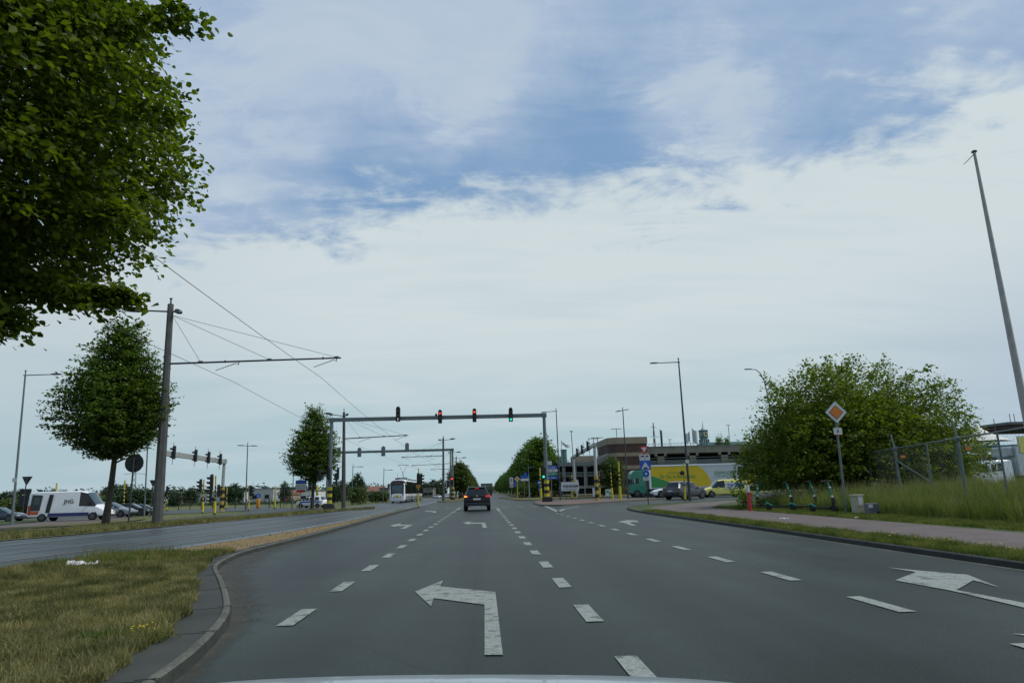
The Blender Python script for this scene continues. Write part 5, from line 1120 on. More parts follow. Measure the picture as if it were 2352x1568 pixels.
# flagpole at the right edge
X, Y = 20.1, 20.0; Xt, Zt = A(2237, 350, Y); X = A(2352, 930, Y)[0]; z9 = A(2352, 930, Y)[1]
tl = atan2(Xt-X, Zt-z9)*0.9; X0 = X-(z9)*tan(tl)
t = thing('flagpole', 'tall white flagpole leaning out of the right edge, with a small crossbar at its top', 'flagpole', (X0, Y, .1), 0, None, tl); L_ = (Zt-.1)/cos(tl)
mb = MB(); mb.tube([(0, 0, 0), (0, 0, L_*.5), (0, 0, L_)], [.125, .09, .042], 12); mb.build('pole', 'pole_white', t, smooth=True)
mb = MB(); mb.tube([(0, 0, L_), (0, 0, L_+.03), (0, 0, L_+.07)], [.08, .09, .04], 12); mb.build('cap', 'steel_dark', t); mb = MB(); mb.tube([(0, 0, L_-.05), (-.52, -.1, L_-.48)], [.014, .010], 6); mb.build('crossbar', 'steel_dark', t)

# ------------------------------------------------------------------ vehicles (local +y is forward)
def loft(secs, W_):
    """secs: (y, zlow, zbelt, ztop, halfwidth factor, roof halfwidth factor, side glass to next, screen to next)"""
    R = 7; vs = []; body = []; glass = []; screen = []
    for (y, zl, zb, zt, hf, tf, *_g) in secs:
        h = W_/2*hf; tw = W_/2*tf
        half = [(h*.86, zl), (h*.985, zl+.10), (h, zl+(zb-zl)*.55), (h*.972, zb), (tw, max(zt-.07, zb+.004)), (tw*.82, zt), (tw*.4, zt+.02)]
        vs += [(x, y, z) for x, z in half]+[(-x, y, z) for x, z in reversed(half)]
    n = 2*R
    for i in range(len(secs)-1):
        g = secs[i][6] if len(secs[i]) > 6 else 0; sc_ = secs[i][7] if len(secs[i]) > 7 else 0
        for k in range(n):
            f = (i*n+k, i*n+(k+1) % n, (i+1)*n+(k+1) % n, (i+1)*n+k); side = k in (3, n-5); top = 4 <= k <= n-6
            if (side and g) : glass.append(f)
            elif sc_ and (top): screen.append(f)
            else: body.append(f)
    body.append(tuple(range(n-1, -1, -1))); body.append(tuple((len(secs)-1)*n+k for k in range(n)))
    return vs, body, glass, screen
def submesh(name, vs, fs, mat, par, push=0.0):
    used = sorted({i for f in fs for i in f}); mp = {u: k for k, u in enumerate(used)}; mb = MB(); mb.add([vs[u] for u in used], [tuple(mp[i] for i in f) for f in fs]); return mb.build(name, mat, par, smooth=True)
def wheels(t, W_, ys, r, par=None):
    for y in ys:
        for s in (-1, 1):
            m_ = MB(); m_.tube([(s*(W_/2-.22), y, r), (s*(W_/2-.015), y, r), (s*(W_/2+.005), y, r)], [r, r, r*.93], 18); wo = m_.build('wheel', 'tyre', t, smooth=True)
            m_ = MB(); m_.disc((s*(W_/2+.008), y, r), r*.66, .02, 14, axis='x'); m_.build('rim', 'rim', wo)
            m_ = MB(); m_.disc((s*(W_/2-.045), y, r+.02), r*1.17, .06, 18, axis='x'); m_.build('wheel_arch', 'trim', t)
STY = {}
def suv_secs(L, H_): h = L/2; return [(-h, .42, .82, .84, .86, .74), (-h+.07, .30, .96, .98, .965, .84), (-h+.16, .26, 1.02, 1.08, .99, .86, 0, 1), (-h+.52, .25, 1.04, H_-.07, 1, .66, 0, 0), (-h+.66, .25, 1.04, H_-.03, 1, .68, 1, 0),
    (-h+1.35, .25, 1.03, H_, 1, .70, 0), (-h+1.43, .25, 1.03, H_, 1, .70, 1), (-h+2.2, .25, 1.02, H_-.01, 1, .70, 0), (-h+2.28, .25, 1.02, H_-.01, 1, .70, 1, 0), (h-1.75, .25, 1.01, H_-.07, 1, .68, 1, 1), (h-1.05, .25, 1.00, 1.07, .99, .80, 0), (h-.45, .26, .88, .96, .97, .80), (h-.10, .30, .70, .80, .92, .76), (h, .36, .60, .62, .84, .66)]
def hatch_secs(L, H_): h = L/2; return [(-h, .40, .72, .74, .86, .72), (-h+.07, .28, .86, .88, .96, .82), (-h+.14, .22, .92, .98, .99, .82, 0, 1), (-h+.6, .2, .93, H_-.08, 1, .62, 0, 0), (-h+.72, .2, .93, H_-.04, 1, .64, 1),
    (-h+1.4, .2, .92, H_, 1, .66, 0), (-h+1.48, .2, .92, H_, 1, .66, 1), (-h+2.15, .2, .91, H_-.02, 1, .66, 1, 1), (h-1.15, .2, .90, .96, .99, .78, 0), (h-.45, .22, .78, .85, .97, .78), (h-.08, .26, .6, .68, .92, .74), (h, .34, .5, .52, .84, .64)]
def van_secs(L, H_): h = L/2; return [(-h, .45, 1.3, H_-.12, .96, .84), (-h+.05, .38, 1.3, H_-.05, .985, .87), (-h+.5, .36, 1.3, H_, 1, .88), (0, .36, 1.3, H_+.01, 1, .88), (h-2.45, .36, 1.3, H_, 1, .87, 0), (h-2.40, .36, 1.28, H_-.01, 1, .87, 1, 0),
    (h-1.75, .36, 1.26, H_-.16, 1, .85, 1, 1), (h-.95, .36, 1.22, 1.40, .99, .82, 0), (h-.40, .36, 1.0, 1.10, .97, .80), (h-.08, .38, .75, .86, .92, .76), (h, .42, .6, .64, .86, .7)]
def smallvan_secs(L, H_): h = L/2; return [(-h, .4, .95, H_-.12, .95, .8), (-h+.06, .3, .98, H_-.04, .98, .82), (-h+.5, .25, 1.0, H_, 1, .82), (h-2.5, .25, 1.0, H_, 1, .8), (h-2.4, .25, 1.0, H_, 1, .8, 1), (h-1.75, .25, 1.0, H_-.08, 1, .76, 1, 1), (h-1.0, .25, .98, 1.08, .99, .78, 0), (h-.4, .26, .85, .93, .97, .78), (h-.07, .3, .65, .75, .92, .74), (h, .36, .5, .55, .85, .66)]
def car(label, cat, loc, rz, paint, secs, L, W_, H_, wr, name='car', group=None, scale=1, screen='glass', lit=False, wy=None, front=True):
    t = thing(name, label, cat, loc, rz, group); t.scale = (scale,)*3; h = L/2
    vs, b, g, s = loft(secs(L, H_), W_); submesh('body', vs, b, paint, t)
    if g: submesh('side_window', vs, g, 'glass', t)
    if s:
        rear = [f for f in s if vs[f[0]][1] < 0]; fr = [f for f in s if vs[f[0]][1] >= 0]
        if rear: submesh('rear_window', vs, rear, 'glass', t)
        if fr: submesh('windscreen', vs, fr, screen, t)
    wheels(t, W_, wy or (-h+.85, h-.88), wr)
    zt = .80 if H_ < 1.55 else .93
    for sx in (-1, 1):
        m_ = MB(); m_.rbox((sx*W_*.385, -h+.10, zt), (W_*.17, .14, .14), .03); tl = m_.build('tail_light', 'brake_red' if lit else 'tail', t)
        m_ = MB(); m_.rbox((sx*W_*.36, h-.10, zt-.20), (W_*.20, .22, .12), .03); m_.build('headlight', 'headlight', t)
        m_ = MB(); m_.rbox((sx*(W_/2+.07), h-1.62 if L < 6 else h-1.5, 1.02 if H_ < 2 else 1.5), (.16, .12, .14 if H_ < 2 else .3), .03); m_.build('mirror', paint if H_ < 2 else 'trim', t)
    m_ = MB(); m_.rbox((0, -h+.02, .42), (W_*.86, .14, .22), .05); m_.build('rear_bumper', 'trim', t); m_ = MB(); m_.rbox((0, h-.03, .38), (W_*.80, .12, .20), .04); m_.build('grille', 'trim', t)
    m_ = MB(); m_.box((0, -h-.005, .72 if H_ < 1.55 else .78), (.52, .02, .11)); m_.build('number_plate', 'plate', t)
    return t
def place(pxc, pyb, pyt, H0, z0=0.0, Y=None):
    if Y is None: X, Y = G(pxc, pyb, z0)
    else: X = A(pxc, pyb, Y)[0]
    return (X, Y, z0), (pyb-pyt)/FPX*Y/H0*1.02
# the dark SUV ahead of us
X, Y = G(1095, 1172.5); L0, W0, H0 = 4.5, 1.86, 1.64
sv = thing('suv', 'dark SUV ahead of us in the middle lane with brake lights lit', 'car', (-.42, Y+2.2, 0), 0)
vs, b, g_, s_ = loft(suv_secs(L0, H0), W0); submesh('body', vs, b, 'darkcar', sv); submesh('side_window', vs, g_, 'glass', sv)
submesh('rear_window', vs, [f for f in s_ if vs[f[0]][1] < 0], 'glass', sv); submesh('windscreen', vs, [f for f in s_ if vs[f[0]][1] >= 0], 'glass', sv)
wheels(sv, W0, (-1.42, 1.35), .36); h = L0/2
for sx in (-1, 1):
    mb = MB(); mb.prism([(sx*.93, 1.10), (sx*.60, 1.00), (sx*.60, .93), (sx*.90, .92)], -h+.03, -h+.22); tl = mb.build('tail_light', 'brake_red' if sx > 0 else 'brake_red', sv)
    if sx < 0: mb = MB(); mb.rbox((-.80, -h+.03, .985), (.17, .07, .075), .02); mb.build('indicator', 'amber', tl)
    mb = MB(); mb.tube([(sx*.60, -h+.62, H0), (sx*.60, -h+.75, H0+.05), (sx*.60, .3, H0+.05), (sx*.60, .5, H0)], .02, 6); mb.build('roof_rail', 'chrome', sv)
    mb = MB(); mb.rbox((sx*1.0, .65, 1.08), (.20, .12, .15), .04); mb.build('mirror', 'darkcar', sv)
    mb = MB(); mb.box((sx*.72, -h-.01, .46), (.16, .03, .05)); mb.build('reflector', 'tail', sv)
    mb = MB(); mb.box((sx*.80, -h+.40, 1.28), (.035, .62, .50), 0, 0, 1, radians(-0)); 
mb = MB(); mb.rbox((0, -h+.56, H0-.06), (1.18, .26, .05), .02); sp = mb.build('spoiler', 'darkcar', sv)
mb = MB(); mb.box((0, -h+.40, H0-.115), (.26, .06, .045)); mb.build('high_brake_light', 'brake_red', sv)
mb = MB(); mb.box((0, -h-.02, .80), (.52, .02, .12)); mb.build('number_plate', 'plate', sv)
mb = MB(); mb.rbox((0, -h-.01, .42), (1.66, .16, .26), .06); mb.build('rear_bumper', 'trim', sv); mb = MB(); mb.rbox((0, -h-.08, .30), (1.25, .05, .07), .02); mb.build('skid_plate', 'silver', sv)
mb = MB(); mb.box((0, -h+.04, .96), (1.16, .05, .035)); mb.build('chrome_strip', 'trim', sv); mb = MB(); mb.disc((0, -h+.02, 1.02), .055, .05, 14); mb.build('badge', 'chrome', sv)
# parked vehicles on the left
loc, s = place(145, 1196.5, 1133.5, 2.72); vn = car('white panel van with dark and orange graphics on its rear half', 'van', (loc[0], loc[1]+1.0, .02), -pi/2+.04, 'white', van_secs, 6.9, 2.02, 2.66, .36, 'panel_van', scale=s*1.0, screen='glass_blue', wy=(-2.1, 2.35))
# its graphics sit on the right-hand flank (local +x side faces us)
def flank(name, poly, mat, x=1.013): mb = MB(); mb.prism(poly, x-.012, x, plane='yz'); return mb.build(name, mat, vn)
flank('dark_graphic', [(-3.25, .95), (-2.35, .95), (-2.2, 2.35), (-3.1, 2.42)], plain('graphic_slate', (.03, .04, .045), .4)); flank('window_graphic', [(-2.95, 1.5), (-2.45, 1.5), (-2.42, 2.15), (-2.9, 2.15)], 'glass_blue', 1.018); flank('dark_stripe', [(-1.85, .75), (-1.45, .75), (-1.25, 2.4), (-1.6, 2.4)], 'sign_back')
flank('red_tail', [(-3.38, .62), (-3.2, .62), (-3.2, 1.5), (-3.38, 1.4)], 'sign_red', 1.016); flank('orange_stripe', [(-3.35, .62), (-2.45, .62), (-2.4, .92), (-3.35, .92)], plain('stripe_orange_red', (.50, .09, .02), .5)); flank('blue_stripe', [(-1.6, .42), (2.0, .42), (2.0, .72), (-1.6, .72)], plain('stripe_navy', (.02, .035, .15), .5))
MT['graphic_dark'] = plain('graphic_dark', (.04, .07, .065), .5)
q = textmesh('van_lettering', 'JHG', .50, 'graphic_dark', vn, (1.016, .15, 1.72), (pi/2, 0, pi/2), bold=.01)
LG = 'cars parked beyond the tramway'
for (pc, pb, pt, sty, L_, W_, H_, paint, rz, lab) in [(256, 1188, 1156, hatch_secs, 4.3, 1.8, 1.5, 'silver', -pi/2, 'silver car parked right in front of the white van, behind the tree trunk'), (303, 1184, 1158, hatch_secs, 4.2, 1.8, 1.48, 'darkcar', -pi/2+.1, 'dark car parked behind the post of the round sign'),
        (332, 1182, 1160, hatch_secs, 4.3, 1.8, 1.45, 'bluecar', -pi/2+.15, 'dark blue car parked next to the thick mast, farthest in the row'), (2, 1198, 1168, hatch_secs, 4.3, 1.8, 1.45, 'bluecar', -pi/2, 'dark blue car cut by the left edge')]:
    loc, s = place(pc, pb, pt, H_); car(lab, 'car', loc, rz, paint, sty, L_, W_, H_, .33, 'parked_car', LG, s, 'glass_blue')
loc, s = place(716, 1165, 1141.5, 1.62); pc_ = car('white car with blue bands behind the striped posts, facing left', 'car', loc, pi/2-.25, 'white', suv_secs, 4.4, 1.84, 1.62, .34, 'patrol_car', None, s)
mb = MB(); mb.prism([(-1.7, .75), (1.5, .75), (1.5, .95), (-1.7, .95)], -.935, -.925, plane='yz'); mb.build('blue_band', 'sign_blue', pc_)
mb = MB(); mb.rbox((0, -.2, 1.68), (1.0, .3, .12), .04); mb.build('light_bar', 'sign_blue', pc_)
for px, pb, pt, paint, rz, lab in [(1000, 1139.5, 1131, 'silver', .1, 'small silver car far down the left carriageway, nearest the tram'), (1009, 1139, 1131.5, 'white', .1, 'small white car far down the left carriageway, middle of three'), (1027, 1138, 1129.5, 'white', .3, 'small white car far down the left carriageway, right of three')]:
    loc, s = place(px, pb, pt, 1.6, Y=190); car(lab, 'car', loc, pi+rz, paint, suv_secs, 4.4, 1.84, 1.6, .34, 'distant_car', 'small cars far down the left carriageway', min(s, 1.05))
# right side traffic
loc, s = place(1580, 1146, 1108, 1.60); car('dark grey SUV turning away behind the tallest right lamp', 'car', (loc[0]+.2, loc[1]+1.5, 0), -.90, 'greycar', suv_secs, 4.5, 1.86, 1.60, .37, 'suv', None, s*1.03)
loc, s = place(1541, 1139.5, 1108.5, 1.55, Y=86); car('white car facing left, half hidden by the dark grey SUV', 'car', (loc[0], loc[1], 0), pi/2, 'white', hatch_secs, 4.3, 1.82, 1.52, .36, 'car', None, s)
loc, s = place(1502, 1140.5, 1116, 1.45); car('black car facing left in front of the green lorry cab', 'car', (loc[0], loc[1]+1, 0), pi/2, 'darkcar', hatch_secs, 4.4, 1.8, 1.42, .34, 'car', None, s)
loc, s = place(1662, 1137, 1099.5, 1.85, Y=78); yv = car('pale yellow delivery van with blue and white lettering panel, facing left', 'van', loc, pi/2, 'van_yellow', smallvan_secs, 4.9, 1.85, 1.85, .34, 'delivery_van', None, s, 'glass_blue')
mb = MB(); mb.prism([(-2.1, .85), (.15, .85), (.05, 1.55), (-2.1, 1.55)], -.93, -.945, plane='yz'); mb.build('graphic_panel', 'sign_white', yv)
mb = MB(); mb.prism([(-1.9, 1.1), (-1.2, 1.15), (-1.0, 1.4), (-1.7, 1.42)], -.947, -.955, plane='yz'); mb.prism([(-.9, 1.2), (-.2, 1.25), (-.2, 1.35), (-.9, 1.32)], -.947, -.955, plane='yz'); mb.build('blue_graphic', 'sign_blue', yv)
# the articulated lorry (faces left: local +y -> world -x), flank facing us is local -x ... built directly in world axes
def lorry(label, pxl, pxr, Y, ptop, cabmat, cabtop, name='lorry'):
    XL = A(pxl, 1100, Y)[0]; XR = A(pxr, 1100, Y)[0]; t = thing(name, label, 'lorry', (XL, Y, 0)); Ht = A((pxl+pxr)/2, ptop, Y)[1]; Hc = A(pxl+20, cabtop, Y)[1]; Lc = 2.6; Lt = XR-XL-Lc-.6
    # cab: side profile with sloped screen, extruded over its width and bevelled
    bm = bmesh.new(); prof = [(0.10, .45), (0, 1.2), (.08, 1.9), (.42, Hc-.35), (.75, Hc), (2.25, Hc), (2.3, .9), (2.3, .45)]
    a = [bm.verts.new((x, -1.22, z)) for x, z in prof]; b2 = [bm.verts.new((x, 1.22, z)) for x, z in prof]; bm.faces.new(a); bm.faces.new(list(reversed(b2)))
    for i in range(len(prof)): bm.faces.new((a[i], b2[i], b2[(i+1) % len(prof)], a[(i+1) % len(prof)]))
    bmesh.ops.recalc_face_normals(bm, faces=bm.faces); bmesh.ops.bevel(bm, geom=bm.edges[:], offset=.09, segments=3, affect='EDGES'); me = bpy.data.meshes.new('cab'); bm.to_mesh(me); bm.free(); me.materials.append(MT[cabmat])
    cab = bpy.data.objects.new('cab', me); COL.objects.link(cab); cab.parent = t
    mb = MB(); mb.prism([(.42, 1.85), (1.30, 1.85), (1.30, 2.55), (.62, 2.55)], -1.235, -1.215); mb.build('side_window', 'glass', cab)
    mb = MB(); mb.prism([(.62, 1.95), (.80, 1.95), (.80, 2.5), (.70, 2.5)], -1.25, -1.236); mb.build('window_pillar', 'tarp_white', cab)
    mb = MB(); mb.box((.0, 0, 2.15), (.04, 2.1, .75)); mb.build('windscreen', 'glass', cab); mb = MB(); mb.rbox((.25, -1.38, 2.1), (.18, .2, .7), .05); mb.build('mirror', 'trim', cab)
    mb = MB(); mb.rbox((.12, -.95, .75), (.2, .45, .25), .05); mb.build('headlight', 'headlight', cab); mb = MB(); mb.box((1.2, 0, .62), (2.35, 2.36, .25)); mb.build('chassis', 'trim', t)
    return t, XL, Lc, Lt, Ht
t, XL, Lc, Lt, Ht = lorry('articulated lorry with a green cab and a yellow, green and white curtain-sided trailer', 1441, 1738, 96, 1066, 'truck_green', 1080, 'lorry')
x0 = Lc+.15; mb = MB(); mb.box((x0+Lt/2, 0, (1.05+Ht)/2), (Lt, 2.5, Ht-1.05)); tr_ = mb.build('trailer', 'tarp_white', t)
mb = MB(); mb.box((x0+Lt/2, -1.26, Ht-.10), (Lt+.04, .06, .16)); mb.box((x0+.10, -1.26, (1.05+Ht)/2), (.20, .06, Ht-1.05)); mb.build('frame_rail', 'white', tr_)
h_ = Ht-1.05; zz = 1.05
def fl(name, poly, mat, d=0.0): mb = MB(); mb.prism([(x0+a*Lt, zz+b_*h_) for a, b_ in poly], -1.262-d, -1.254-d); return mb.build(name, mat, tr_)
arc = [(.565+.0*k, 0) for k in range(0)]
fl('yellow_panel', [(.02, .93), (.46, .93), (.50, .80), (.535, .60), (.558, .40), (.572, .2), (.575, .06), (.33, .06), (.22, .22), (.10, .42), (.02, .56)], 'tarp_yellow')
fl('green_panel', [(.02, .55), (.10, .41), (.22, .21), (.32, .06), (.02, .06)], 'tarp_green'); fl('rear_yellow_panel', [(.80, .18), (.99, .80), (.99, .06), (.86, .10)], 'tarp_yellow')
textmesh('trailer_lettering', 'SCHMALHOFER', .62, 'tarp_green', tr_, (x0+Lt*.705, -1.275, zz+h_*.60), width=Lt*.19)
for wd_, cx_, ww_ in (('Für', .125, .045), ('Sie', .185, .045), ('in', .235, .025), ('Bewegung', .345, .165)): textmesh('slogan_word', wd_, .7, 'tarp_green', tr_, (x0+Lt*cx_, -1.275, zz+h_*.50), width=Lt*ww_)
mb = MB(); mb.box((x0+Lt*.25, -1.268, zz+h_*.66), (Lt*.15, .006, .08)); mb.box((x0+Lt*.705, -1.268, zz+h_*.47), (Lt*.18, .006, .05)); mb.build('fine_print', 'tarp_green', tr_)
mb = MB(); mb.box((x0+Lt*.5, -1.15, .75), (Lt*.45, .06, .5)); mb.build('side_guard', 'trim', t)
for xx in (1.0, 3.0, x0+Lt-4.2, x0+Lt-2.9, x0+Lt-1.6):
    for s in (-1, 1): mb = MB(); mb.cyl((xx, s*.95, .5), (xx, s*1.24, .5), .5, 18); wo = mb.build('wheel', 'tyre', t, smooth=True); mb = MB(); mb.disc((xx, s*1.25, .5), .27, .03, 14); mb.build('rim', 'rim', wo)
# two more lorries seen through the fence
t, XL, Lc, Lt, Ht = lorry('white lorry cab with a cooling unit and white trailer with green lettering, behind the fence', 2254, 2420, 62, 1030, 'white', 1057, 'lorry')
mb = MB(); mb.box((Lc+.6+Lt/2, 0, (1.2+Ht)/2+.2), (Lt+.8, 2.5, Ht-1.2)); tr_ = mb.build('trailer', 'tarp_white', t); mb = MB(); mb.rbox((Lc-.1, 0, Ht-.3), (.9, 2.0, .9), .15); mb.build('cooling_unit', 'silver', tr_)
mb = MB(); mb.box((Lc+.6+Lt*.55, -1.26, Ht*.58), (Lt*.7, .012, .10)); mb.box((Lc+1.0, -1.26, Ht*.50), (.8, .012, .10), 0); mb.build('green_line', 'tarp_green', tr_)
for xx in (1.0, 3.2, 9.0, 10.3):
    for s in (-1, 1): mb = MB(); mb.cyl((xx, s*.95, .5), (xx, s*1.24, .5), .5, 18); mb.build('wheel', 'tyre', t, smooth=True)
t, XL, Lc, Lt, Ht = lorry('yellow and white lorry glimpsed through the branches of the spreading tree', 2040, 2160, 66, 1048, 'tarp_yellow', 1056, 'lorry')
mb = MB(); mb.box((Lc+.4+Lt/2, 0, (1.0+Ht)/2), (Lt, 2.5, Ht-1.0)); mb.build('trailer', 'tarp_white', t)
for xx in (1.0, 3.2): 
    for s in (-1, 1): mb = MB(); mb.cyl((xx, s*.95, .5), (xx, s*1.24, .5), .5, 18); mb.build('wheel', 'tyre', t, smooth=True)
# --- tram
TY = 107.5; XT0 = A(893.5, 1150, TY)[0]; XT1 = A(931, 1150, TY)[0]; TW = XT1-XT0; tz = 3.55
tm = thing('tram', 'white low-floor tram with a dark windscreen coming towards us on the far track', 'tram', ((XT0+XT1)/2, TY, 0))
def tram_sec(y, fw, zl, zt): 
    h = TW/2*fw; return [(h*.80, y, zl), (h*.97, y, zl+.22), (h, y, 1.0), (h, y, 1.35), (h*.98, y, 2.75), (h*.92, y, zt-.28), (h*.70, y, zt-.06), (h*.3, y, zt)]
S_ = [(0, .84, .42, 1.42), (.05, .90, .30, 2.0), (.18, .95, .26, 2.65), (.42, .975, .25, 3.1), (.90, .99, .25, 3.42), (1.6, 1, .25, tz)]+[(1.6+i*2.35, 1, .25, tz) for i in range(1, 13)]
vs = []; 
for s in S_: a = tram_sec(*s); vs += a+[(-x, y, z) for x, y, z in reversed(a)]
n = 16; body = []; glass = []; win = []; grey = []; mask = []; wsc = []
for i in range(len(S_)-1):
    for k in range(n):
        f = (i*n+k, i*n+(k+1) % n, (i+1)*n+(k+1) % n, (i+1)*n+k)
        if i < 2 and 6 <= k <= n-8: wsc.append(f)
        elif i < 4 and 4 <= k <= n-6: mask.append(f)
        elif i >= 5 and k in (3, n-5): win.append(f)
        elif i in (2, 3, 4) and k in (3, n-5): glass.append(f)
        elif i >= 5 and k in (4, n-6): win.append(f)
        elif i >= 4 and k in (0, 1, n-2, n-3): grey.append(f)
        else: body.append(f)
body.append(tuple(range(n-1, -1, -1))); body.append(tuple((len(S_)-1)*n+k for k in range(n)))
submesh('body', vs, body, 'tram_white', tm); submesh('side_window', vs, win, 'glass', tm); submesh('cab_window', vs, glass, 'glass', tm); submesh('front_mask', vs, mask, 'glass', tm); submesh('windscreen', vs, wsc, 'glass_blue', tm); submesh('skirt', vs, grey, 'tram_grey', tm)
mb = MB(); hw = TW/2
# front mask: dark curved panel with destination display and windscreen
def face(zl, zh, wl, wh, yl, yh, d, segs=6):
    out = []
    for i in range(segs+1):
        t_ = i/segs; z = zl+(zh-zl)*t_; w_ = wl+(wh-wl)*t_; y = yl+(yh-yl)*t_**1.3; out.append([(w_*s*hw, y-d+.10*abs(s)**2.2, z) for s in (-1, -.5, 0, .5, 1)])
    v = [p for r in out for p in r]; return v, [(i*5+k, i*5+k+1, (i+1)*5+k+1, (i+1)*5+k) for i in range(segs) for k in range(4)]
mb = MB(); mb.box((0, .32, 3.02), (TW*.5, .04, .28)); mb.build('destination_display', 'black', tm); 
for k, wd in enumerate((.12, .16, .1, .2, .14, .1)): pass
mb = MB(); 
for k in range(7): mb.box((-.42+k*.14, .295, 3.02), (.09, .02, .13))
mb.build('display_lettering', plain('display_red', (.5, .12, .10), .6), tm)
mb = MB(); mb.rbox((0, -.12, 1.02), (.46, .10, .34), .03); mb.build('yellow_badge', 'yellow', tm)
for s in (-1, 1):
    mb = MB(); mb.prism([(s*.42, .98), (s*.85, 1.18), (s*.88, 1.02), (s*.55, .84)], -.10, .12); mb.build('headlight_mask', 'trim', tm); mb = MB(); mb.disc((s*.66, -.12, 1.0), .075, .05, 12); mb.build('headlight', 'lens_white', tm)
    mb = MB(); mb.tube([(s*hw*.9, .6, 2.9), (s*(hw+.22), .4, 2.85)], .03, 6); mb.rbox((s*(hw+.24), .4, 2.62), (.12, .12, .5), .04); mb.build('mirror', 'trim', tm)
for i in range(5, len(S_), 2):
    mb = MB(); mb.box((hw+.004, S_[i][0], 1.55), (.02, .10, 2.4)); mb.build('door_seam', 'trim', tm)
for yb in (9.5, 17.5, 25.0): mb = MB(); mb.box((0, yb, 1.85), (TW+.02, .5, 2.9)); mb.build('bellows', 'tyre', tm)
for yb, L_ in ((5, 3.5), (13, 4), (21, 3.5)): mb = MB(); mb.rbox((0, yb, tz+.12), (TW*.62, L_, .32), .08); mb.build('roof_unit', 'tram_grey', tm)
pg = MB(); yb = 7.6; pg.rbox((0, yb, tz+.35), (1.3, 1.6, .12), .04); pg.tube([(0, yb+.6, tz+.4), (0, yb-.5, tz+1.25), (0, yb-.1, tz+1.35)], .05, 6)
for s in (-1, 1): pg.tube([(s*.12, yb-.45, tz+1.3), (s*.62, yb+.3, 5.95)], .025, 6)
pg.tube([(-.95, yb+.3, 5.85), (-.78, yb+.3, 6.0), (.78, yb+.3, 6.0), (.95, yb+.3, 5.85)], .04, 6); pg.build('pantograph', 'steel_dark', tm)
an = MB(); an.tube([(-.3, 2.6, tz), (-.3, 2.6, tz+.9)], .02, 5); an.rbox((-.3, 2.8, tz+.15), (.7, .8, .22), .06); an.build('aerial', 'trim', tm)
for y in (2.2, 4.0, 12.2, 14, 21, 22.8, 28):
    for s in (-1, 1): mb = MB(); mb.disc((s*(hw-.25), y, .31), .30, .14, 14, axis='x'); mb.build('wheel', 'tyre', tm)
# --- our own car's bonnet, just inside the bottom of the view
Xb, Zb = A(1080, 1557, 2.05); bn = MB(); vs = []; NX, NY = 26, 12
for j in range(NY+1):
    for i in range(NX+1):
        u = -1+2*i/NX; v = j/NY; y = 1.15+1.12*v; x = Xb+u*1.0*(1-.06*v*v)
        z = Zb+.05*(1-v)-.022*(u+.2)**2-.024*u-.03*abs(u)**8-.9*max(v-.80, 0)**1.5-.02*abs(u)**4*v; vs.append((x, y, z))
fs = [(j*(NX+1)+i, j*(NX+1)+i+1, (j+1)*(NX+1)+i+1, (j+1)*(NX+1)+i) for j in range(NY) for i in range(NX)]; bn.add(vs, fs)
bo = bn.build('car_bonnet', 'bonnet', smooth=True); so = bo.modifiers.new('thick', 'SOLIDIFY'); so.thickness = .02; so.offset = -1
tag(bo, 'pale silver edge of a car bonnet along the bottom of the view', 'car bonnet')

# ------------------------------------------------------------------ street objects on the right verge
def scooter(label, px, py, rz, fold=0):
    X, Y = G(px, py, .12); t = thing('electric_scooter', label, 'scooter', (X, Y, .125), rz, 'shared electric scooters parked behind the red path')
    mb = MB(); mb.rbox((-.02, 0, .17), (.66, .17, .07), .025); mb.build('deck', 'trim', t, smooth=True)
    mb = MB(); mb.tube([(-.36, 0, .20), (-.55, 0, .30), (-.68, 0, .24)], [.05, .05, .03], 8); mb.build('rear_mudguard', 'scooter', t)
    mb = MB(); mb.tube([(.30, 0, .18), (.42, 0, .26), (.47, 0, .38)], [.06, .05, .05], 8); mb.rbox((.46, 0, .45), (.12, .11, .24), .03); mb.build('front_fork', 'trim', t)
    mb = MB(); mb.tube([(.455, 0, .45), (.30, 0, 1.16)], .042, 10); mb.build('stem', 'scooter', t, smooth=True)
    mb = MB(); mb.tube([(.43, -.0, .56), (.415, 0, .64)], .046, 10); mb.build('stem_band', 'sign_white', t)
    mb = MB(); mb.tube([(.24, -.30, 1.19), (.29, -.1, 1.18), (.29, .1, 1.18), (.24, .30, 1.19)], .022, 8); mb.rbox((.30, 0, 1.19), (.12, .16, .07), .02); mb.build('handlebar', 'black', t)
    for x in (.50, -.50): mb = MB(); mb.tube([(x, -.035, .13), (x, -.02, .13), (x, .02, .13), (x, .035, .13)], [.11, .13, .13, .11], 16); mb.build('wheel', 'tyre', t, smooth=True)
    mb = MB(); mb.box((.375, 0, .95), (.05, .09, .05)); mb.build('front_light', 'sign_white', t)
scooter('leftmost green electric scooter, turned half away beside the red post', 1753, 1167, radians(-140))
scooter('second green electric scooter from the left, its stem leaning left', 1795, 1171.5, radians(-20))
scooter('third green electric scooter from the left, front wheel to the right', 1850, 1172, radians(-8))
scooter('rightmost green electric scooter, seen head-on with its handlebar spread', 1893, 1176, radians(-62))
X, Y = G(1723, 1172.5, .12); t = thing('marker_post', 'red marker post with a white top at the edge of the tall grass', 'marker post', (X, Y, .12)); hp = A(1721, 1113, Y)[1]-.12
mb = MB(); mb.tube([(0, 0, 0), (0, 0, hp*.72)], [.085, .07], 10); mb.build('post', 'post_red', t, smooth=True); mb = MB(); mb.tube([(0, 0, hp*.72), (0, 0, hp)], [.072, .065], 10); mb.build('reflector_band', 'sign_white', t)
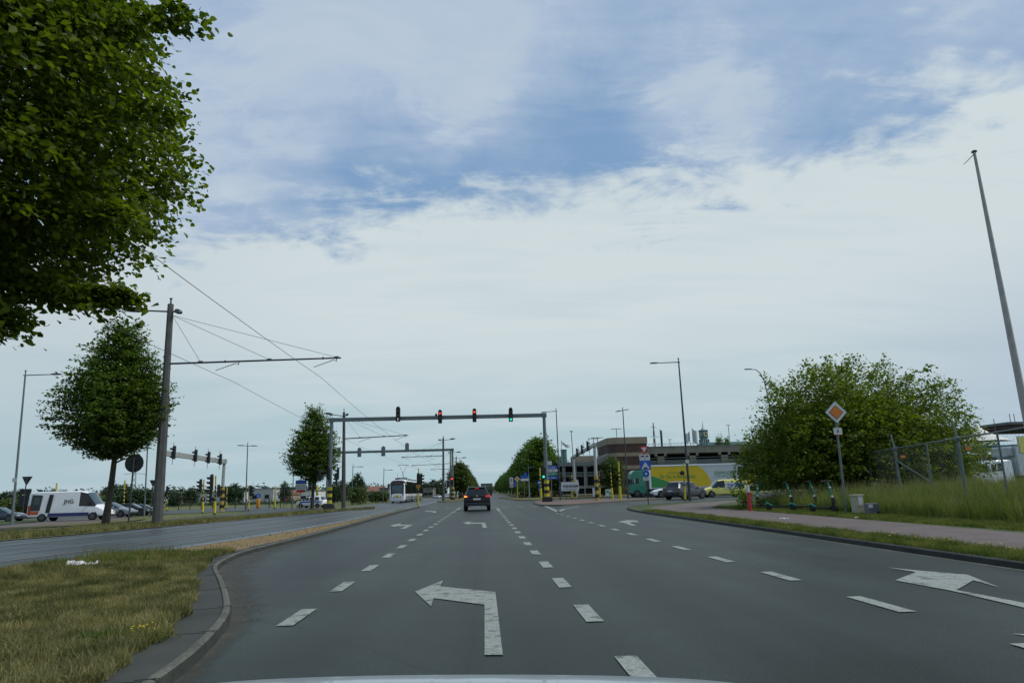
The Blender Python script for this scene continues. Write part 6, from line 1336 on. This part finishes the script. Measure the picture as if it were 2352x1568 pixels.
X, Y = G(1972, 1178.5, .12); hp = A(1971, 1136.5, Y)[1]-.12; t = thing('utility_cabinet', 'tall cream utility cabinet with a faded notice, beside the sign pole', 'utility cabinet', (X, Y, .12), .1)
mb = MB(); mb.rbox((0, 0, hp/2), (.34, .28, hp), .03); mb.build('cabinet_body', 'cabinet', t); mb = MB(); mb.rbox((0, 0, hp), (.40, .33, .05), .015); mb.build('lid', 'cabinet', t); mb = MB(); mb.box((.04, -.145, hp*.72), (.17, .01, .36)); mb.build('notice', 'sign_white', t)
X, Y = G(2004, 1180, .12); hp = A(2003, 1155, Y)[1]-.12; t = thing('utility_box', 'small grey utility box with a white label, right of the cream cabinet', 'utility box', (X, Y, .12), -.08)
mb = MB(); mb.rbox((0, 0, hp/2), (.38, .30, hp), .025); mb.build('box_body', 'boxgrey', t); mb = MB(); mb.box((-.10, -.155, hp*.74), (.15, .01, .12)); mb.build('label_plate', 'sign_white', t); mb = MB(); mb.box((.13, -.155, .05), (.08, .01, .08)); mb.build('foot', 'black', t)
# fence on the bank
RAIL = 2.62
fp = [(1934, 1047.5, 1), (1994.6, 1038.5, 0), (2054.6, 1029.5, 1), (2127, 1018, 0), (2198, 1006, 1), (2289.5, 992, 0), (2372, 979, 1), (2480, 958, 0)]
pts = [G(px, py, RAIL) for px, py, _ in fp]
t = thing('fence', 'grey steel mesh fence with angled post tops running along the top of the grass bank', 'fence', (*pts[0], 0)); o0 = Vector((*pts[0], 0))
for (x, y), (_, _, big) in zip(pts, fp):
    mb = MB(); r = .055 if big else .03; zb = float(bankz(np.array(x), np.array(y)))-.1; q = Vector((x, y, 0))-o0; mb.cyl(q+Vector((0, 0, zb)), q+Vector((0, 0, RAIL)), r, 8)
    if big: mb.rbox(q+Vector((0, 0, RAIL-.02)), (.16, .16, .14), .03); mb.tube([q+Vector((0, 0, RAIL)), q+Vector((-.05, .05, RAIL+.62))], .035, 6)
    mb.build('post', 'steel_grey', t)
    if big: m2 = MB(); m2.box(q+Vector((.28, -.08, RAIL-.36)), (.20, .02, .11)); m2.build('orange_plate', 'sign_orange', t)
mb = MB()
for a, b in zip(pts[:-1], pts[1:]): mb.cyl(Vector((*a, RAIL))-o0, Vector((*b, RAIL))-o0, .028, 8)
mb.build('top_rail', 'steel_grey', t)
mb = MB()
for a, b in zip(pts[:-1], pts[1:]):               # mesh wires, sparse diamond
    A0 = Vector((*a, 0))-o0; B0 = Vector((*b, 0))-o0; L_ = (B0-A0).length; z0 = 1.2; hgt_ = RAIL-z0; k = int(L_/.22)
    for i in range(k):
        for s in (0, 1):
            u0 = i/k; u1 = min(1, u0+hgt_*.8/L_); p = A0+(B0-A0)*(u0 if s else u1); q = A0+(B0-A0)*(u1 if s else u0); mb.tube([p+Vector((0, 0, z0)), q+Vector((0, 0, RAIL))], .0022, 3, cap=False)
mb.build('wire_mesh', 'steel_grey', t)
q = Vector((*pts[2], 0))-o0; mb = MB(); mb.tube([q+Vector((0, 0, 2.1)), q+Vector((.95, -.8, 1.1))], .03, 6); mb.build('brace', 'steel_grey', t)
X, Z = A(2350, 1021, 19.6); t = thing('banner', 'yellow banner on the fence at the right edge', 'banner', (X+.25, 19.6, 0)); mb = MB(); mb.box((0, 0, Z), (.75, .03, .46)); mb.build('cloth', 'van_yellow', t); mb = MB(); mb.box((0, -.005, Z), (.80, .02, .52)); mb.build('border', 'sign_white', t, loc=(0, .02, 0))
# litter
def scrap(label, px, py, z, s, mats, seed):
    r = random.Random(seed); X, Y = G(px, py, z); mb = MB(); n = 9
    g = [[(i/n*s*1.9-s*.9+r.uniform(-.02, .02), j/4*s*.7+r.uniform(-.03, .03), abs(r.gauss(0, .22))*s*.8*(1 if 0 < j < 4 else .2)) for i in range(n+1)] for j in range(5)]
    v = [p for row in g for p in row]
    for j in range(4):
        for i in range(n): mb.add([g[j][i], g[j][i+1], g[j+1][i+1], g[j+1][i]], [(0, 1, 2, 3)], 1 if (len(mats) > 1 and i in (5, 6) and j in (1, 2)) else 0)
    t = mb.build('litter', mats); t.location = (X, Y, z); tag(t, label, 'litter'); return t
scrap('crumpled white and teal plastic bag on the near left median grass', 185, 1297, .14, .28, ['litter', 'litter_teal'], 4)
scrap('white paper scrap on the red path below the scooters', 1797, 1190.5, .13, .11, ['litter'], 6); scrap('second white paper scrap on the red path, just right of the first', 1806, 1190.5, .13, .10, ['litter'], 7); scrap('white scrap at the foot of the cream cabinet', 1968, 1188, .13, .07, ['litter'], 8)
rb = MB(); rr = random.Random(2)
for _ in range(90):
    y = rr.uniform(7.6, 10.5); k = min(range(len(kl)), key=lambda i: abs(kl[i][1]-y)); x = kl[k][0]+abs(rr.gauss(0, .12))+.05; s = rr.uniform(.004, .011); rb.box((x, y, s*.4), (s, s*1.4, s*.7), 0, rr.random()*3)
t = rb.build('leaf_litter', plain('leaf_litter', (.15, .085, .05), .9)); t['kind'] = 'stuff'; t['label'] = 'reddish brown debris in the gutter beside the near left kerb'; t['category'] = 'debris'

# ------------------------------------------------------------------ buildings and far things
def zpx(px, py, Y): return A(px, py, Y)[1]
def xpx(px, Y): return A(px, 1100, Y)[0]
YT = 138; xl, xr = xpx(1402, YT), xpx(1491, YT); t = thing('ramp_tower', 'brown brick and beige banded car park ramp tower', 'building', ((xl+xr)/2, YT, 0)); W_ = xr-xl
def band(name, p0, p1, mat, par, grow=0.0):
    z1, z0 = zpx(1445, p0, YT), zpx(1445, p1, YT); mb = MB(); c = []
    for k in range(7): a = pi+pi/2*k/6; c.append((-W_/2+2.0+(2.0+grow)*cos(a), 2.0+(2.0+grow)*sin(a)))
    c += [(W_/2+grow, -grow), (W_/2+grow, 14), (-W_/2-grow, 14)]
    mb.prism(c, z0, z1, plane='xy'); return mb.build(name, mat, par)
for i, (p0, p1, m_, g_) in enumerate([(1003.5, 1018.6, 'beige', .12), (1018.6, 1039, 'brick_brown', 0), (1039, 1047.5, 'beige', .12), (1047.5, 1068.6, 'brick_brown', 0), (1068.6, 1077, 'beige', .12), (1077, 1136, 'brick_brown', 0)]): band('concrete_band' if m_ == 'beige' else 'brick_wall', p0, p1, m_, t, g_)
mb = MB(); mb.box((W_/2-1.2, -.15, 1.0), (1.6, .1, 2)); mb.build('door', 'dark_void', t)
# right deck
YD = 150; xl, xr = xpx(1489, YD), xpx(2010, YD); t = thing('car_park', 'long concrete car park deck behind the yellow lorry', 'building', (xl, YD, 0)); L_ = xr-xl
def hb(name, p0, p1, mat, dy, dep, x0=0, x1=None, ref=1600, par=None, Y=None):
    z1, z0 = zpx(ref, p0, Y or YD), zpx(ref, p1, Y or YD); x1 = L_ if x1 is None else x1; mb = MB(); mb.box(((x0+x1)/2, dy+dep/2, (z0+z1)/2), (x1-x0, dep, z1-z0)); return mb.build(name, mat, par or t)
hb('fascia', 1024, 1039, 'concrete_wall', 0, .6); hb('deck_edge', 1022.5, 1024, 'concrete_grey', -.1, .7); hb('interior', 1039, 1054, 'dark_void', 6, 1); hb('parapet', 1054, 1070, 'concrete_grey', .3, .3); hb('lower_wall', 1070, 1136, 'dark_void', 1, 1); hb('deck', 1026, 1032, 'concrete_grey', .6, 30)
i = 0; px = 1521.5
while px < 2000:
    z1, z0 = zpx(1600, 1039, YD), zpx(1600, 1070, YD); mb = MB(); mb.box((xpx(px, YD)-xl, .35, (z0+z1)/2), (1.5, .8, z1-z0), 0, 0, 1.0); mb.box((xpx(px, YD)-xl, .3, z1-.3), (2.6, .7, .6), 0); mb.build('column', 'concrete_wall', t); px += 74
mb = MB()
for k in range(70): mb.cyl((k*.72, .2, zpx(1600, 1023, YD)), (k*.72, .2, zpx(1600, 1016.5, YD)), .03, 4)
mb.cyl((0, .2, zpx(1600, 1016.5, YD)), (50, .2, zpx(1600, 1016.5, YD)), .04, 4); mb.build('roof_railing', 'steel_grey', t)
for k, zz_ in enumerate((1049, 1058, 1062)): hb('guard_rail', zz_, zz_+1.2, 'steel_grey', -.1, .08)
# left deck
YD2 = 122; t2 = thing('car_park', 'open dark car park deck left of the brown brick tower', 'building', (xpx(1283, YD2), YD2, 0)); l2 = xpx(1404, YD2)-xpx(1283, YD2)
def hb2(name, p0, p1, mat, dy, dep, x0=0, x1=None): return hb(name, p0, p1, mat, dy, dep, x0, l2 if x1 is None else x1, 1340, t2, YD2)
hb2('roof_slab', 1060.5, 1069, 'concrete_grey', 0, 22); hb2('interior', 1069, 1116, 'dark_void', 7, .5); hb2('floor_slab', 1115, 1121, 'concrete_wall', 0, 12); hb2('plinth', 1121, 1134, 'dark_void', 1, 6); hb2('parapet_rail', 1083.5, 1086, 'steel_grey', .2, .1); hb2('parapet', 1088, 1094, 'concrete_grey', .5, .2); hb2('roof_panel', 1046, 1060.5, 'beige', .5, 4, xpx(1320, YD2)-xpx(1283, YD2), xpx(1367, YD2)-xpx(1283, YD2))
for px in (1296, 1322, 1346, 1370, 1396): z1, z0 = zpx(1340, 1069, YD2), zpx(1340, 1121, YD2); mb = MB(); mb.box((xpx(px, YD2)-xpx(1283, YD2), .4, (z0+z1)/2), (.55, .5, z1-z0)); mb.build('column', 'concrete_grey', t2)
mb = MB(); a0 = xpx(1366, YD2)-xpx(1283, YD2); z0 = zpx(1340, 1060, YD2); z1 = zpx(1400, 1041, YD2); mb.prism([(a0, z0-.5), (l2, z0-.5), (l2, z1), (a0, z0+.2)], -.1, 3.5); mb.build('ramp', 'concrete_grey', t2)
mb = MB()
for k in range(40): mb.cyl((k*.24, .1, zpx(1340, 1060, YD2)), (k*.24, .1, zpx(1340, 1053, YD2)), .02, 4)
mb.build('roof_railing', 'steel_grey', t2)
X = xpx(1308.5, 120); t = thing('chimney', 'grey green round stack on the roof of the left car park deck', 'chimney', (X, 127, zpx(1308, 1060, 122))); mb = MB(); mb.cyl((0, 0, -.2), (0, 0, 2.3), .55, 16); mb.build('stack', 'teal', t); mb = MB(); mb.cyl((0, 0, 2.3), (0, 0, 2.45), .62, 16); mb.build('rim', 'steel_grey', t)
def flagm(label, px, ptop, pbot, Y, dirx, h, w_, mat='flag'):
    X, Z1 = A(px, ptop, Y); Z0 = A(px, pbot, Y)[1]; t = thing('flag', label, 'flag', (X, Y, Z0-.3), 0, 'flags over the car park'); H_ = Z1-Z0+.3; mb = MB(); mb.cyl((0, 0, 0), (0, 0, H_), .06, 6); mb.build('pole', 'steel_pale', t)
    mb = MB(); n = 8; vs = []
    for i in range(n+1):
        u = i/n
        for v in (0, 1): vs.append((dirx*w_*u, .25*sin(u*7), H_-.2-h*v-u*w_*.55*(1-.0*v)+.12*sin(u*9)))
    mb.add(vs, [(2*i, 2*i+1, 2*i+3, 2*i+2) for i in range(n)]); mb.build('cloth', mat, t)
flagm('large pale flag blowing right above the left car park deck', 1289, 1011, 1060, 125, 1, .55, 1.6); flagm('dark furled flag beside the lattice pylon', 1515.5, 984, 1028, 152, 1, 4.2, .5, 'steel_grey'); flagm('pale flag left of the clock tower, nearer the lamp', 1589, 982, 1028, 152, 1, 3.0, 1.2); flagm('faint pale flag just right of the tallest lamp post', 1583, 990, 1028, 158, -1, 2.2, .9)
for px, p0, p1, Y, lab in [(1417.5, 983.5, 1004, 140, 'T-shaped lamp on top of the brown brick tower'), (1374, 1004, 1060, 126, 'T-shaped lamp on the roof of the left car park deck'), (1365, 1006, 1060, 130, 'thin lamp on the left deck roof, second from the tower'), (1616+60, 975, 1028, 155, 'thin lamp on the long deck left of the spreading tree'), (1541, 1008, 1028, 155, 'short lamp on the long deck behind the give way sign')]:
    X, Z1 = A(px, p0, Y); Z0 = A(px, p1, Y)[1]; t = thing('roof_lamp', lab, 'roof lamp', (X, Y+1, Z0-.3), 0, 'lamps on the car park roofs'); mb = MB(); mb.cyl((0, 0, 0), (0, 0, Z1-Z0+.3), .07, 6); mb.build('pole', 'steel_grey', t); mb = MB(); mb.box((0, 0, Z1-Z0+.3), (2.2 if Y < 150 else .9, .25, .10)); mb.build('lamp_head', 'steel_grey', t)
# clock tower
YC = 240; X = xpx(1624.5, YC); t = thing('clock_tower', 'teal copper clock tower with white dials rising behind the car park', 'tower', (X, YC, 0), radians(18)); k = YC/FPX
z = lambda py: zpx(1624, py, YC)
mb = MB(); mb.box((0, 0, (z(1040)+z(1019))/2), (24*k, 24*k, z(1019)-z(1040))); mb.box((-6*k, 0, (z(1008)+z(1019))/2), (3.6*k, 16*k, z(1008)-z(1019))); mb.box((6*k, 0, (z(1008)+z(1019))/2), (3.6*k, 16*k, z(1008)-z(1019))); mb.box((0, 0, (z(1005)+z(1019))/2), (9*k, 14*k, z(1005)-z(1019)), 0); mb.build('base', 'teal', t)
for xx in (-8, -3, 3, 8): mb = MB(); mb.cyl((xx*k, -8.5*k, z(1022)), (xx*k, -8.5*k, z(1009)), .9*k, 8); mb.build('column', 'steel_pale', t)
mb = MB(); mb.box((0, 0, (z(1006)+z(989))/2), (14.5*k, 14.5*k, z(989)-z(1006))); mb.box((0, 0, z(988)), (16*k, 16*k, 1.6*k)); mb.build('clock_stage', 'teal', t)
mb = MB(); mb.tube([(0, 0, z(988)), (0, 0, z(984)), (0, 0, z(981)), (0, 0, z(967))], [7*k, 4.2*k, 1.2*k, .3*k], 10); mb.build('spire', 'steel_pale', t)
for sx, sy, ax in ((0, -7.4, 'y'), (7.4, 0, 'x'), (-7.4, 0, 'x')):
    mb = MB(); mb.disc((sx*k, sy*k, z(997)), 5.4*k, .3, 20, axis=ax); d = mb.build('dial', 'cabinet', t)
    mb = MB(); 
    if ax == 'y': mb.box((0, sy*k-.2, z(997)+.25), (.25, .05, .9)); mb.box((.25, sy*k-.2, z(997)), (.8, .05, .25))
    else: mb.box((sx*k+(.2 if sx > 0 else -.2), 0, z(997)+.25), (.05, .25, .9))
    mb.build('hand', 'sign_back', d)
t = thing('building', 'low teal roofed hall at the foot of the clock tower', 'building', (xpx(1660, YC+4), YC+4, 0)); mb = MB(); mb.box((0, 0, z(1034)/2), (90*k, 12, z(1034))); mb.build('wall', 'concrete_wall', t); mb = MB(); mb.box((0, 0, (z(1016)+z(1034))/2), (92*k, 13, z(1016)-z(1034)), 0, 0, .85); mb.build('roof', 'teal', t)
# white board
YB = 96; X = xpx(1308.5, YB); t = thing('sign_board', 'white place-name board reading WIJNEGEM beside the car park', 'sign board', (X, YB, 0)); W_ = 40/FPX*YB; zc = zpx(1308, 1116.5, YB); h_ = 20/FPX*YB
mb = MB(); mb.box((0, 0, zc), (W_, .06, h_)); mb.build('board', 'sign_white', t); textmesh('board_text', 'WIJNEGEM', .42, 'sign_back', t, (.05, -.045, zc+.02), width=W_*.86, bold=.012)
mb = MB(); mb.box((0, -.04, zc-h_*.32), (W_*.78, .01, .06)); mb.build('board_line', 'boxgrey', t)
for s in (-1, 1): mb = MB(); mb.cyl((s*W_*.46, .06, 0), (s*W_*.46, .06, zc+h_/2), .05, 8); mb.build('post', 'steel_grey', t)
for px, w_, p0, p1, Y, lab in [(1397.5, 17, 1123, 1139, 92, 'square white notice board left of the two tall striped posts'), (1363.5, 7.5, 1120, 1139, 93, 'narrow white board behind the right leg of the short gantry'), (1325, 5, 1101, 1139, 97, 'tall narrow white panel at the right end of the place-name board')]:
    X = xpx(px, Y); z0, z1 = max(.05, zpx(px, p1, Y)), zpx(px, p0, Y); t = thing('notice_board', lab, 'notice board', (X, Y, 0), 0, 'white boards at the car park entrance'); mb = MB(); mb.box((0, 0, (z0+z1)/2), (w_/FPX*Y, .05, z1-z0)); mb.build('board', 'sign_white', t); mb = MB(); mb.cyl((0, .05, 0), (0, .05, z0+.2), .05, 6); mb.build('post', 'steel_grey', t)
    if w_ > 10: mb = MB(); mb.box((-.2, -.03, z1-.3), (.35, .01, .3)); mb.box((.15, -.03, z1-.55), (.25, .01, .35)); mb.build('print', 'tarp_green', t)
# right hall, tents
YH = 95; t = thing('building', 'brown brick hall with a flat roof behind the white tent roofs', 'building', (xpx(2330, YH), YH, 0)); zr = lambda py: zpx(2330, py, YH)
mb = MB(); mb.box((6, 5, zr(1075)/2+zr(1040)/2*0+1), (26, 10, zr(1040)*1.0)); mb.build('wall', 'brick_brown', t); mb = MB(); mb.box((9, 4, (zr(976)+zr(986))/2), (20, 12, zr(976)-zr(986))); mb.build('upper_wall', 'brick_brown', t); mb = MB(); mb.box((9, 4, zr(974)), (20.6, 12.6, .35)); mb.build('roof_edge', 'concrete_grey', t)
mb = MB(); mb.box((3, -1, (zr(1032)+zr(1025))/2), (24, 2.4, zr(1018)-zr(1030))); mb.build('canopy', 'teal', t); mb = MB(); mb.cyl((9, -3, zr(1022)), (9, -3, zr(1003)), 5.0, 20, r2=4.0); mb.build('round_roof', 'teal', t)
for k_ in range(4): mb = MB(); mb.box((-4+k_*4.6, -.1, zr(1045)), (.9, .5, 3)); mb.build('pillar', 'beige', t)
def tent(label, px, peak, base, wpx, Y):
    X, Z1 = A(px, peak, Y); Z0 = A(px, base, Y)[1]; W_ = wpx/FPX*Y; t = thing('tent_roof', label, 'tent roof', (X, Y, 0), 0, 'white peaked tent roofs'); vs = []; N_ = 24; R_ = 6
    for j in range(R_+1):
        f_ = j/R_
        for i in range(N_): a = 2*pi*i/N_; r = W_*(f_**1.0)*(1+.10*cos(4*a)); vs.append((r*cos(a), r*sin(a)*.7, Z1-(Z1-Z0)*(f_**.55)))
    mb = MB(); mb.add(vs, [(j*N_+i, j*N_+(i+1) % N_, (j+1)*N_+(i+1) % N_, (j+1)*N_+i) for j in range(R_) for i in range(N_)]); mb.build('fabric', 'tent', t, smooth=True); mb = MB(); mb.cyl((0, 0, 0), (0, 0, Z1+.1), .10, 8); mb.build('mast', 'steel_pale', t)
tent('tall white tent peak just right of the spreading tree', 2240, 968, 1014, 74, 86); tent('second white tent roof half hidden by the tree', 2170, 985, 1022, 60, 90)
for px in (2282, 2318, 2328): X, Z = A(px, 950 if px > 2300 else 962, YH); t = thing('roof_mast', ['thin mast on the hall roof nearest the tents', 'thin mast on the hall roof, middle one', 'thin mast on the hall roof nearest the flagpole'][(2282, 2318, 2328).index(px)], 'mast', (X, YH, Z-2.2), 0, 'thin masts on the hall roof'); mb = MB(); mb.cyl((0, 0, 0), (0, 0, 2.2), .05, 6); mb.build('pole', 'steel_grey', t)
# pylons
def pylon(label, px, ptop, Y, wpx):
    X, Z = A(px, ptop, Y); t = thing('pylon', label, 'pylon', (X, Y, 0), .4); W_ = wpx/FPX*Y; r = .0011*Y*.30; mb = MB(); n = 9
    def c(i, s1, s2): f_ = 1-(i/n)**.8*.93; return Vector((s1*W_/2*f_, s2*W_/2*f_, Z*i/n))
    for i in range(n):
        for s1, s2 in ((-1, -1), (1, -1), (1, 1), (-1, 1)): mb.tube([c(i, s1, s2), c(i+1, s1, s2)], r, 4)
        for (a, b) in (((-1, -1), (1, -1)), ((1, -1), (1, 1)), ((1, 1), (-1, 1)), ((-1, 1), (-1, -1))): mb.tube([c(i, *a), c(i+1, *b)], r*.6, 3); mb.tube([c(i, *b), c(i+1, *a)], r*.6, 3)
    mb.build('lattice', 'steel_grey', t)
    for f_, ww in ((.62, 1.5), (.78, 1.2), (.92, .8)): mb = MB(); mb.tube([(-W_*ww, 0, Z*f_), (0, 0, Z*(f_+.02)), (W_*ww, 0, Z*f_)], r*.9, 4); mb.build('crossarm', 'steel_grey', t)
pylon('faint lattice pylon rising behind the long car park deck', 1500, 970, 300, 11); pylon('faint lattice pylon behind the post of the round sign', 313, 1046, 330, 14)
# low buildings on the left horizon
def shed(label, px0, px1, ptop, Y, wall, roof=None, dep=14, name='building'):
    xl, xr = xpx(px0, Y), xpx(px1, Y); H_ = A((px0+px1)/2, ptop, Y)[1]; W_ = xr-xl; t = thing(name, label, 'building', ((xl+xr)/2, Y, 0)); hw = H_ if roof is None else H_*.62
    mb = MB(); mb.box((0, dep/2, hw/2), (W_, dep, hw)); mb.build('wall', wall, t)
    if roof: mb = MB(); mb.prism([(0-.3, hw), (dep/2, H_), (dep+.3, hw)], -W_/2-.3, W_/2+.3, plane='yz'); mb.build('roof', roof, t)
    else: mb = MB(); mb.box((0, dep/2, H_+.08), (W_+.4, dep+.4, .22)); mb.build('roof_edge', 'concrete_grey', t)
    k = max(2, int(W_/6)); mb = MB()
    for i in range(k): mb.box((-W_/2+W_*(i+.5)/k, -.03, hw*.42), (1.4, .08, hw*.28))
    mb.build('window', 'dark_void', t)
shed('pale grey shed behind the left signal posts', 440, 479, 1131.5, 225, 'shed_grey'); shed('long grey shed right of the striped signal posts', 479.5, 531, 1130.5, 228, 'shed_grey'); shed('bright white shed left of the two-armed lamp', 532, 563.5, 1128.5, 224, 'shed_white'); shed('grey shed with a red roof edge right of the two-armed lamp', 573, 629, 1122, 230, 'shed_grey', None, 14, 'building'); shed('low house with a red roof left of the conical tree', 646, 671, 1125, 215, 'house_wall', 'roof_red')
shed('white building behind the conical tree trunk', 690, 722, 1126.5, 190, 'shed_white'); shed('tan house beyond the field, right of the thick mast', 395, 413, 1137, 215, 'house_wall', 'roof_red'); shed('small red roofed house behind the white van bonnet', 205, 219, 1132, 240, 'house_wall', 'roof_red'); shed('house with an orange red roof left of the tram', 842, 873, 1115.5, 200, 'house_wall', 'roof_red'); shed('low grey building touching the left side of the tram', 872, 893, 1121, 165, 'concrete_wall')
shed('pale low shop building right behind the tram', 972, 994, 1121, 230, 'concrete_wall'); shed('distant grey green block at the vanishing point of the road', 1104, 1131, 1110, 650, 'concrete_grey', None, 20)
# field fence posts on the left
mb0 = None
X0 = None
ft_ = thing('field_fence', 'line of small dark posts and wire along the edge of the field', 'fence', (*G(400, 1172), 0)); o0 = Vector(ft_.location)
pp = [G(384+i*26, 1171-i*.62) for i in range(14)]
for x, y in pp: mb = MB(); q = Vector((x, y, 0))-o0; mb.cyl(q, q+Vector((0, 0, 1.25)), .06, 6); mb.build('post', 'bark', ft_)
mb = MB()
for a, b in zip(pp[:-1], pp[1:]):
    for zz_ in (.6, 1.1): mb.cyl(Vector((*a, zz_))-o0, Vector((*b, zz_))-o0, .012, 4)
mb.build('wire', 'wire', ft_)
